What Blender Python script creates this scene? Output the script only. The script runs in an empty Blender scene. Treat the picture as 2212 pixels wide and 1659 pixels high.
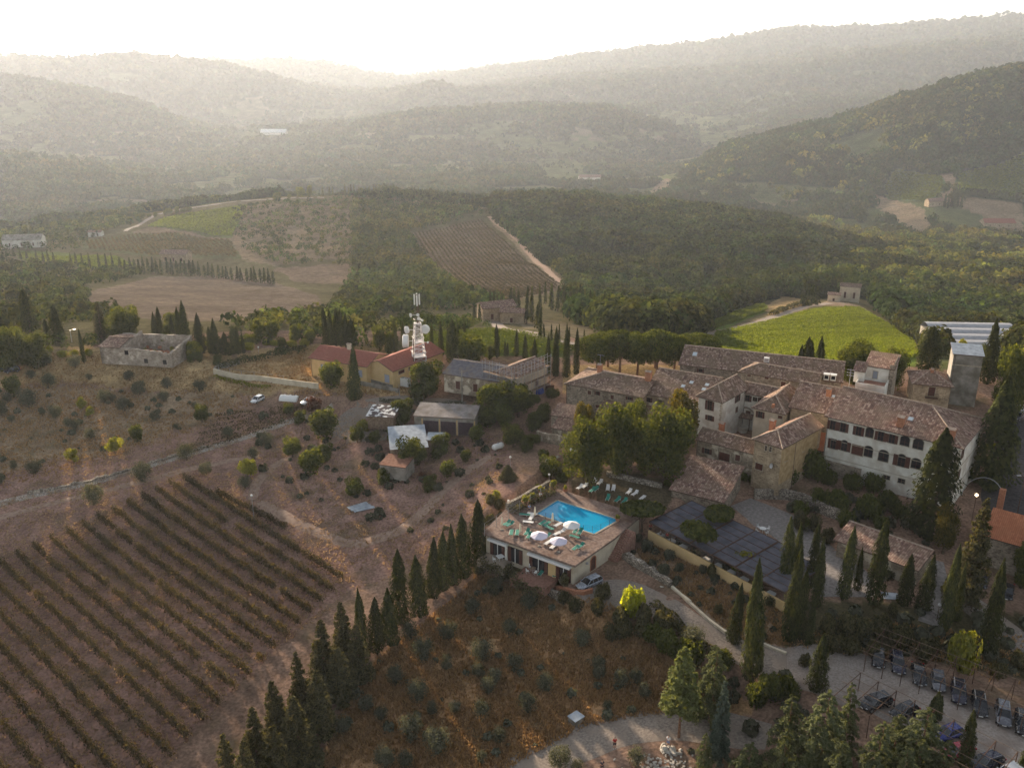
import bpy, math, random
import numpy as np
R = math.radians
SC = bpy.context.scene
COL = SC.collection
# ------------------------------------------------------------------ camera
CAMZ = 68.0; F = 1960.0; CX, CY = 1106.0, 829.5; PITCH = math.atan(698.6/F)     # pixel frame used for surveying: 2212 x 1659
cd = bpy.data.cameras.new('camera'); cam = bpy.data.objects.new('camera', cd); COL.objects.link(cam)
cam.location = (0, 0, CAMZ); cam.rotation_euler = (math.pi/2 - PITCH, 0, 0)
cd.sensor_width = 36.0; cd.lens = 36.0*F/2212.0; cd.clip_start = 0.5; cd.clip_end = 60000
SC.camera = cam
# ------------------------------------------------------------------ sky, sun, exposure
SUN_AZ, SUN_EL = R(-27.0), R(11.0)
w = bpy.data.worlds.new('World'); SC.world = w; w.use_nodes = True
nt = w.node_tree; nt.nodes.clear()
sky = nt.nodes.new('ShaderNodeTexSky'); sky.sky_type = 'NISHITA'; sky.sun_disc = False
sky.sun_elevation = SUN_EL; sky.sun_rotation = SUN_AZ; sky.air_density = 1.0; sky.dust_density = 1.8; sky.ozone_density = 1.0
sky.altitude = 400
bg = nt.nodes.new('ShaderNodeBackground'); bg.inputs['Strength'].default_value = 0.088
hs = nt.nodes.new('ShaderNodeHueSaturation'); hs.inputs['Saturation'].default_value = 0.42
wo = nt.nodes.new('ShaderNodeOutputWorld')
nt.links.new(sky.outputs[0], hs.inputs['Color']); nt.links.new(hs.outputs[0], bg.inputs['Color']); nt.links.new(bg.outputs[0], wo.inputs[0])
ld = bpy.data.lights.new('sun', 'SUN'); ld.energy = 5.0; ld.angle = R(0.9); ld.color = (1.0, 0.81, 0.60)
sun = bpy.data.objects.new('sun', ld); COL.objects.link(sun)
sun.rotation_euler = (math.pi/2 - SUN_EL, 0, math.pi - SUN_AZ)
SC.view_settings.view_transform = 'Standard'; SC.view_settings.look = 'None'
SC.view_settings.gamma = 1; SC.view_settings.use_curve_mapping = False
SC.view_settings.exposure = 1.50
cy = SC.cycles; cy.max_bounces = 5; cy.diffuse_bounces = 2; cy.glossy_bounces = 2; cy.transmission_bounces = 3
cy.volume_bounces = 0; cy.transparent_max_bounces = 4; cy.use_denoising = True; cy.caustics_reflective = False; cy.caustics_refractive = False
cy.use_adaptive_sampling = True; cy.adaptive_threshold = 0.02
# ------------------------------------------------------------------ survey maths
SP, CP = math.sin(PITCH), math.cos(PITCH)
def W(px, py, z):                      # point of height z seen at survey pixel
    u, v = (px-CX)/F, (py-CY)/F
    d = (CAMZ-z)/(SP+CP*v)
    return np.array([u*d, (CP-SP*v)*d, z])
def WD(px, py, d):                     # point at depth d
    u, v = (px-CX)/F, (py-CY)/F
    return np.array([u*d, (CP-SP*v)*d, CAMZ-(SP+CP*v)*d])
KD = (math.cos(R(24.5))/1533.0)/(CP/F)      # first survey used a wider lens; its depths are rescaled by this
def old2new(P):                        # a point of the first survey, moved so that it keeps its pixel and its height
    sp, cp = math.sin(R(24.5)), math.cos(R(24.5)); dz = CAMZ-P[2]; dep = P[1]*cp+dz*sp
    return W(CX+1533.0*P[0]/dep, CY+1533.0*(dz*cp-P[1]*sp)/dep, P[2])
def WOLD(px, py, z):
    u, v = (px-CX)/1533.0, (py-CY)/1533.0; sp, cp = math.sin(R(24.5)), math.cos(R(24.5)); d = (CAMZ-z)/(sp+cp*v)
    return np.array([u*d, (cp-sp*v)*d, z])
def PJ(x, y, z):                       # project
    dz = CAMZ-z; dep = y*CP+dz*SP
    return CX+F*x/dep, CY+F*(dz*CP-y*SP)/dep, dep
rng = np.random.default_rng(7); random.seed(7)
def vnoise(x, y, seed=0):
    xi = np.floor(x).astype(np.int64); yi = np.floor(y).astype(np.int64); fx = x-xi; fy = y-yi
    fx = fx*fx*(3-2*fx); fy = fy*fy*(3-2*fy)
    def h(a, b):
        n = (a*374761393+b*668265263+seed*974634777) & 0x7fffffff
        n = ((n ^ (n >> 13))*1274126177) & 0x7fffffff
        return ((n ^ (n >> 16)) & 0xffff)/65535.0
    return (h(xi, yi)*(1-fx)+h(xi+1, yi)*fx)*(1-fy)+(h(xi, yi+1)*(1-fx)+h(xi+1, yi+1)*fx)*fy
def fbm(x, y, seed=0, o=4):
    s = 0; a = .5
    for k in range(o):
        s = s+a*(vnoise(x, y, seed+k)-.5); x = x*2.03; y = y*2.03; a *= .5
    return s
# ------------------------------------------------------------------ terrain: surveyed lines, near (by height) then far (by depth)
ROWS = [
 ('z', [(-900, 2600, -5), (1106, 2600, -4), (3200, 2600, 0)]),
 ('z', [(-500, 1800, -7), (700, 1800, -6), (1200, 1800, -4), (1600, 1800, -3), (2000, 1800, 0), (2900, 1800, 0)]),
 ('z', [(-400, 1500, -6), (700, 1500, -5.5), (1000, 1500, -4.5), (1300, 1500, -3.5), (1600, 1500, -1.5), (1750, 1500, 0), (2700, 1500, 0)]),
 ('z', [(-400, 1300, -6), (700, 1300, -5.5), (900, 1300, -5), (1050, 1300, -4), (1250, 1300, -1.2), (1330, 1290, 0), (1500, 1300, .5), (1700, 1300, 1.4), (2000, 1290, 1.6), (2600, 1300, .5)]),
 ('z', [(-400, 1100, -4), (600, 1100, -4), (900, 1100, -3), (1020, 1100, -.5), (1050, 1095, 1.2), (1100, 1090, 1.2), (1400, 1080, 1.2), (1700, 1100, 2.5), (2100, 1090, 3.2), (2600, 1100, 3.5)]),
 ('z', [(-400, 1020, -3), (500, 1020, -3), (900, 1020, -2), (1100, 1020, .9), (1250, 1030, 2.9), (1420, 1030, 2.9), (1700, 1020, 3.2), (2600, 1020, 3.6)]),
 ('z', [(-400, 950, -2), (500, 950, -2), (900, 950, -1), (1150, 950, 1.0), (1300, 950, 3), (1500, 950, 4), (1700, 950, 4), (2600, 950, 4)]),
 ('z', [(-400, 850, 0), (500, 850, 0), (900, 850, 1), (1200, 850, 3), (1500, 850, 5), (2600, 850, 6)]),
 ('z', [(-400, 770, 2), (300, 770, 3), (700, 775, 3), (900, 790, 3.2), (1150, 800, 3.5), (1400, 800, 5), (1700, 815, 5), (1900, 800, 5), (2600, 790, 6)]),
 ('d', [(-400, 735, 185), (0, 735, 185), (150, 728, 187), (480, 745, 178), (800, 745, 180), (1000, 750, 178), (1200, 775, 168), (1600, 790, 178), (1850, 790, 180), (2150, 785, 180), (2212, 770, 185), (2600, 760, 185)]),
 ('d', [(-400, 680, 262), (0, 680, 262), (400, 690, 255), (800, 690, 262), (1100, 705, 245), (1200, 700, 258), (1500, 725, 245), (1700, 740, 245), (1980, 755, 245), (2212, 760, 270), (2600, 760, 270)]),
 ('d', [(-400, 620, 350), (0, 620, 350), (200, 630, 350), (470, 655, 330), (700, 670, 320), (900, 650, 330), (1200, 650, 345), (1400, 690, 320), (1600, 680, 320), (1750, 672, 335), (1850, 662, 360), (1960, 710, 325), (2050, 715, 340), (2212, 700, 380), (2600, 700, 380)]),
 ('d', [(-400, 575, 500), (0, 575, 500), (400, 575, 510), (700, 590, 480), (1000, 580, 500), (1200, 620, 450), (1500, 655, 430), (1700, 640, 420), (1850, 645, 410), (1950, 660, 430), (2212, 655, 470), (2600, 650, 470)]),
 ('d', [(-400, 535, 600), (0, 535, 600), (300, 510, 650), (700, 500, 640), (1050, 490, 670), (1400, 520, 620), (1700, 560, 580), (1950, 600, 580), (2212, 600, 620), (2600, 600, 620)]),
 ('d', [(-400, 525, 680), (0, 510, 700), (100, 497, 710), (300, 470, 740), (560, 433, 770), (800, 424, 790), (1050, 440, 780), (1300, 438, 800), (1500, 458, 800), (1700, 490, 780), (1850, 540, 760), (2212, 560, 800), (2600, 560, 800)]),
 ('d', [(-400, 520, 880), (0, 505, 900), (300, 480, 900), (560, 450, 900), (800, 445, 900), (1300, 455, 920), (1500, 470, 920), (1700, 505, 930), (1800, 520, 930), (1950, 515, 950), (2212, 510, 980), (2600, 500, 980)]),
 ('d', [(-400, 440, 1150), (0, 440, 1150), (400, 440, 1150), (800, 440, 1150), (1300, 430, 1150), (1450, 440, 1150), (1700, 470, 1100), (1900, 440, 1120), (2060, 400, 1130), (2212, 390, 1130), (2600, 370, 1150)]),
 ('d', [(-400, 330, 1500), (0, 345, 1500), (200, 365, 1500), (330, 395, 1500), (700, 394, 1500), (1100, 394, 1500), (1400, 397, 1500), (1470, 385, 1480), (1570, 325, 1480), (1700, 293, 1480), (1850, 258, 1470), (1960, 213, 1460), (2090, 173, 1450), (2212, 148, 1450), (2600, 110, 1450)]),
 ('d', [(-400, 340, 1850), (0, 350, 1850), (300, 358, 1850), (450, 358, 1850), (800, 345, 1850), (1150, 345, 1850), (1400, 360, 1850), (1600, 350, 1850), (1850, 310, 1850), (2212, 220, 1850), (2600, 200, 1850)]),
 ('d', [(-400, 165, 2500), (0, 178, 2500), (150, 192, 2500), (300, 227, 2450), (400, 282, 2400), (450, 305, 2350), (520, 302, 2350), (600, 297, 2300), (700, 282, 2300), (850, 260, 2300), (1050, 242, 2300), (1250, 237, 2300), (1330, 247, 2300), (1400, 270, 2300), (1480, 290, 2300), (1600, 290, 2300), (1850, 255, 2300), (2212, 185, 2300), (2600, 150, 2300)]),
 ('d', [(-400, 200, 2950), (0, 210, 2950), (300, 240, 2950), (520, 285, 2900), (640, 272, 2900), (900, 255, 2850), (1200, 240, 2850), (1450, 235, 2850), (1700, 215, 2850), (2000, 190, 2850), (2212, 165, 2850), (2600, 140, 2850)]),
 ('d', [(-400, 128, 3500), (0, 131, 3500), (290, 129, 3500), (420, 141, 3500), (500, 152, 3500), (600, 177, 3450), (690, 212, 3400), (800, 217, 3400), (880, 200, 3300), (940, 187, 3300), (1000, 205, 3300), (1150, 190, 3300), (1300, 182, 3300), (1420, 172, 3300), (1560, 175, 3300), (1800, 140, 3300), (2000, 120, 3300), (2212, 105, 3300), (2600, 90, 3300)]),
 ('d', [(-400, 150, 4100), (0, 155, 4100), (500, 175, 4100), (800, 205, 4100), (1000, 200, 4000), (1300, 165, 4000), (1600, 140, 4000), (1800, 115, 4000), (2212, 80, 4000), (2600, 70, 4000)]),
 ('d', [(-400, 130, 5200), (0, 132, 5200), (400, 131, 5200), (560, 139, 5200), (620, 134, 5200), (700, 146, 5200), (800, 170, 5000), (900, 180, 4900), (1000, 168, 4700), (1100, 153, 4700), (1250, 132, 4700), (1420, 113, 4700), (1550, 99, 4700), (1700, 72, 4700), (1800, 69, 4700), (1900, 73, 4700), (2000, 61, 4700), (2100, 50, 4700), (2212, 38, 4700), (2600, 25, 4700)]),
 ('d', [(-400, 150, 6500), (800, 170, 6500), (1200, 150, 6500), (1700, 130, 6500), (2600, 130, 6500)]),
 ('d', [(-400, 129, 8500), (300, 128, 8500), (700, 129, 8500), (850, 141, 8500), (1000, 139, 8500), (1120, 122, 8500), (1200, 136, 8500), (1300, 114, 8500), (1430, 104, 8500), (1550, 101, 8500), (2600, 100, 8500)]),
 ('d', [(-400, 145, 10500), (2600, 145, 10500)]),
 ('d', [(-400, 127, 13500), (500, 129, 13500), (900, 126, 13500), (1100, 128, 13500), (1500, 125, 13500), (2600, 124, 13500)]),
]
NAZ, NR = 1040, 860
AZ0, AZ1, RMIN, RMAX = R(-57), R(57), 16.0, 16000.0
azs = np.linspace(AZ0, AZ1, NAZ); rs = RMIN*(RMAX/RMIN)**(np.arange(NR)/(NR-1))
def _rows():
    rr = [np.full(NAZ, 5.0)]; zz = [np.full(NAZ, -3.5)]
    for kind, pts in ROWS:
        P = np.array([W(*p) if kind == 'z' else WD(p[0], p[1], p[2]*KD) for p in pts])
        a = np.arctan2(P[:, 0], P[:, 1]); r = np.hypot(P[:, 0], P[:, 1]); o = np.argsort(a)
        r_, z_ = np.interp(azs, a[o], r[o]), np.interp(azs, a[o], P[o, 2])
        k = 9; ker = np.hanning(2*k+3)[1:-1]; ker /= ker.sum()
        sm = lambda q: np.convolve(np.pad(q, k, mode='edge'), ker, mode='valid')
        rr.append(sm(r_)); zz.append(sm(z_))
    rr = np.array(rr); zz = np.array(zz)
    for i in range(1, len(rr)): rr[i] = np.maximum(rr[i], rr[i-1]*1.03)
    return rr, zz
def _height():
    rr, zz = _rows(); n = len(rr)
    h = np.diff(rr, axis=0); d = np.diff(zz, axis=0)/h
    m = np.zeros_like(zz); m[0] = d[0]; m[-1] = d[-1]
    same = d[:-1]*d[1:] > 0
    w1 = 2*h[1:]+h[:-1]; w2 = h[1:]+2*h[:-1]
    with np.errstate(all='ignore'):
        hm = (w1+w2)/(w1/d[:-1]+w2/d[1:])
    m[1:-1] = np.where(same, np.nan_to_num(hm), 0)
    Z = np.zeros((NR, NAZ)); cols = np.arange(NAZ)
    for j, r in enumerate(rs):
        i = np.clip((rr <= r).sum(0)-1, 0, n-2)
        hh = h[i, cols]; t = np.clip((r-rr[i, cols])/hh, 0, 1.0)
        a, b = zz[i, cols], zz[i+1, cols]
        Z[j] = a*(2*t**3-3*t*t+1)+m[i, cols]*hh*(t**3-2*t*t+t)+b*(-2*t**3+3*t*t)+m[i+1, cols]*hh*(t**3-t*t)
    return Z
HZ = _height()
_A, _Rr = np.meshgrid(azs, rs)
TX, TY = np.sin(_A)*_Rr, np.cos(_A)*_Rr
HZ += fbm(TX/9, TY/9, 3)*.35*np.clip((_Rr-20)/60, 0, 1)
HZ += fbm(TX/60, TY/60, 5)*np.clip((_Rr-310)/450, 0, 1)*9
HZ += fbm(TX/260, TY/260, 15)*np.clip((_Rr-900)/600, 0, 1)*np.clip(_Rr/2200, .6, 1.3)*17
HZ += (np.abs(fbm(TX/700+9, TY/900, 25))-.12)*-np.clip((_Rr-1500)/1500, 0, 1)*60
LR0, LRS = math.log(RMIN), (NR-1)/math.log(RMAX/RMIN)
FLAT = []                              # (polygon xy, z): levelled building plots and terraces
def TZ(x, y):                          # terrain height
    x = np.asarray(x, float); y = np.asarray(y, float)
    a = np.clip((np.arctan2(x, y)-AZ0)/(AZ1-AZ0)*(NAZ-1), 0, NAZ-1.001)
    r = np.clip((np.log(np.maximum(np.hypot(x, y), RMIN))-LR0)*LRS, 0, NR-1.001)
    i = r.astype(int); j = a.astype(int); fr = r-i; fa = a-j
    return (HZ[i, j]*(1-fa)+HZ[i, j+1]*fa)*(1-fr)+(HZ[i+1, j]*(1-fa)+HZ[i+1, j+1]*fa)*fr
def G(px, py):                         # where the survey ray meets the ground
    u, v = (px-CX)/F, (py-CY)/F
    t = 15*(14000/15)**(np.arange(900)/899)
    x, y, z = u*t, (CP-SP*v)*t, CAMZ-(SP+CP*v)*t
    k = np.nonzero(z-TZ(x, y) <= 0)[0]
    if len(k) == 0: k = [len(t)-1]
    a, b = t[max(k[0]-1, 0)], t[k[0]]
    for _ in range(22):
        c = (a+b)/2; p = np.array([u*c, (CP-SP*v)*c, CAMZ-(SP+CP*v)*c])
        if p[2]-TZ(p[0], p[1]) <= 0: b = c
        else: a = c
    return np.array([p[0], p[1], float(TZ(p[0], p[1]))])
def inpoly(x, y, poly):
    x = np.asarray(x, float); y = np.asarray(y, float); ins = np.zeros(x.shape, bool)
    n = len(poly)
    for i in range(n):
        x0, y0 = poly[i][:2]; x1, y1 = poly[(i+1) % n][:2]
        if y0 == y1: continue
        c = ((y0 > y) != (y1 > y)) & (x < (x1-x0)*(y-y0)/(y1-y0)+x0)
        ins ^= c
    return ins
def GP(pts): return [G(*p) for p in pts]
def flatten(poly, z, soft=3.0):        # level a plot of ground to height z
    P = np.array([q[:2] for q in poly]); c = P.mean(0)
    x0, y0 = P.min(0)-soft; x1, y1 = P.max(0)+soft
    m = (TX > x0) & (TX < x1) & (TY > y0) & (TY < y1)
    X, Y = TX[m], TY[m]; best = np.full(X.shape, 1e9); n = len(P)
    for i in range(n):
        a, b = P[i], P[(i+1) % n]; ab = b-a; L = (ab@ab) or 1
        t = np.clip(((X-a[0])*ab[0]+(Y-a[1])*ab[1])/L, 0, 1)
        best = np.minimum(best, np.hypot(X-a[0]-t*ab[0], Y-a[1]-t*ab[1]))
    wgt = np.where(inpoly(X, Y, P), 1.0, np.clip(1-best/soft, 0, 1)); wgt = wgt*wgt*(3-2*wgt)
    HZ[m] = HZ[m]*(1-wgt)+z*wgt
# ------------------------------------------------------------------ object helpers
def tag(o, label=None, cat=None, group=None, kind=None):
    if label: o['label'] = label
    if cat: o['category'] = cat
    if group: o['group'] = group
    if kind: o['kind'] = kind
    return o
def thing(name, label, cat, loc=(0, 0, 0), rz=0, group=None, s=1.0):
    o = bpy.data.objects.new(name, None); COL.objects.link(o); o.empty_display_size = .5
    o.location = [float(q) for q in loc]; o.rotation_euler = (0, 0, rz); o.scale = (s, s, s) if not hasattr(s, '__len__') else s
    return tag(o, label, cat, group)
def link(name, me, parent=None):
    o = bpy.data.objects.new(name, me); COL.objects.link(o)
    if parent is not None: o.parent = parent
    return o
def copy_tree(root, label=None, loc=None, rz=None, s=None, group=None):
    c = root.copy(); COL.objects.link(c)
    if loc is not None: c.location = [float(q) for q in loc]
    if rz is not None: c.rotation_euler = (0, 0, rz)
    if s is not None: c.scale = (s, s, s) if not hasattr(s, '__len__') else s
    if label: c['label'] = label
    if group: c['group'] = group
    for ch in root.children:
        d = ch.copy(); COL.objects.link(d); d.parent = c
        for g in ch.children:
            e = g.copy(); COL.objects.link(e); e.parent = d
    return c
def npmesh(name, V, faces, mats, midx=None, tint=None, uvn=None):
    """V (n,3); faces (m,k) array; one mesh"""
    me = bpy.data.meshes.new(name); V = np.asarray(V, np.float32); faces = np.asarray(faces, np.int32)
    m, k = faces.shape
    me.vertices.add(len(V)); me.vertices.foreach_set('co', V.ravel())
    me.loops.add(m*k); me.loops.foreach_set('vertex_index', faces.ravel())
    me.polygons.add(m); me.polygons.foreach_set('loop_start', np.arange(0, m*k, k, dtype=np.int32))
    for q in (mats if isinstance(mats, (list, tuple)) else [mats]): me.materials.append(q)
    if midx is not None: me.polygons.foreach_set('material_index', np.asarray(midx, np.int32))
    me.update(calc_edges=True)
    if tint is not None:
        at = me.color_attributes.new('tint', 'FLOAT_COLOR', 'POINT'); c = np.ones((len(V), 4), np.float32)
        t = np.asarray(tint, np.float32)
        if t.ndim == 1: c[:, :3] = t[:, None]
        else: c[:, :3] = t
        at.data.foreach_set('color', c.ravel())
    return me
class MB:                              # collects faces for one mesh
    def __init__(s): s.v = []; s.f = []; s.m = []
    def quad(s, *p, m=0):
        k = len(s.v); s.v += [tuple(float(c) for c in q) for q in p]; s.f.append(list(range(k, k+len(p)))); s.m.append(m); return s
    def hexa(s, c, m=0):               # 8 corners: bottom 4 ccw, top 4 ccw
        k = len(s.v); s.v += [tuple(float(a) for a in q) for q in c]
        for f in ((3, 2, 1, 0), (4, 5, 6, 7), (0, 1, 5, 4), (1, 2, 6, 5), (2, 3, 7, 6), (3, 0, 4, 7)):
            s.f.append([k+i for i in f]); s.m.append(m)
        return s
    def box(s, c, d, rz=0, m=0):       # centre, full sizes
        ca, sa = math.cos(rz), math.sin(rz); q = []
        for z in (-.5, .5):
            for x, y in ((-.5, -.5), (.5, -.5), (.5, .5), (-.5, .5)):
                X, Y = x*d[0], y*d[1]; q.append((c[0]+X*ca-Y*sa, c[1]+X*sa+Y*ca, c[2]+z*d[2]))
        return s.hexa(q, m)
    def tube(s, a, b, r0, r1=None, n=6, m=0, cap=True):
        a = np.array(a, float); b = np.array(b, float); r1 = r0 if r1 is None else r1
        d = b-a; L = np.linalg.norm(d) or 1; d = d/L
        u = np.cross(d, (0, 0, 1) if abs(d[2]) < .9 else (1, 0, 0)); u /= np.linalg.norm(u); w_ = np.cross(d, u); k = len(s.v)
        for p, r in ((a, r0), (b, r1)):
            for i in range(n):
                t = 2*math.pi*i/n; s.v.append(tuple(p+r*(math.cos(t)*u+math.sin(t)*w_)))
        for i in range(n):
            j = (i+1) % n; s.f.append([k+i, k+j, k+n+j, k+n+i]); s.m.append(m)
        if cap:
            s.f.append([k+i for i in range(n)][::-1]); s.m.append(m); s.f.append([k+n+i for i in range(n)]); s.m.append(m)
        return s
    def lathe(s, c, prof, n=16, m=0, sx=1, sy=1):
        k = len(s.v)
        for r, z in prof:
            for i in range(n):
                t = 2*math.pi*i/n; s.v.append((c[0]+sx*r*math.cos(t), c[1]+sy*r*math.sin(t), c[2]+z))
        for j in range(len(prof)-1):
            for i in range(n):
                i2 = (i+1) % n; s.f.append([k+j*n+i, k+j*n+i2, k+(j+1)*n+i2, k+(j+1)*n+i]); s.m.append(m)
        return s
    def prism(s, poly, z0, z1, m=0, top=None):   # poly ccw xy
        n = len(poly); k = len(s.v)
        for z in (z0, z1):
            for p in poly: s.v.append((float(p[0]), float(p[1]), float(z)))
        for i in range(n):
            j = (i+1) % n; s.f.append([k+i, k+j, k+n+j, k+n+i]); s.m.append(m)
        s.f.append([k+i for i in range(n)][::-1]); s.m.append(m)
        s.f.append([k+n+i for i in range(n)]); s.m.append(m if top is None else top)
        return s
    def build(s, name, mats, parent=None, smooth=False):
        me = bpy.data.meshes.new(name); me.from_pydata(s.v, [], s.f)
        for q in (mats if isinstance(mats, (list, tuple)) else [mats]): me.materials.append(q)
        me.polygons.foreach_set('material_index', s.m)
        if smooth: me.polygons.foreach_set('use_smooth', [True]*len(s.f))
        me.update(); return link(name, me, parent)
# ------------------------------------------------------------------ materials
def new_mat(name):
    m = bpy.data.materials.new(name); m.use_nodes = True; t = m.node_tree; t.nodes.clear()
    return m, t, t.nodes, t.links
def nd(t, kind, **kw):
    n = t.nodes.new(kind)
    for k, v in kw.items():
        if k in n.inputs: n.inputs[k].default_value = v
        else: setattr(n, k, v)
    return n
def ramp(t, stops):
    r = t.nodes.new('ShaderNodeValToRGB'); e = r.color_ramp.elements
    while len(e) < len(stops): e.new(.5)
    for q, (p, c) in zip(e, stops): q.position = p; q.color = (*c, 1) if len(c) == 3 else c
    return r
def noisy(name, c1, c2, scale=1.0, rough=.85, detail=4, bump=0., metal=0, spec=.3, c3=None, scale2=None, rnd=0, coords='pos', lo=.35, hi=.65):
    spec = .03 if rough > .75 and not metal else spec
    m, t, N, L = new_mat(name)
    if coords == 'pos': g = nd(t, 'ShaderNodeNewGeometry'); src = g.outputs['Position']
    else: g = nd(t, 'ShaderNodeTexCoord'); src = g.outputs['Object']
    n1 = nd(t, 'ShaderNodeTexNoise', Scale=scale, Detail=detail); L.new(src, n1.inputs['Vector'])
    rp = ramp(t, [(lo, c1), (hi, c2)]); L.new(n1.outputs['Fac'], rp.inputs[0]); col = rp.outputs[0]
    if c3:
        n2 = nd(t, 'ShaderNodeTexNoise', Scale=scale2 or scale*.2, Detail=3); L.new(src, n2.inputs['Vector'])
        mr = nd(t, 'ShaderNodeMapRange'); mr.inputs[1].default_value = .48; mr.inputs[2].default_value = .66; L.new(n2.outputs['Fac'], mr.inputs[0])
        mx = nd(t, 'ShaderNodeMix', data_type='RGBA'); L.new(mr.outputs[0], mx.inputs[0]); L.new(col, mx.inputs[6]); mx.inputs[7].default_value = (*c3, 1); col = mx.outputs[2]
    if rnd:
        oi = nd(t, 'ShaderNodeObjectInfo'); mr = nd(t, 'ShaderNodeMapRange'); mr.inputs[3].default_value = 1-rnd; mr.inputs[4].default_value = 1+rnd; L.new(oi.outputs['Random'], mr.inputs[0])
        hv = nd(t, 'ShaderNodeHueSaturation'); L.new(mr.outputs[0], hv.inputs['Value']); L.new(col, hv.inputs['Color']); col = hv.outputs[0]
    b = nd(t, 'ShaderNodeBsdfPrincipled', Roughness=rough, Metallic=metal); b.inputs['Specular IOR Level'].default_value = spec
    L.new(col, b.inputs['Base Color'])
    if bump:
        bp = nd(t, 'ShaderNodeBump', Strength=.6, Distance=bump); L.new(n1.outputs['Fac'], bp.inputs['Height']); L.new(bp.outputs[0], b.inputs['Normal'])
    o = nd(t, 'ShaderNodeOutputMaterial'); L.new(b.outputs[0], o.inputs[0]); return m
def leafy(name, dark, light, trans=.35, tcol=None, tint=False, objrnd=.18):
    m, t, N, L = new_mat(name)
    at = nd(t, 'ShaderNodeAttribute'); at.attribute_name = 'tint'
    g = nd(t, 'ShaderNodeNewGeometry'); rp = ramp(t, [(0, dark), (1, light)])
    L.new(g.outputs['Random Per Island'], rp.inputs[0])
    ad = nd(t, 'ShaderNodeMix', data_type='RGBA'); ad.blend_type = 'MULTIPLY'; ad.inputs[0].default_value = 1
    L.new(rp.outputs[0], ad.inputs[6])
    if tint: L.new(at.outputs['Color'], ad.inputs[7])
    else: ad.inputs[7].default_value = (1, 1, 1, 1)
    oi = nd(t, 'ShaderNodeObjectInfo'); mr = nd(t, 'ShaderNodeMapRange'); mr.inputs[3].default_value = 1-objrnd; mr.inputs[4].default_value = 1+objrnd; L.new(oi.outputs['Random'], mr.inputs[0])
    hv = nd(t, 'ShaderNodeHueSaturation'); L.new(mr.outputs[0], hv.inputs['Value']); L.new(ad.outputs[2], hv.inputs['Color'])
    df = nd(t, 'ShaderNodeBsdfDiffuse'); tr = nd(t, 'ShaderNodeBsdfTranslucent'); L.new(hv.outputs[0], df.inputs[0])
    tm = nd(t, 'ShaderNodeMix', data_type='RGBA'); tm.blend_type = 'MULTIPLY'; tm.inputs[0].default_value = 1; L.new(hv.outputs[0], tm.inputs[6]); tm.inputs[7].default_value = (*(tcol or (2.2, 2.0, .6)), 1); tm.clamp_result = False
    L.new(tm.outputs[2], tr.inputs[0])
    ms = nd(t, 'ShaderNodeMixShader'); ms.inputs[0].default_value = trans; L.new(df.outputs[0], ms.inputs[1]); L.new(tr.outputs[0], ms.inputs[2])
    o = nd(t, 'ShaderNodeOutputMaterial'); L.new(ms.outputs[0], o.inputs[0]); return m
# ------------------------------------------------------------------ levelled plots (set before anything is placed)
PLOTS = []
def plot(pix, z, soft=3.0): flatten([W(p[0], p[1], z) for p in pix], z, soft)
plot([(1035, 1140), (1205, 1020), (1450, 1085), (1360, 1200), (1230, 1250)], 0.0, .8)       # under the pool terrace, filled by the deck itself
plot([(1230, 1035), (1300, 1010), (1500, 1060), (1425, 1110)], 3.0, 1.5)                    # lounger lawn
plot([(1225, 1260), (1310, 1220), (1420, 1290), (1300, 1330)], 0.0, 2.0)
plot([(1750, 1440), (1900, 1390), (2300, 1500), (2300, 1720), (2050, 1640), (1800, 1500)], 0.0, 3.0)   # car park
plot([(1480, 1120), (1690, 1060), (1960, 1260), (1900, 1320), (1760, 1330)], 1.8, 2.5)                # garden terrace
plot([(470, 790), (700, 760), (900, 780), (880, 880), (640, 850)], 1.6, 3.0)                          # yellow house yard
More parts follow.
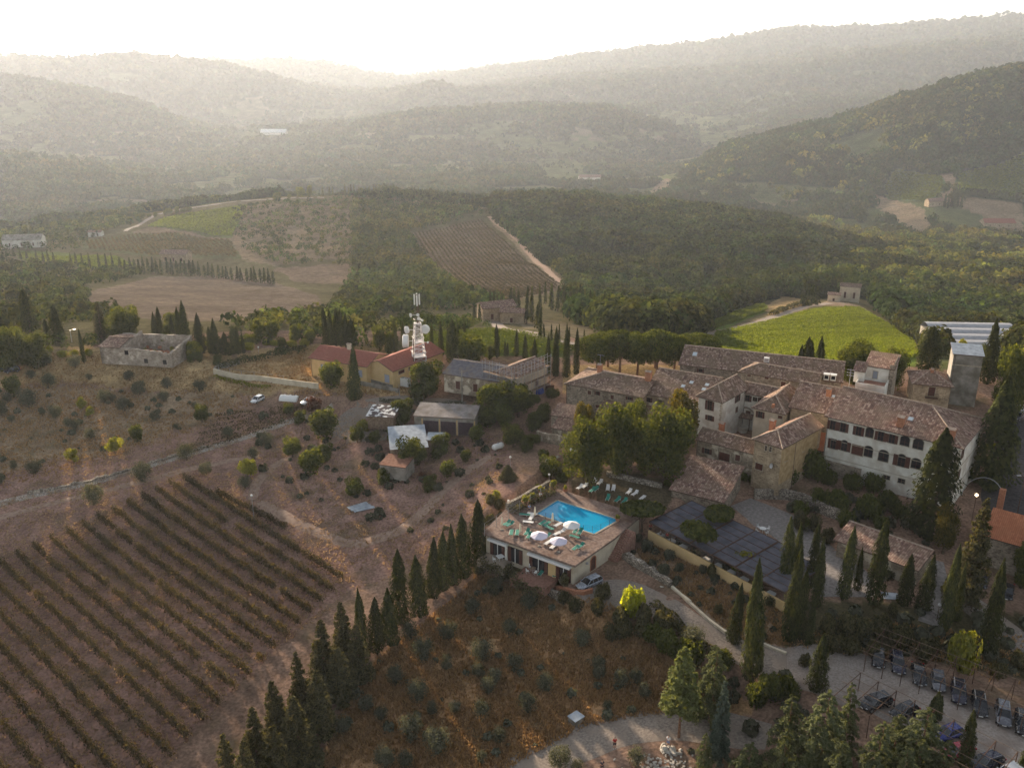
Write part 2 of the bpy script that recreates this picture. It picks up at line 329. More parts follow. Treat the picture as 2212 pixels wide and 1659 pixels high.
# ------------------------------------------------------------------ field zones: polygons in survey pixels, colour of what grows or lies there
DRY, SOIL, SOIL2 = (.30, .19, .10), (.215, .135, .105), (.25, .155, .115)
GOLD, FOREST, GRASSG = (.38, .265, .135), (.045, .055, .028), (.12, .135, .055)
ZONES = [
 (FOREST, [(1062, 428), (1300, 428), (1500, 443), (1700, 470), (1900, 540), (2212, 555), (2900, 555), (2900, 780), (2400, 780), (2010, 790), (2000, 745), (1880, 650), (1650, 650), (1520, 700), (1500, 735), (1350, 740), (1240, 700), (1222, 620), (1140, 540), (1066, 470)], .12),
 (GOLD, [(-300, 745), (450, 750), (480, 770), (700, 740), (900, 760), (900, 860), (500, 850), (150, 830), (-300, 830)], .3),
 (GOLD, [(1220, 790), (1640, 795), (1640, 850), (1220, 850)], .1),
 ((.285, .205, .13), [(-300, 820), (500, 850), (540, 870), (300, 960), (-300, 1080)], .3),
 ((.30, .185, .145), [(-300, 1080), (300, 970), (560, 880), (1000, 900), (1100, 960), (1120, 1100), (1000, 1150), (750, 1280), (600, 1400), (300, 1700), (-300, 1900)], .15),
 ((.42, .26, .135), [(1040, 1250), (1300, 1300), (1500, 1420), (1640, 1540), (1500, 1560), (1180, 1640), (700, 1700), (680, 1660), (820, 1420)], .35),
 ((.30, .205, .13), [(1340, 1200), (1440, 1160), (1680, 1290), (1720, 1400), (1600, 1380)], .3),
 ((.10, .085, .045), [(1660, 1300), (2300, 1330), (2300, 1480), (1960, 1420), (1700, 1400)], .2),
 ((.19, .14, .10), [(190, 630), (330, 598), (520, 590), (690, 640), (700, 665), (600, 695), (330, 690), (200, 665)], .15),
 ((.21, .15, .105), [(590, 580), (760, 570), (760, 612), (640, 608)], .15),
 ((.21, .155, .10), [(310, 497), (360, 470), (540, 445), (600, 440), (760, 440), (760, 560), (590, 575), (480, 555), (230, 545), (290, 500)], .25),
 ((.115, .125, .05), [(318, 490), (350, 472), (420, 458), (535, 442), (500, 515), (400, 500)], .1),
 ((.125, .125, .06), [(180, 520), (300, 503), (400, 505), (500, 520), (520, 560), (350, 555), (180, 540)], .1),
 ((.13, .15, .045), [(30, 540), (250, 552), (300, 575), (180, 580), (40, 560)], .1),
 ((.17, .125, .085), [(880, 505), (1040, 472), (1215, 615), (1090, 660), (940, 570)], .1),
 ((.24, .18, .12), [(1055, 470), (1066, 470), (1230, 608), (1215, 618)], .05),
 ((.13, .17, .04), [(1515, 700), (1650, 658), (1660, 672), (1560, 712), (1510, 720)], .06),
 ((.14, .18, .04), [(1540, 725), (1680, 690), (1780, 664), (1860, 668), (1975, 745), (1985, 790), (1700, 830), (1530, 800)], .06),
 (GOLD, [(1650, 660), (1690, 640), (1730, 645), (1735, 665), (1680, 678), (1660, 680)], .1),
 ((.27, .20, .14), [(1470, 720), (1540, 722), (1700, 682), (1740, 668), (1735, 660), (1690, 674), (1560, 712)], .1),
 ((.30, .22, .15), [(1740, 660), (1790, 650), (1860, 662), (1900, 690), (1985, 745), (2010, 770), (1960, 745), (1870, 672)], .1),
 ((.20, .16, .10), [(1120, 700), (1180, 690), (1300, 710), (1250, 730), (1180, 735)], .15),
 ((.13, .115, .06), [(860, 700), (1060, 690), (1240, 745), (1240, 770), (860, 765)], .2),
 ((.12, .15, .045), [(900, 725), (1080, 715), (1230, 755), (1230, 775), (900, 770)], .1),
 ((.095, .075, .045), [(1225, 1050), (1290, 1015), (1480, 1050), (1430, 1110), (1340, 1105)], .05),
 ((.12, .13, .055), [(2025, 742), (2185, 738), (2200, 800), (2030, 800)], .03),
 # far hillsides on the right
 ((.125, .16, .075), [(1900, 415), (1930, 365), (2035, 380), (2045, 410), (2010, 438), (1930, 435)], .08),
 ((.28, .20, .13), [(2035, 380), (2062, 378), (2065, 410), (2040, 445), (2010, 440), (2050, 408)], .05),
 ((.125, .16, .075), [(2066, 378), (2170, 350), (2300, 300), (2300, 430), (2212, 430), (2066, 420)], .08),
 ((.26, .19, .12), [(1885, 415), (1905, 425), (1990, 450), (2020, 500), (1990, 520), (1930, 480), (1890, 440)], .2),
 ((.28, .20, .13), [(2066, 428), (2212, 440), (2212, 520), (2150, 500), (2130, 470), (2066, 445)], .2),
 ((.12, .16, .05), [(2120, 650), (2212, 640), (2300, 640), (2300, 670), (2140, 668)], .1),
 ((.14, .15, .06), [(1310, 240), (1440, 235), (1540, 255), (1530, 290), (1400, 262)], .15),
 ((.15, .17, .06), [(1370, 395), (1440, 375), (1450, 385), (1380, 402)], .1),
 ((.24, .18, .12), [(1405, 415), (1440, 385), (1460, 395), (1430, 420)], .1),
]
def paint_zones():
    C = np.zeros((NR, NAZ, 3), np.float32)
    far = _Rr > 1050
    C[:] = (.27, .175, .125)
    C[far] = FOREST
    C[(_Rr > 236) & ~far] = (.135, .115, .06)
    fn = fbm(TX/210, TY/210, 81); C[far & (fn > .17) & (HZ < 40)] = (.105, .12, .055); C[far & (fn < -.22) & (HZ < 0)] = (.15, .125, .075)
    n = fbm(TX/14, TY/14, 41); n2 = fbm(TX/4.0, TY/4.0, 43)
    vf = far & (HZ < -130)
    C[vf & (fbm(TX/120, TY/120, 71) > .02)] = (.11, .12, .05)
    for col, pix, jit in ZONES:
        poly = GP(pix); P = np.array([q[:2] for q in poly]); x0, y0 = P.min(0)-20; x1, y1 = P.max(0)+20
        m = (TX > x0) & (TX < x1) & (TY > y0) & (TY < y1)
        X, Y = TX[m], TY[m]; rr = _Rr[m]; wob = np.clip(rr*.02, .6, 14)*jit*5
        ins = inpoly(X+n[m]*wob, Y+n2[m]*wob, P)
        cc = C[m]; cc[ins] = col; C[m] = cc
    return C
def mat_ground():
    m, t, N, L = new_mat('ground_earth')
    at = nd(t, 'ShaderNodeAttribute'); at.attribute_name = 'tint'; g = nd(t, 'ShaderNodeNewGeometry')
    cur = at.outputs['Color']; 
    for sc_, lo, hi, de in ((.035, .75, 1.25, 4), (.35, .72, 1.28, 6), (2.6, .62, 1.38, 6)):
        n = nd(t, 'ShaderNodeTexNoise', Scale=sc_, Detail=de); L.new(g.outputs['Position'], n.inputs['Vector'])
        mr = nd(t, 'ShaderNodeMapRange'); mr.inputs[1].default_value = .3; mr.inputs[2].default_value = .7; mr.inputs[3].default_value = lo; mr.inputs[4].default_value = hi; L.new(n.outputs['Fac'], mr.inputs[0])
        h = nd(t, 'ShaderNodeHueSaturation'); L.new(mr.outputs[0], h.inputs['Value']); L.new(cur, h.inputs['Color']); cur = h.outputs[0]
    # green weeds in patches
    n = nd(t, 'ShaderNodeTexNoise', Scale=.16, Detail=6); L.new(g.outputs['Position'], n.inputs['Vector'])
    mr = nd(t, 'ShaderNodeMapRange'); mr.inputs[1].default_value = .54; mr.inputs[2].default_value = .68; mr.inputs[3].default_value = 0; mr.inputs[4].default_value = .55; L.new(n.outputs['Fac'], mr.inputs[0])
    mx = nd(t, 'ShaderNodeMix', data_type='RGBA'); L.new(mr.outputs[0], mx.inputs[0]); L.new(cur, mx.inputs[6]); mx.inputs[7].default_value = (.12, .10, .05, 1)
    b = nd(t, 'ShaderNodeBsdfDiffuse', Roughness=.6); L.new(mx.outputs[2], b.inputs['Color'])
    nb = nd(t, 'ShaderNodeTexNoise', Scale=1.3, Detail=8); L.new(g.outputs['Position'], nb.inputs['Vector'])
    bp = nd(t, 'ShaderNodeBump', Strength=.7, Distance=.22); L.new(nb.outputs['Fac'], bp.inputs['Height']); L.new(bp.outputs[0], b.inputs['Normal'])
    o = nd(t, 'ShaderNodeOutputMaterial'); L.new(b.outputs[0], o.inputs[0]); return m
ZC = paint_zones()
V = np.stack([TX, TY, HZ], -1).reshape(-1, 3)
idx = np.arange(NR*NAZ).reshape(NR, NAZ)
faces = np.stack([idx[:-1, :-1], idx[:-1, 1:], idx[1:, 1:], idx[1:, :-1]], -1).reshape(-1, 4)[:, ::-1]
gm = npmesh('ground', V, faces, mat_ground(), tint=ZC.reshape(-1, 3))
gm.polygons.foreach_set('use_smooth', [True]*len(gm.polygons))
tag(link('ground', gm), 'dry hills, valley floor and fields rolling away to the horizon', 'ground', kind='structure')
# ------------------------------------------------------------------ haze over the whole valley
def haze():
    ZLO, ZHI = float(HZ.min())-1.0, float(HZ.max())+30
    print('haze box', ZLO, ZHI)
    b = MB(); b.hexa([(-20000, -900, ZLO), (20000, -900, ZLO), (20000, 19000, ZLO), (-20000, 19000, ZLO), (-20000, -900, ZHI), (20000, -900, ZHI), (20000, 19000, ZHI), (-20000, 19000, ZHI)])
    m, t, N, L = new_mat('haze_air'); v = nd(t, 'ShaderNodeVolumePrincipled'); v.inputs['Color'].default_value = (.80, .88, 1.0, 1)
    v.inputs['Density'].default_value = HAZE_D; v.inputs['Anisotropy'].default_value = .36
    o = nd(t, 'ShaderNodeOutputMaterial'); L.new(v.outputs[0], o.inputs['Volume'])
    tag(b.build('haze', m), 'pale sunlit haze filling the valley', 'haze', kind='stuff')
HAZE_D = .00007
haze()
# ------------------------------------------------------------------ foliage generators
def leafquads(P, Nn, size, rg, asp=1.0):
    n = len(P); Nn = Nn+rg.normal(0, .35, (n, 3)); Nn /= np.linalg.norm(Nn, axis=1)[:, None]+1e-9
    a = rg.normal(size=(n, 3)); a = np.cross(Nn, a); a /= np.linalg.norm(a, axis=1)[:, None]+1e-9; b = np.cross(Nn, a)
    s = (size*rg.uniform(.6, 1.3, n))[:, None]; a = a*s*asp; b = b*s
    # kite shape, slightly folded: reads as a leaf clump, not a card
    V_ = np.stack([P-a, P-b*.8+Nn*s*.1, P+a, P+b*.8-Nn*s*.1], 1)
    return V_.reshape(-1, 3)
def ellipsoid_pts(n, rad, rg, pw=.35, c=(0, 0, 0)):
    d = rg.normal(size=(n, 3)); d /= np.linalg.norm(d, axis=1)[:, None]; r = rg.uniform(.15, 1, n)**pw
    P = d*r[:, None]*np.array(rad); nn = d/np.array(rad); nn /= np.linalg.norm(nn, axis=1)[:, None]
    return P+np.array(c), nn
def crown_lumpy(n, rg, R0=1.0, H=1.0, lumps=9, size=.16, base=.35, core=True):
    """broad crown built of several lobes; unit radius R0, height H, from z=base*H up"""
    Ps, Ns = [], []
    for k in range(lumps):
        a = rg.uniform(0, 6.28); rr = R0*rg.uniform(.1, .66); zz = base*H+(1-base)*H*rg.uniform(.25, .80)
        lr = R0*rg.uniform(.30, .52)
        P, n_ = ellipsoid_pts(n//lumps, (lr, lr, lr*rg.uniform(.7, 1.0)*(1-base)*H/R0*.62+.02), rg, .3, (rr*math.cos(a), rr*math.sin(a), zz)); Ps.append(P); Ns.append(n_)
    P = np.concatenate(Ps); Nn = np.concatenate(Ns)
    return leafquads(P, Nn, size, rg)
def quadmesh(name, V_, mat, tint=None):
    return npmesh(name, V_, np.arange(len(V_)).reshape(-1, 4), mat, tint=tint)
M_FOR = leafy('forest_foliage', (.022, .032, .014), (.082, .098, .038), .22, (1.7, 1.6, .5), tint=True)
# far woods: one mass per hillside
def forest(name, label, X, Y, S, nq, lsize, seed, asp=(1, .9), mat=None):
    rg = np.random.default_rng(seed); T = []
    for k in range(4):
        d = rg.normal(size=(nq, 3)); d[:, 2] = np.abs(d[:, 2])*1.0-.25; d /= np.linalg.norm(d, axis=1)[:, None]
        lump = 1+.22*np.sin(d[:, 0]*5+k)*np.cos(d[:, 1]*4+2*k)
        P = d*lump[:, None]*np.array([.5, .5, .55*asp[1]]); P[:, 2] += .42
        T.append(leafquads(P, d, lsize, rg))
    Z = TZ(X, Y); out = np.zeros((len(X), nq*4, 3), np.float32); kk = rg.integers(0, 4, len(X)); an = rg.uniform(0, 6.28, len(X))
    for k in range(4):
        m = kk == k; t = T[k][None]; c, s_ = np.cos(an[m])[:, None], np.sin(an[m])[:, None]; S_ = S[m][:, None]
        out[m, :, 0] = X[m][:, None]+S_*(t[..., 0]*c-t[..., 1]*s_); out[m, :, 1] = Y[m][:, None]+S_*(t[..., 0]*s_+t[..., 1]*c)
        out[m, :, 2] = Z[m][:, None]+S_*t[..., 2]*1.05-.3
    va = .4 if X.size and np.median(np.hypot(X, Y)) < 1110 else .16
    tn = rg.uniform(1-va, 1+va, len(X))*(1+fbm(X/55, Y/55, 91)*1.1); hu = fbm(X/90, Y/90, 95); tt = np.stack([tn*(rg.uniform(.85, 1.25, len(X))+hu*.7), tn, tn*rg.uniform(.75, 1.1, len(X))], -1)
    me = quadmesh(name, out.reshape(-1, 3), mat or M_FOR, tint=np.repeat(tt, nq*4, 0))
    print('forest', name, len(X), len(me.polygons))
    return tag(link(name, me), label, 'woodland', kind='stuff')
def scatter_poly(pix, spacing, rg, world=False, jitter=.5):
    P = np.array([q[:2] for q in (pix if world else GP(pix))]); x0, y0 = P.min(0); x1, y1 = P.max(0)
    xs, ys = np.meshgrid(np.arange(x0, x1, spacing), np.arange(y0, y1, spacing)); X, Y = xs.ravel(), ys.ravel()
    X = X+rg.uniform(-jitter, jitter, X.shape)*spacing; Y = Y+rg.uniform(-jitter, jitter, X.shape)*spacing
    k = inpoly(X, Y, P); return X[k], Y[k]
def zone_at(X, Y):
    a = np.clip(((np.arctan2(X, Y)-AZ0)/(AZ1-AZ0)*(NAZ-1)).round().astype(int), 0, NAZ-1)
    r = np.clip(((np.log(np.hypot(X, Y))-LR0)*LRS).round().astype(int), 0, NR-1); return ZC[r, a]
def keep_forest(X, Y):
    z = zone_at(X, Y); return np.abs(z-np.array(FOREST)).sum(-1) < .01
rgf = np.random.default_rng(11)
M_FORF = leafy('distant_foliage', (.030, .042, .022), (.066, .082, .036), .16, (1.6, 1.5, .6), tint=True)
def band(r0, r1, ang, n, smin, k, name, label, nq, ls, seed, a0=-40, a1=40):
    u = rgf.uniform(0, 1, n); r = np.exp(math.log(r0)+(math.log(r1)-math.log(r0))*u); a = R(a0)+(R(a1)-R(a0))*rgf.uniform(0, 1, n)
    X, Y = np.sin(a)*r, np.cos(a)*r; m = keep_forest(X, Y) | ((r > 2040) & (rgf.uniform(0, 1, n) < .07)); X, Y, r = X[m], Y[m], r[m]
    # keep only where the ground can be seen (nothing grows where no one looks)
    Z = TZ(X, Y)+10; el = (Z-CAMZ)/r; ok = np.ones(len(X), bool)
    for f in np.linspace(.45, .965, 26):
        ok &= ((TZ(X*f, Y*f)-CAMZ)/(r*f)) < el+.012
    X, Y, r = X[ok], Y[ok], r[ok]
    S = np.maximum(smin, r*k)*rgf.uniform(.6, 1.5, len(X))*(1+fbm(X/40, Y/40, 93)*.8)
    forest(name, label, X, Y, S, nq, ls, seed, mat=M_FORF if r1 > 1200 else None)
band(258, 700, 0, 15000, 7.0, 0, 'valley_woodland', 'dark woods on the slopes just below the village', 170, .085, 21)
band(700, 1110, 0, 28000, 8.5, 0, 'hill_woodland', 'dense oak wood covering the round hill beyond the cypress rows', 84, .115, 22)
band(1050, 2040, 0, 64000, 8.0, .0058, 'ridge_woodland', 'wooded ridge slope rising on the right beyond the round hill', 34, .17, 23)
band(2040, 6800, 0, 80000, 10, .0046, 'far_woodland', 'hazy woods on the far ridges', 14, .30, 24)
# ------------------------------------------------------------------ survey sheets: enlargement coordinates -> survey pixels
z1 = lambda x, y: (1143.5+x*.24235, 714.7+y*.24235)
z2 = lambda x, y: (1643.8+x*.25848, 714.7+y*.25848)
z3 = lambda x, y: (1000.6+x*.24235, 986.3+y*.24235)
z4 = lambda x, y: (1465.1+x*.35364, 1072+y*.35364)
z5 = lambda x, y: (607.5+x*.28008, 607.5+y*.28008)
z6 = lambda x, y: (x*.28008, 607.5+y*.28008)
z7 = lambda x, y: (428.8+x*.3554, 1143.5+y*.3554)
c2 = lambda x, y: (1465.1+x*.14645, 800.5+y*.14645)
cm = lambda x, y: (1000.6+x*.33925, 557.5+y*.33925)
cb = lambda x, y: (1072+x*.25848, 1358+y*.25848)
# ------------------------------------------------------------------ building materials
def uv_tile(name, c1, c2, c3, pu=.30, pv=.42, depth=.05, moss=(.20, .145, .10), rough=.9):
    m, t, N, L = new_mat(name)
    uv = nd(t, 'ShaderNodeUVMap'); sp = nd(t, 'ShaderNodeSeparateXYZ'); L.new(uv.outputs[0], sp.inputs[0])
    def mth(op, a, b=None):
        n = nd(t, 'ShaderNodeMath', operation=op)
        for i, q in enumerate((a, b)):
            if q is None: continue
            if isinstance(q, (int, float)): n.inputs[i].default_value = q
            else: L.new(q, n.inputs[i])
        return n.outputs[0]
    u = mth('DIVIDE', sp.outputs[0], pu); v = mth('DIVIDE', sp.outputs[1], pv)
    fu, fv = mth('FLOOR', u), mth('FLOOR', v)
    cb_ = nd(t, 'ShaderNodeCombineXYZ'); L.new(fu, cb_.inputs[0]); L.new(fv, cb_.inputs[1])
    wn = nd(t, 'ShaderNodeTexWhiteNoise', noise_dimensions='2D'); L.new(cb_.outputs[0], wn.inputs['Vector'])
    rp = ramp(t, [(0, c1), (.55, c2), (1, c3)]); L.new(wn.outputs['Value'], rp.inputs[0])
    g = nd(t, 'ShaderNodeNewGeometry'); n1 = nd(t, 'ShaderNodeTexNoise', Scale=.55, Detail=5); L.new(g.outputs['Position'], n1.inputs['Vector'])
    mr = nd(t, 'ShaderNodeMapRange'); mr.inputs[1].default_value = .42; mr.inputs[2].default_value = .7; L.new(n1.outputs['Fac'], mr.inputs[0])
    mx = nd(t, 'ShaderNodeMix', data_type='RGBA'); L.new(mr.outputs[0], mx.inputs[0]); L.new(rp.outputs[0], mx.inputs[6]); mx.inputs[7].default_value = (*moss, 1)
    fru = mth('SUBTRACT', u, fu); cosu = mth('ABSOLUTE', mth('SUBTRACT', fru, .5)); hu = mth('SUBTRACT', 1.0, mth('MULTIPLY', cosu, 2.0)); hu = mth('POWER', hu, .6)
    frv = mth('SUBTRACT', v, fv); hh = mth('ADD', hu, mth('MULTIPLY', frv, .35))
    gap = mth('LESS_THAN', hu, .30); mx2 = nd(t, 'ShaderNodeMix', data_type='RGBA'); L.new(mth('MULTIPLY', gap, .55), mx2.inputs[0]); L.new(mx.outputs[2], mx2.inputs[6]); mx2.inputs[7].default_value = (c1[0]*.3, c1[1]*.3, c1[2]*.3, 1)
    b = nd(t, 'ShaderNodeBsdfPrincipled', Roughness=rough); b.inputs['Specular IOR Level'].default_value = .04; L.new(mx2.outputs[2], b.inputs['Base Color'])
    bp = nd(t, 'ShaderNodeBump', Strength=.9, Distance=depth); L.new(hh, bp.inputs['Height']); L.new(bp.outputs[0], b.inputs['Normal'])
    o = nd(t, 'ShaderNodeOutputMaterial'); L.new(b.outputs[0], o.inputs[0]); return m
def uv_stone(name, c1, c2, mortar, scale=2.6, bump=.05, plaster=None, pl=.5):
    m, t, N, L = new_mat(name)
    uv = nd(t, 'ShaderNodeUVMap'); mp = nd(t, 'ShaderNodeMapping'); mp.inputs['Scale'].default_value = (scale, scale*1.7, 1); L.new(uv.outputs[0], mp.inputs[0])
    vo = nd(t, 'ShaderNodeTexVoronoi', Scale=1.0, feature='F1'); L.new(mp.outputs[0], vo.inputs['Vector'])
    ve = nd(t, 'ShaderNodeTexVoronoi', Scale=1.0, feature='DISTANCE_TO_EDGE'); L.new(mp.outputs[0], ve.inputs['Vector'])
    sx = nd(t, 'ShaderNodeSeparateColor'); L.new(vo.outputs['Color'], sx.inputs[0])
    rp = ramp(t, [(0, c1), (1, c2)]); L.new(sx.outputs[0], rp.inputs[0])
    lt = nd(t, 'ShaderNodeMath', operation='LESS_THAN'); lt.inputs[1].default_value = .07; L.new(ve.outputs['Distance'], lt.inputs[0])
    mx = nd(t, 'ShaderNodeMix', data_type='RGBA'); L.new(lt.outputs[0], mx.inputs[0]); L.new(rp.outputs[0], mx.inputs[6]); mx.inputs[7].default_value = (*mortar, 1); col = mx.outputs[2]
    g = nd(t, 'ShaderNodeNewGeometry'); n1 = nd(t, 'ShaderNodeTexNoise', Scale=.6, Detail=5); L.new(g.outputs['Position'], n1.inputs['Vector'])
    if plaster:
        mr = nd(t, 'ShaderNodeMapRange'); mr.inputs[1].default_value = pl; mr.inputs[2].default_value = pl+.06; L.new(n1.outputs['Fac'], mr.inputs[0])
        m2 = nd(t, 'ShaderNodeMix', data_type='RGBA'); L.new(mr.outputs[0], m2.inputs[0]); L.new(col, m2.inputs[6]); m2.inputs[7].default_value = (*plaster, 1); col = m2.outputs[2]
    mr = nd(t, 'ShaderNodeMapRange'); mr.inputs[3].default_value = .72; mr.inputs[4].default_value = 1.25; mr.inputs[1].default_value = .3; mr.inputs[2].default_value = .7; L.new(n1.outputs['Fac'], mr.inputs[0])
    h = nd(t, 'ShaderNodeHueSaturation'); L.new(mr.outputs[0], h.inputs['Value']); L.new(col, h.inputs['Color'])
    b = nd(t, 'ShaderNodeBsdfPrincipled', Roughness=.92); b.inputs['Specular IOR Level'].default_value = .04; L.new(h.outputs[0], b.inputs['Base Color'])
    bp = nd(t, 'ShaderNodeBump', Strength=.8, Distance=bump); L.new(ve.outputs['Distance'], bp.inputs['Height']); L.new(bp.outputs[0], b.inputs['Normal'])
    o = nd(t, 'ShaderNodeOutputMaterial'); L.new(b.outputs[0], o.inputs[0]); return m
T_OLD = uv_tile('old_roof_tile', (.13, .085, .07), (.25, .165, .125), (.42, .31, .25), depth=.09)
T_OLD2 = uv_tile('weathered_roof_tile', (.14, .085, .07), (.28, .17, .13), (.47, .34, .27), depth=.09, moss=(.26, .18, .13))
T_RED = uv_tile('red_roof_tile', (.26, .095, .07), (.31, .115, .085), (.37, .145, .105), pu=.26, pv=.36, depth=.03, moss=(.28, .11, .085))
T_ORANGE = uv_tile('new_orange_tile', (.36, .13, .07), (.44, .17, .09), (.5, .2, .11), pu=.24, pv=.36, depth=.035, moss=(.38, .15, .08))
S_GREY = uv_stone('rubble_stone', (.16, .125, .095), (.40, .33, .26), (.30, .25, .19))
S_WARM = uv_stone('warm_rubble_stone', (.26, .19, .125), (.48, .37, .25), (.40, .31, .21))
S_PATCH = uv_stone('part_plastered_stone', (.20, .155, .115), (.42, .34, .26), (.33, .27, .2), plaster=(.52, .45, .35), pl=.53)
S_WALL = uv_stone('dry_stone', (.20, .165, .13), (.46, .40, .33), (.12, .10, .08), scale=2.2, bump=.1)
P_WHITE = noisy('white_plaster', (.66, .62, .54), (.78, .75, .68), 1.1, .9, 6, 0, c3=(.56, .50, .42), scale2=.5)
P_CREAM = noisy('cream_plaster', (.56, .48, .36), (.66, .58, .45), .9, .9, 5, 0, c3=(.48, .40, .30), scale2=.4)
P_YELLOW = noisy('ochre_plaster', (.56, .39, .19), (.64, .46, .24), .8, .9, 5)
P_ORANGE = noisy('orange_plaster', (.50, .27, .08), (.66, .38, .10), .8, .9, 5)
P_ORANGE2 = noisy('ochre_orange_stone', (.36, .24, .12), (.50, .36, .20), 1.6, .9, 8, .04)
P_GREY = noisy('grey_concrete', (.24, .22, .19), (.34, .31, .27), 1.3, .9, 6, c3=(.17, .15, .12), scale2=.5)
M_SHUT = noisy('brown_shutter_paint', (.075, .028, .020), (.11, .04, .028), 3, .6)
M_FRAME = noisy('stone_trim', (.34, .29, .22), (.46, .40, .31), 3, .85)
M_BRICK = noisy('terracotta_brick', (.34, .15, .09), (.46, .22, .13), 4, .9)
M_MORTAR = noisy('ridge_mortar', (.30, .22, .17), (.44, .35, .28), 2.5, .95)
M_FASCIA = noisy('gutter_copper', (.09, .055, .04), (.13, .08, .06), 2, .6)
def plain(name, c, rough=.6, metal=0, spec=.4, trans=0, em=None, es=0, coat=0):
    m, t, N, L = new_mat(name); b = nd(t, 'ShaderNodeBsdfPrincipled', Roughness=rough, Metallic=metal); b.inputs['Base Color'].default_value = (*c, 1); b.inputs['Specular IOR Level'].default_value = spec
    b.inputs['Coat Weight'].default_value = coat
    if em: b.inputs['Emission Color'].default_value = (*em, 1); b.inputs['Emission Strength'].default_value = es
    # slight unevenness of the sheen
    g = nd(t, 'ShaderNodeNewGeometry'); n = nd(t, 'ShaderNodeTexNoise', Scale=3.0, Detail=3); L.new(g.outputs['Position'], n.inputs['Vector'])
    mr = nd(t, 'ShaderNodeMapRange'); mr.inputs[3].default_value = max(rough-.08, .02); mr.inputs[4].default_value = min(rough+.12, 1); L.new(n.outputs['Fac'], mr.inputs[0]); L.new(mr.outputs[0], b.inputs['Roughness'])
    o = nd(t, 'ShaderNodeOutputMaterial'); L.new(b.outputs[0], o.inputs[0]); return m
M_GLASS = plain('window_glass', (.022, .022, .028), .08, 0, .6)
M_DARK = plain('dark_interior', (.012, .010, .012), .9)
M_WHITE = plain('white_paint', (.78, .77, .74), .5)
M_METAL = plain('galvanised_steel', (.42, .42, .43), .45, .7)
M_LATT = plain('lattice_paint', (.62, .58, .58), .5, .1)
M_RUST = noisy('rusty_iron', (.07, .045, .035), (.13, .07, .045), 5, .8)
M_SHEET = noisy('pale_metal_sheet', (.30, .33, .37), (.46, .50, .54), 1.2, .8, 4)
M_CORR = noisy('grey_fibre_cement', (.20, .18, .175), (.32, .29, .27), 1.2, .85, 5, c3=(.17, .14, .12), scale2=.6)
M_WOOD = noisy('weathered_wood', (.16, .11, .075), (.28, .20, .14), 3, .85)
# ------------------------------------------------------------------ building kit (local frame: s along the front, t inward, z up)
def uvproj(o):
    me = o.data; n = len(me.loops); co = np.zeros(len(me.vertices)*3, np.float32); me.vertices.foreach_get('co', co); co = co.reshape(-1, 3)
    uv = me.uv_layers.new(name='UVMap'); out = np.zeros((n, 2), np.float32)
    for p in me.polygons:
        N_ = np.array(p.normal)
        uh = np.array([-N_[1], N_[0], 0.0]); l = np.linalg.norm(uh)
        uh = np.array([1.0, 0, 0]) if l < .02 else uh/l
        vh = np.cross(N_, uh)
        ls = range(p.loop_start, p.loop_start+p.loop_total)
        for i in ls:
            c = co[me.loops[i].vertex_index]; out[i] = (c@uh, c@vh)
    uv.data.foreach_set('uv', out.ravel()); return o
def slab(polys, th, name, mats, parent):
    """tiled roof sheet: top faces, underside, eave edge"""
    b = MB(); key = lambda p: (round(p[0], 3), round(p[1], 3), round(p[2], 3)); ed = {}
    for P in polys:
        b.quad(*P, m=0)
        for i in range(len(P)):
            a, c = key(P[i]), key(P[(i+1) % len(P)])
            if (c, a) in ed: del ed[(c, a)]
            else: ed[(a, c)] = (P[i], P[(i+1) % len(P)])
        b.quad(*[(p[0], p[1], p[2]-th) for p in P[::-1]], m=1)
    for a, c in ed.values(): b.quad(a, (a[0], a[1], a[2]-th), (c[0], c[1], c[2]-th), c, m=1)
    return uvproj(b.build(name, mats, parent))
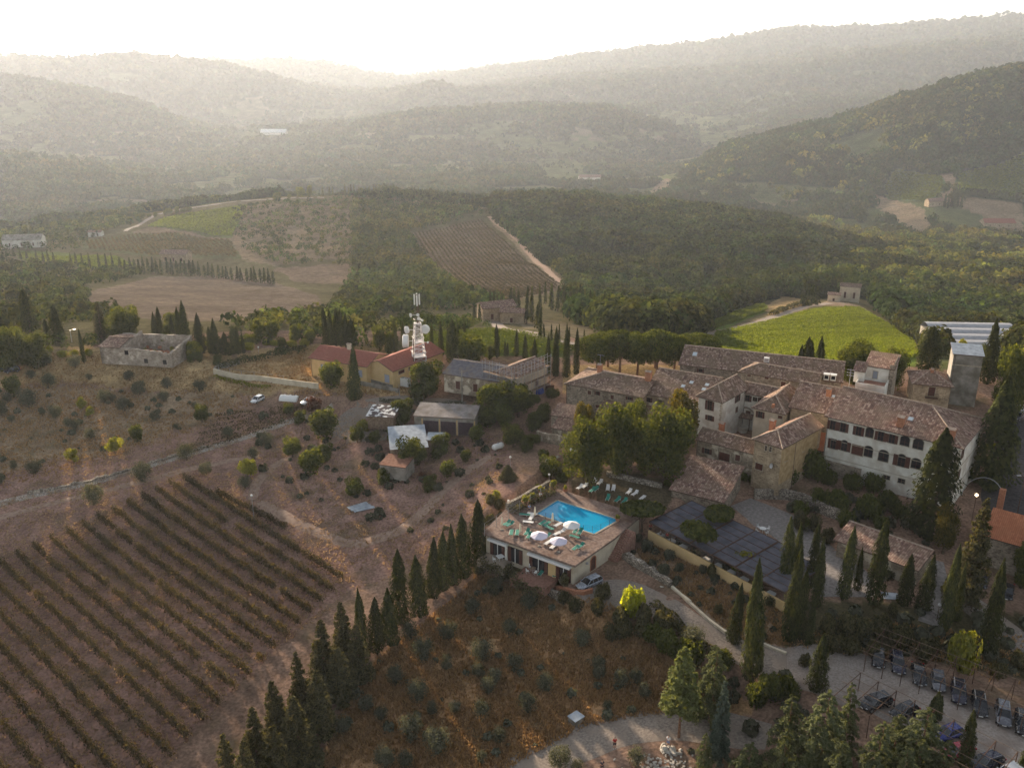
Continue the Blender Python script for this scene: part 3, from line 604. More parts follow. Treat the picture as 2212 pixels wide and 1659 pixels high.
class House:
    def __init__(h, name, label, cat, A, L, D, ang, z0, ze, rise=2.0, tr=None, hl=0, hr=0, axis='u', ov=.45, wall=None, roof=None, Az=None, group=None, caps=True, th=.14, world=None):
        if world is not None: a = np.array(world)
        else:
            o_ = WOLD(A[0], A[1], ze); ca, sa = math.cos(R(ang)), math.sin(R(ang)); B_ = o_+np.array([ca*L, sa*L, 0]); C_ = B_+np.array([-sa*D, ca*D, 0])
            a, B_, C_ = old2new(o_), old2new(B_), old2new(C_); d_ = (B_-a)[:2]; L1 = float(np.linalg.norm(d_)); d_ = d_/L1; D1 = float((C_-B_)[:2]@np.array([-d_[1], d_[0]]))
            kl, kd = L1/L, D1/D; ang = math.degrees(math.atan2(d_[1], d_[0])); L, D = L1, D1
            if tr is not None: tr = tr*(kd if axis == 'u' else kl)
            hl, hr = hl*(kl if axis == 'u' else kd), hr*(kl if axis == 'u' else kd)
        h.L, h.D, h.z0, h.ze, h.ov, h.ang = L, D, z0, ze, ov, R(ang); h.a = a
        h.root = thing(name, label, cat, (a[0], a[1], z0), h.ang, group); H = ze-z0; h.H = H
        LL, DD = (L, D) if axis == 'u' else (D, L)
        tr = DD/2 if tr is None else tr; h.tr = tr; h.hl, h.hr, h.rise, h.axis = hl, hr, rise, axis
        Q = (lambda a_, b_, z: (a_, b_, z)) if axis == 'u' else (lambda a_, b_, z: (b_, D-a_, z)) if True else None
        # for axis v: a runs from the back to the front; hr is the front hip
        polys = []; z = H; zr = H+rise
        P = [Q(0, 0, z), Q(LL, 0, z), Q(LL, DD, z), Q(0, DD, z), Q(hl, tr, zr), Q(LL-hr, tr, zr)]
        if tr > .01: polys.append([P[0], P[1], P[5], P[4]] if hl+hr < LL-.01 else [P[0], P[1], P[4]])
        if tr < DD-.01: polys.append([P[2], P[3], P[4], P[5]] if hl+hr < LL-.01 else [P[2], P[3], P[4]])
        if hl > 0: polys.append([P[3], P[0], P[4]])
        if hr > 0: polys.append([P[1], P[2], P[5]])
        wb = MB(); o = ov; zz = H-.06; zt = rise/max(tr, .01)*0
        wb.hexa([(o, o, 0), (L-o, o, 0), (L-o, D-o, 0), (o, D-o, 0), (o, o, zz), (L-o, o, zz), (L-o, D-o, zz), (o, D-o, zz)])
        def gable(a_):
            q = []
            for b_ in (o, tr, DD-o):
                zz_ = zr if b_ == tr and 0.02 < tr < DD-.02 else None
                if zz_ is None:
                    t_ = b_/tr if tr > .02 and b_ <= tr else (DD-b_)/(DD-tr) if DD-tr > .02 else 1
                    zz_ = H+rise*t_
                q.append((min(max(b_, o), DD-o), zz_-th-.02))
            w0, w1 = a_-.15, a_+.15
            base = [Q(w0, o+.01, H-.07), Q(w1, o+.01, H-.07)], [Q(w0, DD-o-.01, H-.07), Q(w1, DD-o-.01, H-.07)]
            ring = [(o+.01, H-.07)]+[(min(max(x_, o+.01), DD-o-.01), y_) for x_, y_ in q]+[(DD-o-.01, H-.07)]
            f0 = [Q(w0, x_, y_) for x_, y_ in ring]; f1 = [Q(w1, x_, y_) for x_, y_ in ring]
            wb.quad(*f0); wb.quad(*f1[::-1])
            for i in range(len(ring)):
                j = (i+1) % len(ring); wb.quad(f0[i], f1[i], f1[j], f0[j])
        if hl <= 0: gable(o+.155)
        if hr <= 0: gable(LL-o-.155)
        if tr >= DD-.01:      # lean-to: raise the back wall
            q = [Q(o+.3, DD-o-.3, H-.07), Q(LL-o-.3, DD-o-.3, H-.07), Q(LL-o-.3, DD-o-.01, H-.07), Q(o+.3, DD-o-.01, H-.07)]
            top = rise*(DD-o-.3)/DD-th-.03
            wb.hexa(q+[(p[0], p[1], p[2]+top+.07) for p in q])
        if axis == 'v': polys = [p for p in polys]
        h.wall = uvproj(wb.build('wall', wall or S_GREY, h.root))
        # orient top faces upward
        pp = []
        for p in polys:
            n_ = np.cross(np.array(p[1])-p[0], np.array(p[2])-p[0]); pp.append(p if n_[2] > 0 else p[::-1])
        h.roof = slab(pp, th, 'roof', [roof or T_OLD, M_FASCIA], h.root)
        if caps:
            c = MB(); e = .02
            c.tube(np.array(P[4])+(0, 0, e), np.array(P[5])+(0, 0, e), .13, n=6) if hl+hr < LL-.01 and .01 < tr < DD-.01 else None
            if hl > 0: c.tube(np.array(P[0])+(0, 0, e), np.array(P[4])+(0, 0, e), .12, n=6); c.tube(np.array(P[3])+(0, 0, e), np.array(P[4])+(0, 0, e), .12, n=6)
            if hr > 0: c.tube(np.array(P[1])+(0, 0, e), np.array(P[5])+(0, 0, e), .12, n=6); c.tube(np.array(P[2])+(0, 0, e), np.array(P[5])+(0, 0, e), .12, n=6)
            if c.v: c.build('ridge_cap', M_MORTAR, h.roof)
    def w2l(h, p):
        d = np.array(p)-[h.a[0], h.a[1], h.z0]; c, s = math.cos(h.ang), math.sin(h.ang)
        return np.array([d[0]*c+d[1]*s, -d[0]*s+d[1]*c, d[2]])
    def zr(h, s, t):
        a, b, LL, DD = (s, t, h.L, h.D) if h.axis == 'u' else (h.D-t, s, h.D, h.L)
        k = 1.0
        if b < h.tr: k = b/h.tr
        elif DD-h.tr > .01: k = (DD-b)/(DD-h.tr)
        if h.hl > 0: k = min(k, a/h.hl)
        if h.hr > 0: k = min(k, (LL-a)/h.hr)
        return h.H+h.rise*max(k, 0)
    def on(h, face, px):
        u, v = (px[0]-CX)/F, (px[1]-CY)/F; d = np.array([u, CP-SP*v, -(SP+CP*v)]); c, s = math.cos(h.ang), math.sin(h.ang)
        o = np.array([-h.a[0]*c-h.a[1]*s, h.a[0]*s-h.a[1]*c, CAMZ-h.z0]); dl = np.array([d[0]*c+d[1]*s, -d[0]*s+d[1]*c, d[2]])
        if face == 'F': k = (h.ov-o[1])/dl[1]
        elif face == 'R': k = (h.L-h.ov-o[0])/dl[0]
        else: k = (h.ov-o[0])/dl[0]
        p = o+dl*k; return (p[0], p[2]) if face == 'F' else (p[1], p[2])
    def fp(h, face, a, z, out):
        return (a, h.ov-out, z) if face == 'F' else (h.L-h.ov+out, a, z) if face == 'R' else (h.ov-out, a, z)
    def fbox(h, b, face, a0, a1, za, zb, o0, o1, m=0):
        P = [h.fp(face, a0, za, o1), h.fp(face, a1, za, o1), h.fp(face, a1, za, o0), h.fp(face, a0, za, o0)]
        if face == 'L': P = P[::-1]
        b.hexa(P+[(p[0], p[1], p[2]+zb-za) for p in P], m)
    def win(h, face, p0, p1, kind='shut', sh=M_SHUT, local=False, frame=M_FRAME, label=None):
        if local: (a0, zb), (a1, za) = p0, p1
        else: (a0, zb), (a1, za) = h.on(face, p0), h.on(face, p1)
        if a1 < a0: a0, a1 = a1, a0
        if zb < za: za, zb = zb, za
        root = h.wall; wd = a1-a0
        b = MB()
        if kind in ('shut', 'closed'):
            i0, i1 = (a0+wd*.26, a1-wd*.26) if kind == 'shut' else (a0, a1)
        else: i0, i1 = a0, a1
        arch = kind in ('arch', 'archshut')
        if kind == 'archshut': i0, i1 = a0+wd*.28, a1-wd*.28
        r = (i1-i0)/2; top = zb-r*.75 if arch else zb
        e = .09
        h.fbox(b, face, i0-e, i0, za, top, 0, .05); h.fbox(b, face, i1, i1+e, za, top, 0, .05); h.fbox(b, face, i0-e, i1+e, za-e, za, 0, .09)
        if not arch: h.fbox(b, face, i0-e, i1+e, zb, zb+e, 0, .05)
        else:
            cx_ = (i0+i1)/2; n = 10
            for k in range(n):
                t0, t1 = math.pi*k/n, math.pi*(k+1)/n
                q = [h.fp(face, cx_-(r+dr)*math.cos(t_), top+(r+dr)*.75*math.sin(t_), .05) for t_, dr in ((t0, 0), (t1, 0), (t1, e), (t0, e))]
                b.quad(*q); b.quad(*[h.fp(face, cx_-(r+e)*math.cos(t_), top+(r+e)*.75*math.sin(t_), o_) for t_, o_ in ((t0, .05), (t1, .05), (t1, 0), (t0, 0))])
        w_ = b.build('window' if kind != 'door' else 'door', frame, h.root)
        g = MB()
        if arch:
            cx_ = (i0+i1)/2; g.quad(*([h.fp(face, i0, za, .02), h.fp(face, i1, za, .02)]+[h.fp(face, cx_+r*math.cos(math.pi*k/12), top+r*.75*math.sin(math.pi*k/12), .02) for k in range(13)]))
        else: g.quad(h.fp(face, i0, za, .02), h.fp(face, i1, za, .02), h.fp(face, i1, zb, .02), h.fp(face, i0, zb, .02))
        g.build('pane', M_GLASS if kind not in ('closed',) else sh, w_)
        if kind != 'door':
            mm = MB(); c_ = (i0+i1)/2; h.fbox(mm, face, c_-.03, c_+.03, za, top, .022, .045)
            if kind != 'closed':
                h.fbox(mm, face, i0, i1, za+(top-za)*.5-.02, za+(top-za)*.5+.02, .024, .042); mm.build('glazing_bar', M_WOOD if kind in ('pane',) else M_SHUT, w_)
        else:
            mm = MB(); c_ = (i0+i1)/2; h.fbox(mm, face, i0+.03, c_-.01, za, zb-.03, .022, .06); h.fbox(mm, face, c_+.01, i1-.03, za, zb-.03, .022, .06); mm.build('door_leaf', sh, w_)
        if kind in ('shut', 'archshut'):
            for x0, x1 in ((a0, i0-.02), (i1+.02, a1)):
                s_ = MB(); h.fbox(s_, face, x0, x1, za+.0, (zb if kind == 'shut' else top+r*.3), .055, .095)
                for q in range(6):
                    zq = za+(zb-za)*(.08+.14*q); h.fbox(s_, face, x0+.04, x1-.04, zq, zq+.05, .095, .11)
                s_.build('shutter', sh, w_)
        if label: w_['label'] = label
        return w_
    def chimney(h, s, t, w=.8, d=.6, hh=1.2, mat=None, cap=True, n=None):
        z = h.zr(s, t); b = MB(); b.box((s, t, z-.4+(hh+.4)/2), (w, d, hh+.4))
        if cap:
            b.box((s, t, z+hh+.05), (w+.16, d+.16, .1)); b.quad((s-w*.6, t-d*.75, z+hh+.16), (s+w*.6, t-d*.75, z+hh+.16), (s+w*.6, t, z+hh+.42), (s-w*.6, t, z+hh+.42), m=1)
            b.quad((s+w*.6, t+d*.75, z+hh+.16), (s-w*.6, t+d*.75, z+hh+.16), (s-w*.6, t, z+hh+.42), (s+w*.6, t, z+hh+.42), m=1)
            for q in (-1, 1): b.box((s+q*w*.45, t, z+hh+.18), (.1, d, .2))
        return b.build(n or 'chimney', [mat or M_BRICK, M_MORTAR], h.roof)
    def skylight(h, s, t, w=.7, l=.9, mat=None, name='skylight'):
        e = .04; q = [(s-w/2, t-l/2), (s+w/2, t-l/2), (s+w/2, t+l/2), (s-w/2, t+l/2)]; b = MB()
        lo = [(x, y, h.zr(x, y)-.05) for x, y in q]; up = [(x, y, h.zr(x, y)+.08) for x, y in q]; b.hexa(lo+up, 0)
        b.quad(*[(s+(x-s)*.82, t+(y-t)*.82, h.zr(s+(x-s)*.82, t+(y-t)*.82)+.09) for x, y in q], m=1)
        return b.build(name, [M_METAL, mat or M_SKY], h.roof)
    def pipe(h, face, a, z1_=None):
        b = MB(); p = h.fp(face, a, 0, .08); b.tube((p[0], p[1], 0), (p[0], p[1], h.H-.1), .05, n=6); b.build('drainpipe', M_FASCIA, h.wall)
    def roofpt(h, px):     # roof point (s,t) under a survey pixel, by marching the ray
        u, v = (px[0]-CX)/F, (px[1]-CY)/F
        for k in np.arange(60, 260, .1):
            p = h.w2l((u*k, (CP-SP*v)*k, CAMZ-(SP+CP*v)*k))
            if -1 < p[0] < h.L+1 and -1 < p[1] < h.D+1 and p[2] <= h.zr(min(max(p[0], 0), h.L), min(max(p[1], 0), h.D)): return p[0], p[1]
        return h.L/2, h.D/2
M_SKY = plain('skylight_glass', (.55, .62, .66), .15, 0, .7)
def quoins(h, face, a, za, zb, mat=None):
    b = MB(); n = int((zb-za)/.42)
    for k in range(n):
        wq = .34 if k % 2 else .22; z = za+k*.42
        if face == 'FR': h.fbox(b, 'F', h.L-h.ov-wq, h.L-h.ov+.03, z, z+.34, 0, .03); h.fbox(b, 'R', h.ov-.0, h.ov+(.56-wq), z, z+.34, 0, .03)
        else: h.fbox(b, 'F', a-wq/2, a+wq/2, z, z+.34, 0, .03)
    b.build('quoin', mat or M_FRAME, h.wall)
# ================================================================== the white villa
v = House('villa', 'long white three storey villa with arched windows and brown shutters beside the tall cypress', 'villa', z2(527, 712), 20.4, 13.4, -33.1, 3.2, 13.5, 3.1, hr=6.7, wall=P_WHITE, roof=T_OLD2, ov=.5)
for q in ((560, 740, 640, 835), (645, 760, 727, 855), (775, 790, 858, 885), (957, 832, 1045, 930), (1050, 855, 1140, 950)):
    v.win('F', z2(*q[:2]), z2(*q[2:]), 'shut')
for q in ((882, 800, 936, 897), (1172, 868, 1236, 968), (1280, 890, 1352, 998), (1440, 935, 1500, 1040)):
    v.win('F', z2(*q[:2]), z2(*q[2:]), 'arch')
v.win('F', z2(566, 893), z2(642, 995), 'shut'); v.win('F', z2(648, 900), z2(745, 1015), 'archshut'); v.win('F', z2(765, 945), z2(848, 1048), 'closed')
v.win('F', z2(870, 953), z2(928, 1060), 'arch'); v.win('F', z2(990, 985), z2(1060, 1100), 'arch'); v.win('F', z2(1114, 1012), z2(1238, 1150), 'archshut')
v.win('F', z2(1265, 1055), z2(1330, 1160), 'arch'); v.win('F', z2(1440, 1095), z2(1500, 1200), 'arch')
v.win('F', z2(1025, 1200), z2(1075, 1245), 'pane'); v.win('F', z2(1148, 1228), z2(1200, 1280), 'pane')
v.win('R', (1.4, 9.4), (3.0, 7.8), 'shut', local=True); v.win('R', (1.4, 6.0), (3.0, 4.3), 'shut', local=True)
for za in (6.35, 3.25):
    b = MB(); v.fbox(b, 'F', v.ov-.02, v.L-v.ov+.02, za, za+.09, 0, .06); v.fbox(b, 'R', v.ov, v.D-v.ov, za, za+.09, 0, .06); b.build('string_course', M_FRAME, v.wall)
quoins(v, 'FR', 0, 0.2, 9.9)
b = MB(); v.fbox(b, 'F', v.ov, 6.9, 0, 2.7, 0, .12); uvproj(b.build('stone_plinth', S_GREY, v.wall))
v.win('F', (2.1, 1.9), (4.5, .6), 'closed', local=True)
s, t = v.roofpt(z2(1165, 790)); v.chimney(s, t, 1.0, .9, 1.3); s, t = v.roofpt(z2(1585, 890)); v.chimney(s, t, 1.1, .9, 1.2)
s, t = v.roofpt(z2(1250, 738)); v.skylight(s, t, .8, .8); v.pipe('F', .62)
b = MB(); b.quad((-.02, 1.0, v.zr(0, 1.0)+.02), (-.02, 3.2, v.zr(0, 3.2)+.02), (-.8, 3.2, v.zr(0, 3.2)-1.2), (-.8, 1.0, v.zr(0, 1)-1.0)); 
# ------------------------------------------------------------------ wing west of the villa
wg = House('villa_wing', 'tiled wing with orange gable end joining the white villa to the courtyard', 'house', z2(225, 635), 7.2, 12.0, -27, 4, 12.2, 2.6, wall=S_WARM, roof=T_OLD2, ov=.4)
s, t = wg.roofpt(z2(563, 545)); wg.chimney(s, t, .75, .6, 1.1); s, t = wg.roofpt(z2(605, 552)); wg.skylight(s, t, .5, .6)
b = MB(); q0 = wg.w2l(W(*z2(465, 700), 12.6)); 
p1, p2 = wg.L-.02, .1
b.hexa([(p1, .2, 6.4), (p1+.25, .2, 6.4), (p1+.25, 2.2, 6.4), (p1, 2.2, 6.4), (p1, .2, 8.5), (p1+.25, .2, 8.5), (p1+.25, 2.2, 9.3), (p1, 2.2, 9.3)]); b.build('gable_patch', P_ORANGE, wg.wall)
# ------------------------------------------------------------------ courtyard group
cl = House('courtyard_house', 'white plastered house with hipped tile roof on the near side of the courtyard', 'house', z1(1480, 580), 5.2, 9.0, -35, 3.6, 12, 2.1, axis='v', hr=2.6, wall=P_WHITE, roof=T_OLD)
for q, k in (((405, 430, 525, 600), 'shut'), ((405, 645, 528, 752), 'shut'), ((405, 840, 500, 910), 'shut')): cl.win('F', c2(*q[:2]), c2(*q[2:]), k)
cl.win('R', c2(838, 380), c2(905, 440), 'shut'); cl.win('R', c2(850, 545), c2(872, 605), 'closed'); quoins(cl, 'FR', 0, .2, 8.2)
cbk = House('courtyard_arch_house', 'white house with a big blind arch and brown shutters at the back of the courtyard', 'house', c2(905, 318), 9.5, 4.6, -29, 3.8, 11.3, 1.3, wall=P_WHITE, roof=T_OLD)
cbk.win('F', c2(960, 350), c2(1080, 465), 'shut'); cbk.win('F', c2(1105, 390), c2(1160, 455), 'pane'); cbk.win('F', c2(1182, 395), c2(1262, 480), 'shut')
b = MB(); s0, zt = cbk.on('F', c2(880, 560)); s1, _ = cbk.on('F', c2(1125, 760)); cx_ = (s0+s1)/2; r_ = (s1-s0)/2; zc = 2.6
for k in range(16):
    t0, t1 = math.pi*k/16, math.pi*(k+1)/16
    qq = [(cx_-(r_+dr)*math.cos(t_), cbk.ov-o_, zc+(r_+dr)*1.15*math.sin(t_)) for o_ in (0, .12) for t_, dr in ((t0, 0), (t1, 0), (t1, .28), (t0, .28))]
    b.hexa(qq)
b.box((s0-.14, cbk.ov-.06, zc/2), (.28, .12, zc)); b.box((s1+.14, cbk.ov-.06, zc/2), (.28, .12, zc)); b.build('stone_arch', S_GREY, cbk.wall)
cbk.win('F', c2(1005, 590), c2(1062, 640), 'closed'); cbk.pipe('F', .9)
cr = House('courtyard_cream_house', 'cream plastered house with hipped roof and two satellite dishes beside the courtyard', 'house', c2(1075, 545), 5.9, 9.5, -29, 3.8, 11.5, 1.9, axis='v', hr=2.9, wall=P_CREAM, roof=T_OLD)
cr.win('F', c2(1150, 590), c2(1268, 708), 'shut'); cr.win('F', c2(1475, 660), c2(1530, 715), 'closed'); s, t = cr.roofpt(c2(1400, 540)); cr.chimney(s, t, .45, .45, .5, cap=False)
def dish(parent, p, r, az, el=20, mat=None, name='satellite_dish'):
    b = MB(); n = 18; d = np.array([math.cos(R(az))*math.cos(R(el)), math.sin(R(az))*math.cos(R(el)), math.sin(R(el))]); u = np.cross(d, (0, 0, 1)); u /= np.linalg.norm(u); w_ = np.cross(u, d); P = np.array(p, float)
    rings = []
    for rr, dep in ((0, -.28), (.5, -.2), (.85, -.08), (1, 0)):
        rings.append([tuple(P+r*(rr*(math.cos(6.2832*i/n)*u+math.sin(6.2832*i/n)*w_)+dep*d)) for i in range(n)])
    k = len(b.v)
    for q in rings: b.v += q
    for j in range(3):
        for i in range(n): i2 = (i+1) % n; b.f.append([k+j*n+i, k+j*n+i2, k+(j+1)*n+i2, k+(j+1)*n+i]); b.m.append(0)
    b.tube(P-.25*r*d, P+.6*r*d, .02, n=4); b.tube(P-.28*r*d, P-.28*r*d-np.array([0, 0, r*1.2]), .03, n=5)
    return b.build(name, mat or M_METAL, parent)
for q in ((1665, 590), (1722, 590)):
    s, t = cr.roofpt(c2(*q)); dish(cr.roof, (s, t, cr.zr(s, t)+.5), .42, 200)
# well and pot in the courtyard
wx = W(*c2(950, 880), 4.4)
wl = thing('well', 'round white plastered well with a small tiled canopy in the courtyard', 'well', (wx[0], wx[1], 4.0), R(-29))
b = MB(); b.lathe((0, 0, 0), [(.85, 0), (.85, .9), (1.0, .95), (1.0, 1.1), (.75, 1.1), (.75, .2)], 18); b.build('well_head', P_WHITE, wl)
b = MB(); [b.box((x, .6, 1.6), (.14, .14, 3.2)) for x in (-.95, .95)]; b.build('post', M_WOOD, wl)
slab([[(-1.6, -.6, 3.0), (1.6, -.6, 3.0), (1.6, .6, 3.55), (-1.6, .6, 3.55)], [(1.6, 1.8, 3.0), (-1.6, 1.8, 3.0), (-1.6, .6, 3.55), (1.6, .6, 3.55)]], .1, 'canopy_roof', [T_OLD, M_FASCIA], wl)
# ------------------------------------------------------------------ stone houses in front of the courtyard
lo = House('low_stone_house', 'low stone house with brown shutters behind the big tiled shed', 'house', c2(238, 1008), 10.4, 5.0, -31.5, 3.2, 8.0, 1.2, wall=S_PATCH, roof=T_OLD, tr=2.6, ov=.35)
for q, k in (((355, 1128, 495, 1245), 'shut'), ((605, 1190, 755, 1350), 'door'), ((845, 1235, 908, 1340), 'closed')): lo.win('F', c2(*q[:2]), c2(*q[2:]), k)
lo.pipe('F', .5); s, t = lo.roofpt(c2(625, 900)); lo.chimney(s, t+.4, .8, .7, 1.3); lo.pipe('F', 4.4)
st = House('stone_corner_house', 'tall stone corner house with hipped roof, ochre side wall and two slit windows', 'house', c2(1085, 1008), 5.2, 12.2, -40, 2.6, 11.0, 1.6, axis='v', hr=2.6, wall=S_WARM, roof=T_OLD2, ov=.35)
for q, k in (((1285, 1105, 1305, 1185), 'pane'), ((1350, 1120, 1372, 1200), 'pane'), ((1143, 1350, 1240, 1480), 'door')): st.win('F', c2(*q[:2]), c2(*q[2:]), k)
st.win('R', (1.4, 7.2), (2.4, 5.6), 'closed', local=True); st.win('R', (7.0, 6.6), (7.7, 5.6), 'closed', local=True); st.pipe('R', 4.6)
b = MB(); st.fbox(b, 'R', .36, 11.8, 2.0, 8.2, 0, .06); b.build('ochre_render', P_ORANGE2, st.wall)
s, t = st.roofpt(c2(1235, 870)); st.chimney(.6, 5.0, .8, .7, 1.5); dish(st.wall, st.fp('F', 3.9, 5.0, .4), .45, 240)
li = House('link_house', 'small red tiled lean-to between the ochre wall and the white villa', 'house', c2(1830, 1115), 4.2, 4.6, -33, 3.0, 7.0, 2.2, tr=4.6, wall=S_WARM, roof=T_ORANGE, ov=.2, caps=False)
# ------------------------------------------------------------------ back row
fa = House('long_farmhouse', 'long low stone farmhouse with shallow tiled roof behind the village', 'farmhouse', z1(1325, 300), 31.5, 11.0, -17, 5.0, 11.0, 2.2, wall=S_GREY, roof=T_OLD, ov=.35)
fa.win('F', z1(1497, 335), z1(1555, 372), 'shut'); s, t = fa.roofpt(z1(1475, 210)); fa.skylight(s, t, .9, 1.2)
for q in ((220, 365), (275, 370), (545, 405), (602, 410)):
    s, t = fa.roofpt(z2(*q)); b = MB(); z = fa.zr(s, t); b.box((s, t, z+.45), (.95, .8, 1.1)); b.box((s, t-.41, z+.5), (.7, .04, .7), m=1); b.box((s, t, z+1.06), (1.15, 1.0, .1), m=0); b.build('dormer', [M_WHITE, M_GLASS], fa.roof)
s, t = fa.roofpt(z2(45, 262)); b = MB(); z = fa.zr(s, t); b.box((s, t, z+.5), (1.0, .6, .9)); b.box((s, t-.31, z+.5), (.8, .03, .6), m=1); b.build('roof_box', [M_WHITE, M_METAL], fa.roof)
s, t = fa.roofpt(z2(320, 375)); fa.chimney(s, t, 1.0, .7, 1.1)
bs = House('back_stone_house', 'plain stone house wall with small square windows behind the courtyard arch', 'house', c2(880, 15), 14.5, 6.0, -27, 4.0, 11.6, 1.3, hl=3.0, wall=S_GREY, roof=T_OLD, ov=.3)
for q in ((1020, 55, 1070, 92), (1275, 92, 1332, 132), (978, 182, 1028, 208), (1518, 160, 1578, 255)): bs.win('F', c2(*q[:2]), c2(*q[2:]), 'closed')
lf = House('west_farmhouse', 'stone farmhouse with hipped tile roof and an aerial on its chimney below the stone pines', 'farmhouse', z1(308, 470), 16.4, 10.0, -24, 3.4, 9.0, 1.7, hl=6.0, wall=S_GREY, roof=T_OLD, ov=.4)
for q, k in (((520, 530, 550, 570), 'closed'), ((583, 535, 632, 578), 'shut'), ((725, 570, 752, 612), 'closed'), ((862, 582, 925, 622), 'shut'), ((590, 655, 628, 690), 'closed')): lf.win('F', z1(*q[:2]), z1(*q[2:]), k)
s, t = lf.roofpt(z1(628, 368)); c_ = lf.chimney(s, t, .8, .8, 1.4)
b = MB(); z = lf.zr(s, t)+1.8; b.tube((s, t, z-.3), (s, t, z+1.8), .03, n=5); b.tube((s-.7, t, z+1.7), (s+.9, t, z+1.7), .02, n=4)
for k in range(5): b.tube((s-.5+.3*k, t-.35, z+1.7), (s-.5+.3*k, t+.35, z+1.7), .015, n=4)
b.build('aerial', M_METAL, lf.roof); lf.pipe('F', .45)
s, t = 15.2, 5.4; lf.chimney(s, t, 1.1, .8, 1.6)
mf = House('middle_farmhouse', 'stone farmhouse whose plain tiled roof carries four small skylights', 'farmhouse', z1(1005, 558), 12.8, 12.0, -24, 3.6, 9.0, 2.6, tr=7.5, wall=S_PATCH, roof=T_OLD, ov=.35)
for q in ((1445, 462), (1370, 495), (1583, 484), (1555, 523)): s, t = mf.roofpt(z1(*q)); mf.skylight(s, t, .75, .8)
for q, k in (((1035, 590, 1095, 640), 'shut'), ((1145, 612, 1200, 662), 'shut')): mf.win('F', z1(*q[:2]), z1(*q[2:]), k)
lt = House('leanto_house', 'small tile roofed lean-to tucked behind the garden trees', 'shed', z1(980, 735), 6.0, 4.0, -24, 3.2, 6.0, 1.2, tr=4.0, wall=S_GREY, roof=T_OLD, caps=False)
lt2 = House('stair_house', 'narrow stone annex with sloping tile roof against the west farmhouse', 'annex', z1(588, 720), 4.2, 3.8, -24, 3.0, 6.0, 1.3, tr=3.8, wall=S_GREY, roof=T_OLD, caps=False)
# loggia tower
tw = House('loggia_tower', 'roof terrace tower with white parapet and a tall stone side wall above the villa', 'tower', z2(862, 288), 5.0, 5.4, -25, 11.3, 18.4, 1.0, tr=5.4, wall=P_WHITE, roof=T_OLD2, ov=.3, caps=False)
b = MB(); tw.fbox(b, 'R', .28, 5.12, 0, 8.3, 0, .1); tw.fbox(b, 'F', 4.1, 4.8, 0, 7.8, 0, .08); uvproj(b.build('stone_side', S_GREY, tw.wall)); tw.win('F', z2(940, 335), z2(970, 400), 'closed', sh=plain('grey_blue_door', (.24, .26, .30), .6)); tw.win('R', (1.2, 7.2), (1.6, 6.0), 'closed', local=True)
b = MB(); Lx = 4.7
b.box((1.9, -1.75, 2.2), (Lx, 4.1, 4.4)); b.box((1.9, -1.75, 4.45), (Lx-.3, 3.8, .1), m=1)
for c_, d_ in (((1.9, -3.75, 4.75), (Lx, .15, .7)), ((-.42, -1.75, 4.75), (.15, 4.1, .7)), ((4.2, -1.75, 4.75), (.15, 4.1, .7))): b.box(c_, d_)
b.build('terrace', [P_WHITE, noisy('terrace_clay_tile', (.34, .17, .12), (.44, .24, .17), 3, .8)], tw.root)
b = MB(); b.box((-.4, -.3, 5.4), (1.7, 2.0, 2.2)); b.build('stair_head', P_WHITE, tw.root); slab([[(-1.5, -1.6, 6.4), (.6, -1.6, 6.4), (.6, .9, 7.5), (-1.5, .9, 7.5)]], .12, 'stair_roof', [T_OLD2, M_FASCIA], tw.root)
b = MB(); b.tube((-1.7, -2.2, 3.5), (-1.7, -2.2, 6.8), .04, n=5)
for k in range(3):
    b.tube((-2.3, -2.2, 5.6+.5*k), (-1.1, -2.2, 5.6+.5*k), .03, n=4)
    for j in range(4): b.tube((-2.2+.35*j, -2.5, 5.6+.5*k), (-2.2+.35*j, -1.9, 5.6+.5*k), .02, n=4)
b.build('aerial', M_METAL, tw.root)
sh_ = House('square_stone_house', 'small square stone house with pyramid tile roof beside the water tower', 'house', z2(1262, 442), 7.6, 6.8, -13, 5.2, 9.8, 1.7, hl=3.6, hr=3.6, wall=S_WARM, roof=T_OLD2)
sh_.win('F', z2(1405, 468), z2(1448, 545), 'door'); s, t = 3.8, 3.6; sh_.chimney(s, t, .5, .5, .4)
b = MB(); s0, z_ = sh_.on('F', z2(1370, 548)); s1, _ = sh_.on('F', z2(1475, 548)); sh_.fbox(b, 'F', s0, s1, z_-.12, z_, 0, .8)
for k in range(12): a_ = s0+(s1-s0)*k/11; sh_.fbox(b, 'F', a_-.02, a_+.02, z_, z_+.9, .74, .78)
sh_.fbox(b, 'F', s0, s1, z_+.9, z_+.94, .72, .8); b.build('balcony', M_RUST, sh_.root)
wt = House('water_tower', 'square concrete water tower with a pale metal roof', 'water tower', z2(1603, 192), 5.7, 4.2, -15, 4.6, 15.2, .9, tr=4.2, wall=P_GREY, roof=M_SHEET, ov=.25, caps=False)
b = MB(); wt.fbox(b, 'F', .25, 5.45, 8.3, 8.5, 0, .06); b.build('string_course', M_FRAME, wt.wall); wt.pipe('F', .6)
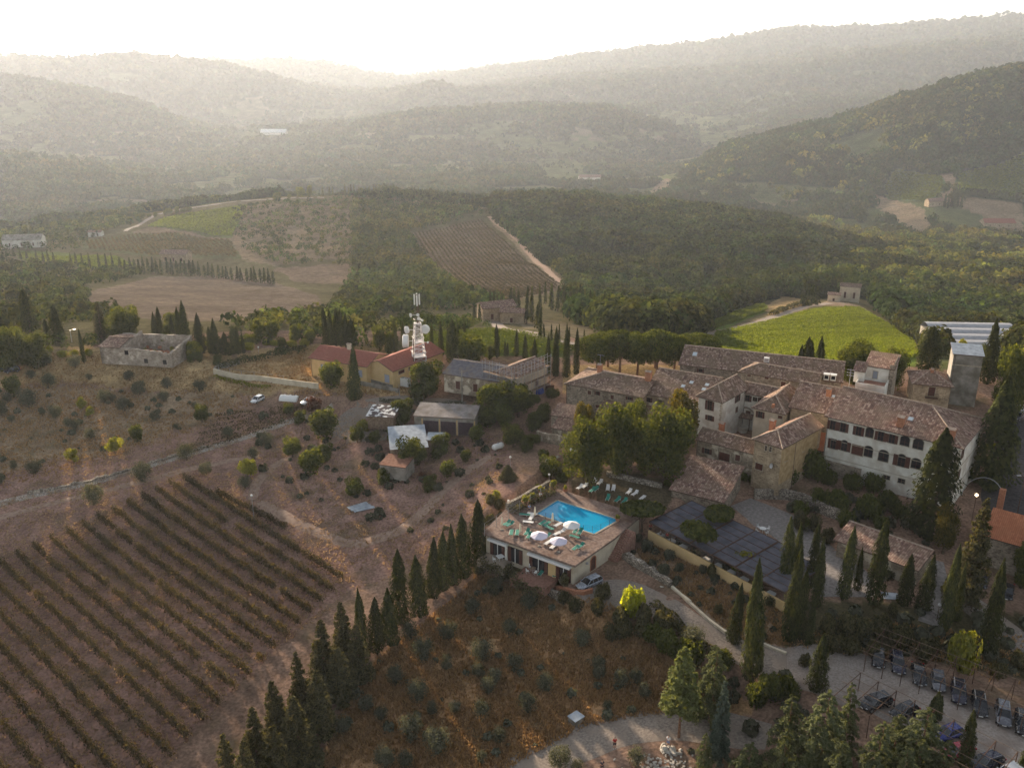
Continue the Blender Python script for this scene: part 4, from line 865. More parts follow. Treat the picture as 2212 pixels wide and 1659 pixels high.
# big shed, sheds west
W_SH = W(*z1(1240, 1412), 4.3)
sd = House('tiled_shed', 'broad open shed with one big sloping reddish tile roof above the dark pergola', 'shed', z1(1240, 1412), 9.0, 8.4, -26, 1.8, 4.3, 2.4, tr=8.4, wall=S_GREY, roof=T_OLD2, ov=.4, caps=False)
w1 = House('west_shed', 'upper of two small tile roofed stone sheds by the garden trees', 'shed', z1(185, 750), 4.4, 3.6, -20, 2.0, 5.2, 1.1, tr=3.6, wall=S_GREY, roof=T_OLD2, ov=.2, caps=False)
w2 = House('low_west_shed', 'lower of two small tile roofed stone sheds with rough plaster wall', 'shed', z1(190, 862), 4.6, 4.0, -24, 1.4, 4.0, 1.5, tr=4.0, wall=S_PATCH, roof=T_OLD2, ov=.2, caps=False)
gh = House('garden_house', 'low garden house with a long ribbed tile roof among the cypresses', 'garden house', z4(945, 262), 11.3, 5.4, -39, 1.8, 4.6, 1.1, wall=S_PATCH, roof=T_OLD2, ov=.5, tr=4.4)
gh.win('F', (5.6, 2.0), (7.2, .1), 'door', local=True); gh.win('F', (2.2, 2.0), (3.0, 1.0), 'pane', local=True)
rr = House('orange_roof_house', 'stone house under a bright new orange tile roof at the right edge', 'house', (2122, 1157), 14.0, 8.0, -33, 1.5, 6.4, 2.6, wall=S_GREY, roof=T_ORANGE, ov=.4, caps=False)
b = MB(); p = rr.w2l(W(*z2(2010, 1395), 8.0)); b.box((p[0], p[1], 5.6), (.8, .7, 4.6)); b.build('chimney', M_BRICK, rr.roof)
# ------------------------------------------------------------------ yellow house with red roof (two wings) and its yard
ya = House('yellow_house', 'long ochre bungalow with a shallow red tile roof behind the single cypress', 'house', z5(205, 590), 15.6, 8.4, -21, 1.6, 6.0, 1.7, wall=P_YELLOW, roof=T_RED, ov=.4, caps=False)
SH_B = plain('blue_grey_shutter', (.30, .33, .42), .6)
for q in ((305, 640, 338, 690), (595, 685, 625, 740)): ya.win('F', z5(*q[:2]), z5(*q[2:]), 'closed', sh=SH_B)
s, t = ya.roofpt(z5(435, 480)); ya.chimney(s, t, .8, .6, 1.0, P_CREAM); ya.pipe('F', .6)
yb = House('yellow_gable_house', 'ochre house with gable end and red tile roof in front of the radio mast', 'house', z5(628, 640), 8.6, 15.5, -30, 1.6, 5.8, 1.7, axis='v', wall=P_YELLOW, roof=T_RED, ov=.4, caps=False)
yb.win('F', z5(798, 718), z5(835, 785), 'closed', sh=SH_B); yb.win('F', z5(640, 740), z5(655, 765), 'closed', sh=SH_B)
for k in range(3): yb.win('R', (2.2+3.2*k, 3.6), (4.0+3.2*k, 2.9), 'closed', local=True)
b = MB(); yb.fbox(b, 'F', .3, 8.3, 0, 1.0, 0, .06); b.build('plinth', P_GREY, yb.wall)
ac = W(*z5(955, 800), 2.0); t_ = thing('air_conditioner', 'white twin fan cooling unit beside the ochre gable house', 'air conditioner', (ac[0], ac[1], 1.6), R(-30))
b = MB(); b.box((0, 0, 1.1), (2.2, 1.1, 1.8)); b.build('casing', M_WHITE, t_); b = MB()
for k in (-.5, .5): b.lathe((k, 0, 1.98), [(.38, 0), (.4, .06), (.1, .08)], 14)
b.build('fan_guard', M_METAL, t_)
# house under repair, scaffolded
ra = House('roofless_wing', 'stripped wing of the house under repair with dark grey roof sheeting', 'house', z5(1240, 712), 16.0, 9.0, -20, 3.2, 7.2, 1.6, wall=S_PATCH, roof=noisy('bitumen_sheet', (.12, .115, .13), (.19, .175, .185), 1.5, .85, c3=(.22, .17, .13), scale2=.5), ov=.3)
rb = House('scaffolded_house', 'house under repair with rubble tile roof wrapped in scaffolding', 'house', z5(1600, 705), 6.6, 10.0, -33, 2.4, 8.0, 1.4, axis='v', hr=2.0, wall=P_CREAM, roof=T_OLD2, ov=.2)
rb.win('F', (1.2, 3.6), (2.4, 1.6), 'closed', local=True); rb.win('R', (3.0, 3.6), (4.2, 1.6), 'closed', local=True); rb.win('R', (7.0, 3.4), (8.0, 2.0), 'closed', local=True)
for a_ in (3, 7, 11): ra.win('F', (a_, 2.7), (a_+1.0, 1.0), 'closed', local=True)
sc = thing('scaffolding', 'grey tube scaffolding with plank decks round the house under repair', 'scaffolding', (rb.a[0], rb.a[1], 2.4), rb.ang)
b = MB(); pl = MB()
def scaf(p0, p1, n, hgt):
    p0 = np.array(p0, float); p1 = np.array(p1, float); d = (p1-p0)/np.linalg.norm(p1-p0); nn = np.array([d[1], -d[0]])*.9
    for k in range(n+1):
        q = p0+(p1-p0)*k/n
        for o_ in (0, 1): b.tube((*(q+nn*o_), 0), (*(q+nn*o_), hgt), .045, n=5, cap=False)
        for z in (2, 4, 6): b.tube((*q, z), (*(q+nn), z), .035, n=4, cap=False)
    for o_ in (0, 1):
        for z in (2, 3, 4, 5, 6, 7, hgt-.3): b.tube((*(p0+nn*o_), z), (*(p1+nn*o_), z), .035, n=4, cap=False)
    for z in (2, 4, 6):
        m_ = (p0+p1)/2+nn/2; pl.box((m_[0], m_[1], z+.06), (np.linalg.norm(p1-p0), .7, .06), math.atan2(d[1], d[0]))
scaf((-.5, -.5), (7.1, -.5), 4, 8.6); scaf((7.1, -.5), (7.1, 10.5), 5, 8.6)
b.build('tube_frame', M_METAL, sc); pl.build('plank_deck', M_WOOD, sc)
# ------------------------------------------------------------------ sheds below the mast
gr = House('garage_row', 'row of three open garages under a long grey corrugated roof', 'garage', z5(1015, 1037), 12.4, 5.2, -7, .4, 4.0, .5, tr=5.2, wall=P_GREY, roof=M_CORR, ov=.2, caps=False)
for k in range(3):
    b = MB(); x0 = 2.0+3.4*k; gr.fbox(b, 'F', x0, x0+2.9, .1, 2.7, 0, .05); b.build('bay_shade', noisy('bay_shade_dark', (.05, .035, .045), (.09, .06, .07), 3, .8), gr.root)  # dark panel over each open bay; its inner shade is put into the colour
for k in range(4):
    b = MB(); x0 = 1.75+3.4*k; gr.fbox(b, 'F', x0-.12, x0+.12, 0, 3.1, 0, .12); b.build('pier', P_YELLOW, gr.root)
rs = House('rubbish_shed', 'broken shed roof patched with white sheets left of the garages', 'shed', z5(650, 1040), 5.8, 4.2, -7, .2, 2.9, .6, tr=4.2, wall=M_WOOD, roof=noisy('patchy_sheets', (.10, .08, .08), (.75, .74, .72), .9, .8, 5, lo=.47, hi=.53), ov=.3, caps=False)
cs = House('corrugated_shed', 'shed with a wide pale corrugated metal roof among the bushes', 'shed', z5(838, 1300), 7.2, 7.6, 8, -1.0, 1.8, .9, tr=7.6, wall=M_WOOD, roof=M_SHEET, ov=.2, caps=False)
cs2 = House('small_corrugated_shed', 'small pale corrugated lean-to beside the wide metal roof', 'shed', z5(1118, 1225), 3.4, 2.4, -2, -.6, 2.2, .4, tr=2.4, wall=M_WOOD, roof=M_SHEET, ov=.1, caps=False)
sk = House('shack', 'low grey shack with a rusty flat roof below the corrugated shed', 'shack', z5(752, 1412), 5.2, 3.6, -14, -1.8, .8, .35, tr=3.6, wall=P_GREY, roof=noisy('rusty_sheet', (.20, .09, .06), (.30, .16, .11), 2, .8), ov=.1, caps=False)
# ------------------------------------------------------------------ ruin
ru = thing('ruined_house', 'roofless stone ruin with collapsed tiles standing in the dry olive field', 'ruin', (0, 0, 0))
a_ = W(*z6(765, 497), 7.0); bq = W(*z6(1140, 532), 6.6)
u_ = (bq-a_)[:2]/np.linalg.norm((bq-a_)[:2]); n_ = np.array([-u_[1], u_[0]]); Lr = 17.6; Dr = 9.6; ru.location = (a_[0], a_[1], 3.2); ru.scale = (1, 1, .78); ru.rotation_euler[2] = math.atan2(u_[1], u_[0])
b = MB(); rgw = np.random.default_rng(5)
def ragged(p0, p1, h0, h1, n=16, th=.6, wob=.25):
    p0 = np.array(p0, float); p1 = np.array(p1, float); d = (p1-p0)/n; nn = np.array([-d[1], d[0]]); nn = nn/np.linalg.norm(nn)*th; hs_ = [h0+(h1-h0)*k/n+rgw.uniform(-wob, wob) for k in range(n+1)]
    for k in range(n):
        q0, q1 = p0+d*k, p0+d*(k+1)
        b.hexa([(*q0, -.6), (*q1, -.6), (*(q1+nn), -.6), (*(q0+nn), -.6), (*q0, hs_[k]), (*q1, hs_[k+1]), (*(q1+nn), hs_[k+1]), (*(q0+nn), hs_[k])])
ragged((0, 0), (9, 0), 4.6, 4.4, wob=.06); ragged((9, 0), (Lr, 0), 4.4, 3.6); ragged((Lr, 0), (Lr+.01, Dr), 3.8, 5.4); ragged((Lr, Dr), (0, Dr), 5.6, 5.2, wob=.15); ragged((0, Dr), (0, 0), 4.7, 4.6, wob=.05); ragged((5.4, .6), (5.4, Dr-.6), 4.6, 6.4, wob=.1)
uvproj(b.build('wall', uv_stone('pale_rubble', (.26, .21, .165), (.48, .40, .33), (.38, .32, .26), scale=2.0, plaster=(.48, .42, .35), pl=.6), ru))
slab([[(-.2, -.3, 4.65), (5.2, -.3, 4.65), (5.2, 4.8, 6.2), (-.2, 4.8, 6.2)], [(5.2, Dr+.3, 4.8), (-.2, Dr+.3, 4.8), (-.2, 4, 6.2), (5.2, 4, 6.2)]], .14, 'roof', [T_OLD2, M_FASCIA], ru)
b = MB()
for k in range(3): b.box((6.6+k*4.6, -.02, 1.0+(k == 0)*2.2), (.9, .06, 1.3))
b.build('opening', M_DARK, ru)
b = MB()
for k in range(50): b.box((rgw.uniform(6, Lr-.5), rgw.uniform(.8, Dr-.8), rgw.uniform(.3, 2.0)), (rgw.uniform(.5, 1.6), rgw.uniform(.4, 1.2), .5), rgw.uniform(0, 3))
b.build('fallen_rubble', M_BRICK, ru)
# ------------------------------------------------------------------ far houses
def far_house(px, z, L, D, hgt, ang, name, label, wall, roof, n=2, **k):
    if z is None: p = G(*px)
    else: p = W(px[0], px[1], z)
    c, s_ = math.cos(R(ang)), math.sin(R(ang)); h = House(name, label, 'house', None, L, D, ang, p[2]-1, p[2]+hgt, L*.12 if 'rise' not in k else k.pop('rise'), wall=wall, roof=roof, world=(p[0]-c*L/2, p[1]-s_*L/2, 0), ov=.4, caps=False, **k)
    for i in range(n): h.win('F', (L*(i+.6)/(n+.4), hgt*.75), (L*(i+.6)/(n+.4)+1.0, hgt*.35), 'closed', local=True)
    return h
far_house((1833, 652), None, 11, 8, 8, -22, 'hill_house', 'cream farmhouse on the knoll above the green vineyard', P_CREAM, T_OLD, 2)
far_house((1800, 652), None, 7, 7, 3.6, -22, 'hill_annex', 'low annex beside the cream farmhouse on the knoll', P_CREAM, T_OLD, 1)
far_house((1936, 660), None, 12, 7, 5, 5, 'brick_house', 'small brick red house half hidden in trees beyond the knoll', M_BRICK, T_RED, 2)
far_house((1080, 694), None, 13, 8, 5, 20, 'valley_farmhouse', 'stone farmhouse with low roofs by the bend of the valley road', S_WARM, T_OLD2, 2)
far_house((1105, 700), None, 9, 6, 4, -12, 'valley_barn', 'low barn beside the valley farmhouse', S_WARM, T_OLD2, 1)
far_house((2030, 446), None, 36, 12, 7, 10, 'ridge_villa', 'pale stone villa among dark cypresses on the far right slope', S_WARM, T_OLD2, 3)
far_house((2160, 492), None, 42, 20, 6, -5, 'ridge_barn', 'wide low red roofed barn on the bare far slope', S_WARM, T_RED, 3)
far_house((2185, 556), None, 22, 12, 5, -8, 'roadside_house', 'small white house by the road at the right edge', P_WHITE, T_OLD2, 2)
far_house((1275, 395), None, 46, 14, 10, 2, 'distant_farm', 'distant pale farm building in the misty valley bottom', P_WHITE, T_OLD2, 3)
far_house((48, 535), None, 30, 12, 6, 8, 'valley_factory', 'pale sheds at the road bend on the left edge', P_WHITE, P_GREY, 3)
far_house((205, 512), None, 12, 8, 4, 8, 'vineyard_cottage', 'pale cottage hidden among trees above the vineyard', P_WHITE, T_OLD2, 2)
far_house((590, 292), None, 80, 24, 7, 0, 'distant_hall', 'long white industrial hall far off on the valley floor', P_WHITE, M_WHITE, 0)
far_house((375, 568), None, 20, 10, 6, -6, 'cypress_villa', 'stone villa screened by cypresses below the hillside vineyard', S_WARM, T_OLD2, 3)
gl = W(2130, 735, -14)
gs = thing('greenhouse', 'long grey plastic greenhouse roof beyond the water tower', 'greenhouse', (gl[0]+4, gl[1]+2, float(TZ(gl[0]+4, gl[1]+2))), R(-4)); gs.scale = (1, 1, 1)
b = MB()
for j in range(4):
    for i in range(8):
        t0, t1 = math.pi*i/8, math.pi*(i+1)/8
        b.quad((-14, j*7-3.5*math.cos(t0), 3+2*math.sin(t0)), (-14, j*7-3.5*math.cos(t1), 3+2*math.sin(t1)), (14, j*7-3.5*math.cos(t1), 3+2*math.sin(t1)), (14, j*7-3.5*math.cos(t0), 3+2*math.sin(t0)))
b.build('arched_cover', noisy('milky_film', (.34, .34, .36), (.44, .44, .46), .8, .5), gs); b = MB(); b.box((0, 10.5, 1.5), (28, 28, 3)); b.build('wall', P_GREY, gs)
# ------------------------------------------------------------------ ordinals for labels
_u = 'first second third fourth fifth sixth seventh eighth ninth tenth eleventh twelfth thirteenth fourteenth fifteenth sixteenth seventeenth eighteenth nineteenth'.split()
_t = {20: 'twent', 30: 'thirt', 40: 'fort', 50: 'fift', 60: 'sixt'}
def ORD(i):
    if i <= 19: return _u[i-1]
    a, c = divmod(i, 10); return _t[a*10]+'ieth' if c == 0 else _t[a*10]+'y-'+_u[c-1]
# ------------------------------------------------------------------ foliage colours
F_CYP = leafy('cypress_foliage', (.022, .030, .014), (.080, .084, .032), .22, (2.0, 1.8, .5), objrnd=.32)
F_OLI = leafy('olive_foliage', (.060, .064, .044), (.15, .15, .108), .28, (1.5, 1.4, .8))
F_BRO = leafy('broadleaf_foliage', (.040, .052, .018), (.11, .12, .035), .35, (2.2, 2.0, .5))
F_YEL = leafy('yellow_green_foliage', (.14, .15, .03), (.30, .28, .06), .40, (1.7, 1.6, .4))
F_CED = leafy('cedar_foliage', (.075, .088, .045), (.15, .16, .085), .30, (1.6, 1.5, .7))
F_CED2 = leafy('pale_pine_foliage', (.10, .12, .045), (.19, .20, .08), .35, (1.6, 1.5, .6))
F_BRI = leafy('brilliant_yellow_foliage', (.22, .24, .03), (.42, .42, .06), .5, (1.8, 1.8, .4))
F_BLU = leafy('blue_conifer_foliage', (.075, .095, .075), (.14, .17, .13), .25, (1.4, 1.4, .9))
F_PIN = leafy('pine_foliage', (.034, .045, .015), (.13, .14, .035), .30, (2.0, 1.9, .5))
F_HED = leafy('thuja_foliage', (.036, .038, .022), (.145, .13, .065), .3, (1.8, 1.6, .6))
F_RUS = leafy('russet_foliage', (.085, .040, .028), (.14, .07, .045), .25, (1.6, 1.2, .7))
F_OAK = leafy('wax_leaf_foliage', (.045, .048, .018), (.16, .13, .035), .35, (1.8, 1.5, .4))
F_VIN = leafy('vine_foliage', (.040, .036, .024), (.11, .085, .050), .32, (1.8, 1.6, .5))
F_VGR = leafy('green_vine_foliage', (.065, .085, .022), (.13, .155, .040), .42, (1.9, 1.8, .4))
F_DRY = leafy('dry_grass_blades', (.22, .14, .075), (.50, .33, .17), .32, (1.3, 1.1, .7))
F_DRY2 = leafy('straw_blades', (.24, .17, .11), (.42, .31, .20), .30, (1.3, 1.1, .7))
M_BARK = noisy('bark', (.07, .05, .035), (.15, .11, .08), 4, .95, bump=.03)
M_BARK2 = noisy('reddish_bark', (.15, .085, .055), (.24, .15, .10), 4, .95, bump=.03)
def trunk_mesh(h, r, branches, rg, crown_r=1.0, top=.85, name='trunk', mat=None, lean=.03):
    b = MB(); p = np.array([0, 0, -.5]); n = 5; P = [p]
    for k in range(n): p = p+np.array([rg.normal()*lean*h/n, rg.normal()*lean*h/n, (h*top+.5)/n]); P.append(p)
    rad = [r*(1-.82*k/n) for k in range(n+1)]; rad[0] = r*1.35
    for k in range(n): b.tube(P[k], P[k+1], rad[k], rad[k+1], n=7, cap=False)
    for k in range(branches):
        j = rg.integers(2, n); a = rg.uniform(0, 6.28); q = P[j]; L = crown_r*rg.uniform(.5, .95)
        m_ = q+np.array([math.cos(a)*L*.5, math.sin(a)*L*.5, L*.35]); e = q+np.array([math.cos(a)*L, math.sin(a)*L, L*.75])
        b.tube(q, m_, rad[j]*.55, rad[j]*.35, n=5, cap=False); b.tube(m_, e, rad[j]*.35, rad[j]*.12, n=5, cap=False)
    me = bpy.data.meshes.new(name); me.from_pydata(b.v, [], b.f); me.materials.append(mat or M_BARK); me.update(); return me
TPL = {}
def add_tpl(kind, V_, mat, tr, h, r, parts=('trunk', 'crown')):
    TPL.setdefault(kind, []).append((quadmesh('crown', V_, mat), tr, h, r))
def cyp(n, H, Rd, size, rg, fat=.0):
    z = rg.uniform(.02, 1, n)**.9; a = rg.uniform(0, 6.2832, n)
    prof = np.minimum(1, (z/.12+.3)**.7)*np.clip(1-z**(2.0+fat*9), 0, 1)**.85*1.02
    ph = rg.uniform(0, 6.28, 6)
    lump = 1+.13*np.sin(3*a+ph[0]+z*5)+.12*np.sin(5*a+ph[1]-z*11)+.10*np.sin(2*a+z*25+ph[2])+.08*np.sin(7*a+z*40+ph[3])
    rr = Rd*prof*lump*rg.uniform(.62, 1.08, n)
    P = np.stack([rr*np.cos(a), rr*np.sin(a), z*H], -1); Nn = np.stack([np.cos(a), np.sin(a), .25+0*a], -1)
    Nn = Nn+rg.normal(0, .18, (n, 3)); Nn /= np.linalg.norm(Nn, axis=1)[:, None]
    t = np.cross(Nn, np.stack([-np.sin(a), np.cos(a), 0*a], -1)); s = (size*rg.uniform(.6, 1.35, n))[:, None]; up = -t*np.sign(t[:, 2:3]+1e-9)*-1
    sd = np.cross(up, Nn)
    V_ = np.stack([P-sd*s*.55, P-up*s*.6+Nn*s*.12, P+sd*s*.55, P+up*s*1.5-Nn*s*.05], 1); return V_.reshape(-1, 3)
for k in range(5):
    rg = np.random.default_rng(100+k); add_tpl('cypress', cyp(4200, 12, 1.15, .17, rg, [.0, .08, -.05, .12, .03][k]), F_CYP, trunk_mesh(12, .2, 0, rg), 12, 1.15)
for k in range(2):
    rg = np.random.default_rng(120+k); V_ = np.concatenate([cyp(2400, 10+k, 1.2, .30, rg, .1)]+[cyp(1300, 8.5-j+k, .75, .28, rg)+np.array([math.cos(j*2.2)*.8, math.sin(j*2.2)*.8, .0]) for j in range(3)])
    add_tpl('cypress_clump', V_, F_CYP, trunk_mesh(11, .25, 0, rg), 11, 1.75)
for k in range(3):
    rg = np.random.default_rng(130+k); add_tpl('far_cypress', cyp(170, 12, 1.2, .75, rg), F_CYP, trunk_mesh(12, .25, 0, rg), 12, 1.2)
def olive_fringe(rg):
    P, n_ = ellipsoid_pts(900, (2.3, 2.3, 2.0), rg, .45, (0, 0, 1.9)); P = P+rg.normal(0, .22, P.shape); P[:, 2] = np.maximum(P[:, 2], .1); return leafquads(P, n_, .11, rg)
for k in range(4):
    rg = np.random.default_rng(140+k); add_tpl('olive', np.concatenate([crown_lumpy(1500, rg, 2.1, 3.6, 11, .125, .05), olive_fringe(rg)]), F_OLI, trunk_mesh(3.4, .19, 6, rg, 1.4, .6, lean=.1), 3.6, 2.2)
def mk_broad(kind, mat, n, H, Rd, lumps, size, base, seeds, tr=.35):
    for k in seeds:
        rg = np.random.default_rng(k); add_tpl(kind, crown_lumpy(n, rg, Rd, H, lumps, size, base), mat, trunk_mesh(H, tr, 8, rg, Rd*.8, .75, lean=.05), H, Rd*1.1)
mk_broad('broadleaf', F_BRO, 11000, 11, 4.6, 26, .21, -.06, (150, 151, 152)); mk_broad('yellow_tree', F_YEL, 2400, 4.5, 2.0, 11, .16, .08, (155, 156), .14)
mk_broad('oak', F_OAK, 7500, 10, 3.8, 16, .20, .08, (158, 159)); mk_broad('small_tree', F_BRO, 3200, 4.5, 2.1, 14, .16, -.05, (160, 161, 162), .15); mk_broad('russet', F_RUS, 800, 2.6, 1.7, 7, .2, .05, (165,), .08)
def bushy(n, rg, Rd, H, size):
    Ps, Ns = [], []
    for k in range(9):
        a = rg.uniform(0, 6.28); rr = Rd*rg.uniform(.05, .6); lr = Rd*rg.uniform(.35, .6); P, n_ = ellipsoid_pts(n//9, (lr, lr, H*rg.uniform(.3, .48)), rg, .25, (rr*math.cos(a), rr*math.sin(a), H*.42)); Ps.append(P); Ns.append(n_)
    return leafquads(np.concatenate(Ps), np.concatenate(Ns), size, rg)
for nm, mt, sd in (('bush', F_BRO, 170), ('green_bush', F_HED, 175), ('yellow_bush', F_YEL, 178), ('olive_bush', F_OLI, 182), ('bright_bush', F_BRI, 186)):
    for k in range(3): rg = np.random.default_rng(sd+k); add_tpl(nm, bushy(2000, rg, 1.6, 2.2, .125), mt, trunk_mesh(1.6, .09, 4, rg, 1.0, .6), 2.2, 1.6)
def conif(n, H, Rd, size, rg, tiers=11, tp=.75, droop=.25, base=.12, spread=1.0, ragged_=.3):
    """tiers of branches carrying sprays of short needles"""
    Ps, Ns = [], []; b = MB(); b.tube((0, 0, -.5), (0, 0, H*.96), Rd*.075, .03, n=7, cap=False); nb = tiers*7
    for k in range(nb):
        f = (k+.5)/nb; z = H*(base+(1-base)*f); a = k*2.399+rg.normal()*.3; L = Rd*(1-f)**tp*rg.uniform(1-ragged_, 1.12)+.18; d = np.array([math.cos(a), math.sin(a), 0])
        m = max(int(n/nb*(1-f+.15)*1.7), 5); t = rg.uniform(.12, 1, m)**.75; wv = rg.normal(0, .13, m)*L*t**.7*spread
        side = np.array([-d[1], d[0], 0]); zz = z+L*(.22*t-droop*2*t*t)+rg.normal(0, .05, m)*L
        P = d[None]*(L*t)[:, None]+side[None]*wv[:, None]; P[:, 2] = zz; Ps.append(P)
        Nn = np.tile(d*.35+np.array([0, 0, .9]), (m, 1)); Ns.append(Nn)
        b.tube((0, 0, z), tuple(d*L*.8+np.array([0, 0, z+L*(.18-droop*1.3)])), .05, .015, n=4, cap=False)
    P = np.concatenate(Ps); Nn = np.concatenate(Ns); return leafquads(P, Nn, size, rg, 1.7), b
def add_con(kind, mat, seeds, n, H, Rd, size, **k):
    for s_ in seeds:
        rg = np.random.default_rng(s_); V_, b = conif(n, H, Rd, size, rg, **k); me = bpy.data.meshes.new('trunk'); me.from_pydata(b.v, [], b.f); me.materials.append(M_BARK2); me.update(); add_tpl(kind, V_, mat, me, H, Rd)
add_con('cedar', F_CED, (200, 201, 202), 15000, 12, 4.2, .125, tiers=9, droop=.16, base=.06, ragged_=.5, tp=.48)
add_con('thuja', F_HED, (205, 206, 207), 14000, 11, 3.2, .135, tiers=15, droop=.04, base=.02, ragged_=.45, spread=1.5)
add_con('blue_conifer', F_BLU, (210,), 8000, 10, 1.7, .125, tiers=13, droop=.28, base=.12, ragged_=.3, spread=1.3)
add_con('light_pine', F_CED2, (213,), 8000, 11, 2.6, .15, tiers=9, droop=.02, base=.28, ragged_=.35, spread=1.6)
# umbrella pines
def umbrella(n, H, Rd, rg, size):
    Ps, Ns = [], []
    for k in range(26):
        a = rg.uniform(0, 6.28); rr = Rd*math.sqrt(rg.uniform(0, .72)); lr = Rd*rg.uniform(.2, .3); lr *= 1.15; z = H*(.60+.26*math.cos(rr/Rd*1.5)); P, n_ = ellipsoid_pts(n//26, (lr, lr, H*.14), rg, .3, (rr*math.cos(a), rr*math.sin(a), z)); Ps.append(P); Ns.append(n_)
    for k in range(14):
        a = rg.uniform(0, 6.28); rr = Rd*rg.uniform(.3, .85); P, n_ = ellipsoid_pts(n//30, (Rd*.27, Rd*.27, H*.15), rg, .3, (rr*math.cos(a), rr*math.sin(a), H*rg.uniform(.42, .62))); Ps.append(P); Ns.append(n_)
    return leafquads(np.concatenate(Ps), np.concatenate(Ns), size, rg)
for k in range(3):
    rg = np.random.default_rng(220+k); b = MB(); 
    b.tube((0, 0, -.5), (.2, .1, 4.2), .38, .3, n=8, cap=False)
    for j in range(7):
        a = j*.9+k; m_ = (math.cos(a)*2.0, math.sin(a)*2.0, 6.6); b.tube((.2, .1, 3.4+.15*j), m_, .22, .15, n=6, cap=False); b.tube(m_, (math.cos(a)*4.2, math.sin(a)*4.2, 8.8), .15, .06, n=5, cap=False)
    me = bpy.data.meshes.new('trunk'); me.from_pydata(b.v, [], b.f); me.materials.append(M_BARK2); me.update()
    add_tpl('stone_pine', umbrella(9000, 11, 5.6, rg, .21), F_PIN, me, 11, 6.0)
# vine-clad pergola tree crown (flat)
for k in range(2):
    rg = np.random.default_rng(230+k); Ps, n_ = ellipsoid_pts(1600, (2.6, 2.0, .55), rg, .5, (0, 0, 3.2)); add_tpl('flat_tree', leafquads(Ps, n_, .24, rg), F_BRO, trunk_mesh(3.2, .14, 5, rg, 1.8, .9), 3.9, 2.6)
cnt = {}
def tree(kind, bx, by, ty, w, label, cat='tree', group=None, name=None, z=None, h=None, sq=None):
    p = G(bx, by) if z is None else W(bx, by, z); _, _, dep = PJ(*p); rad = w/2*dep/F
    if h is None:
        lo, hi = .2, 60
        for _ in range(30):
            m = (lo+hi)/2
            if PJ(p[0], p[1], p[2]+m)[1] > ty: lo = m
            else: hi = m
        h = lo
    i = cnt.get(kind, 0); cnt[kind] = i+1; me, tr, H, Rd = TPL[kind][i % len(TPL[kind])]
    lean_ = (.0, .0) if 'cyp' not in kind and kind not in ('thuja', 'cedar') else (random.uniform(-.035, .035), random.uniform(-.035, .035))
    r = thing(name or {'far_cypress': 'cypress', 'cypress_clump': 'cypress'}.get(kind, kind), label, cat, p, (i*2.1) % 6.28, group, (rad/Rd, rad/Rd*(sq or 1), h/H))
    r.rotation_euler = (lean_[0], lean_[1], r.rotation_euler[2])
    link('crown' if 'bush' not in kind else 'foliage', me, r); link('trunk' if 'bush' not in kind else 'stem', tr, r); return r
def trees(kind, items, label, cat='tree', group=None, name=None, by='x', **k):
    """items (bx, by, ty, w); label with %s for the ordinal along the row"""
    srt = sorted(range(len(items)), key=lambda i: (items[i][0] if by == 'x' else items[i][1]))
    for n, i in enumerate(srt): tree(kind, *items[i], label % ORD(n+1) if '%s' in label else label, cat, group, name, **k)
# ---- cypresses in rows
trees('cypress', [(865, 1348, 1190, 39), (906, 1330, 1198, 42), (935, 1290, 1162, 36), (957, 1276, 1148, 31), (979, 1262, 1131, 34), (1003, 1248, 1110, 35), (1035, 1222, 1080, 44), (785, 1412, 1273, 31), (813, 1408, 1289, 34), (842, 1390, 1272, 47)],
      'dark cypress, %s from the left in the row between vineyard and pool house', 'cypress', 'cypresses between the vineyard and the pool')
trees('cypress', [(585-0, 0, 0, 0)][:0], '', 'cypress')
c4 = lambda bx, by, ty, w: (z4(bx, by)[0], z4(bx, by)[1], z4(bx, ty)[1], w*.35364)
trees('cypress', [c4(335, 900, 530, 88), c4(440, 1130, 400, 118), c4(655, 560, 130, 84), c4(712, 520, 165, 74), c4(672, 890, 300, 100), c4(722, 870, 440, 80), c4(808, 560, 165, 70), c4(842, 680, 255, 72), c4(1005, 630, 180, 88), c4(1092, 575, 310, 56), c4(1192, 665, 140, 106), c4(1378, 665, 352, 92), c4(1492, 695, 362, 100), c4(1620, 820, 290, 84), c4(1697, 770, 400, 56), c4(1885, 975, 385, 112), c4(845, 1185, 845, 118), c4(790, 905, 620, 66), c4(1745, 1665, 1300, 84), c4(2100, 1700, 1500, 70), c4(496, 1080, 670, 40)],
      'tall cypress, %s from the left on the garden slopes above the car park', 'cypress', 'cypresses of the garden slopes')
tree('cypress_clump', *c4(1562, 1360, 1180, 100), 'squat bushy cypress poking up between the cedars and the parked cars', 'cypress')
tree('cypress', 2004, 1160, 928, 92, 'broad tall cypress right in front of the white villa facade', 'cypress'); tree('cypress', 2140, 1050, 812, 92, 'very dark broad cypress at the right corner of the white villa', 'cypress')
trees('cypress', [(2132, 830, 690, 34), (2002, 800, 706, 46), (2160, 812, 735, 26), (2205, 800, 712, 24)], 'cypress behind the water tower, %s from the left', 'cypress', 'cypresses around the water tower')
trees('cypress', [(1739, 797, 728, 22), (1749, 799, 735, 20), (1770, 798, 727, 22), (1728, 798, 745, 20), (1797, 800, 775, 16), (1810, 800, 778, 16)], 'short cypress, %s in the clump behind the long farmhouse roof', 'cypress', 'cypress clump behind the long farmhouse')
c5 = lambda bx, by, ty, w: (z5(bx, by)[0], z5(bx, by)[1], z5(bx, ty)[1], w*.28)
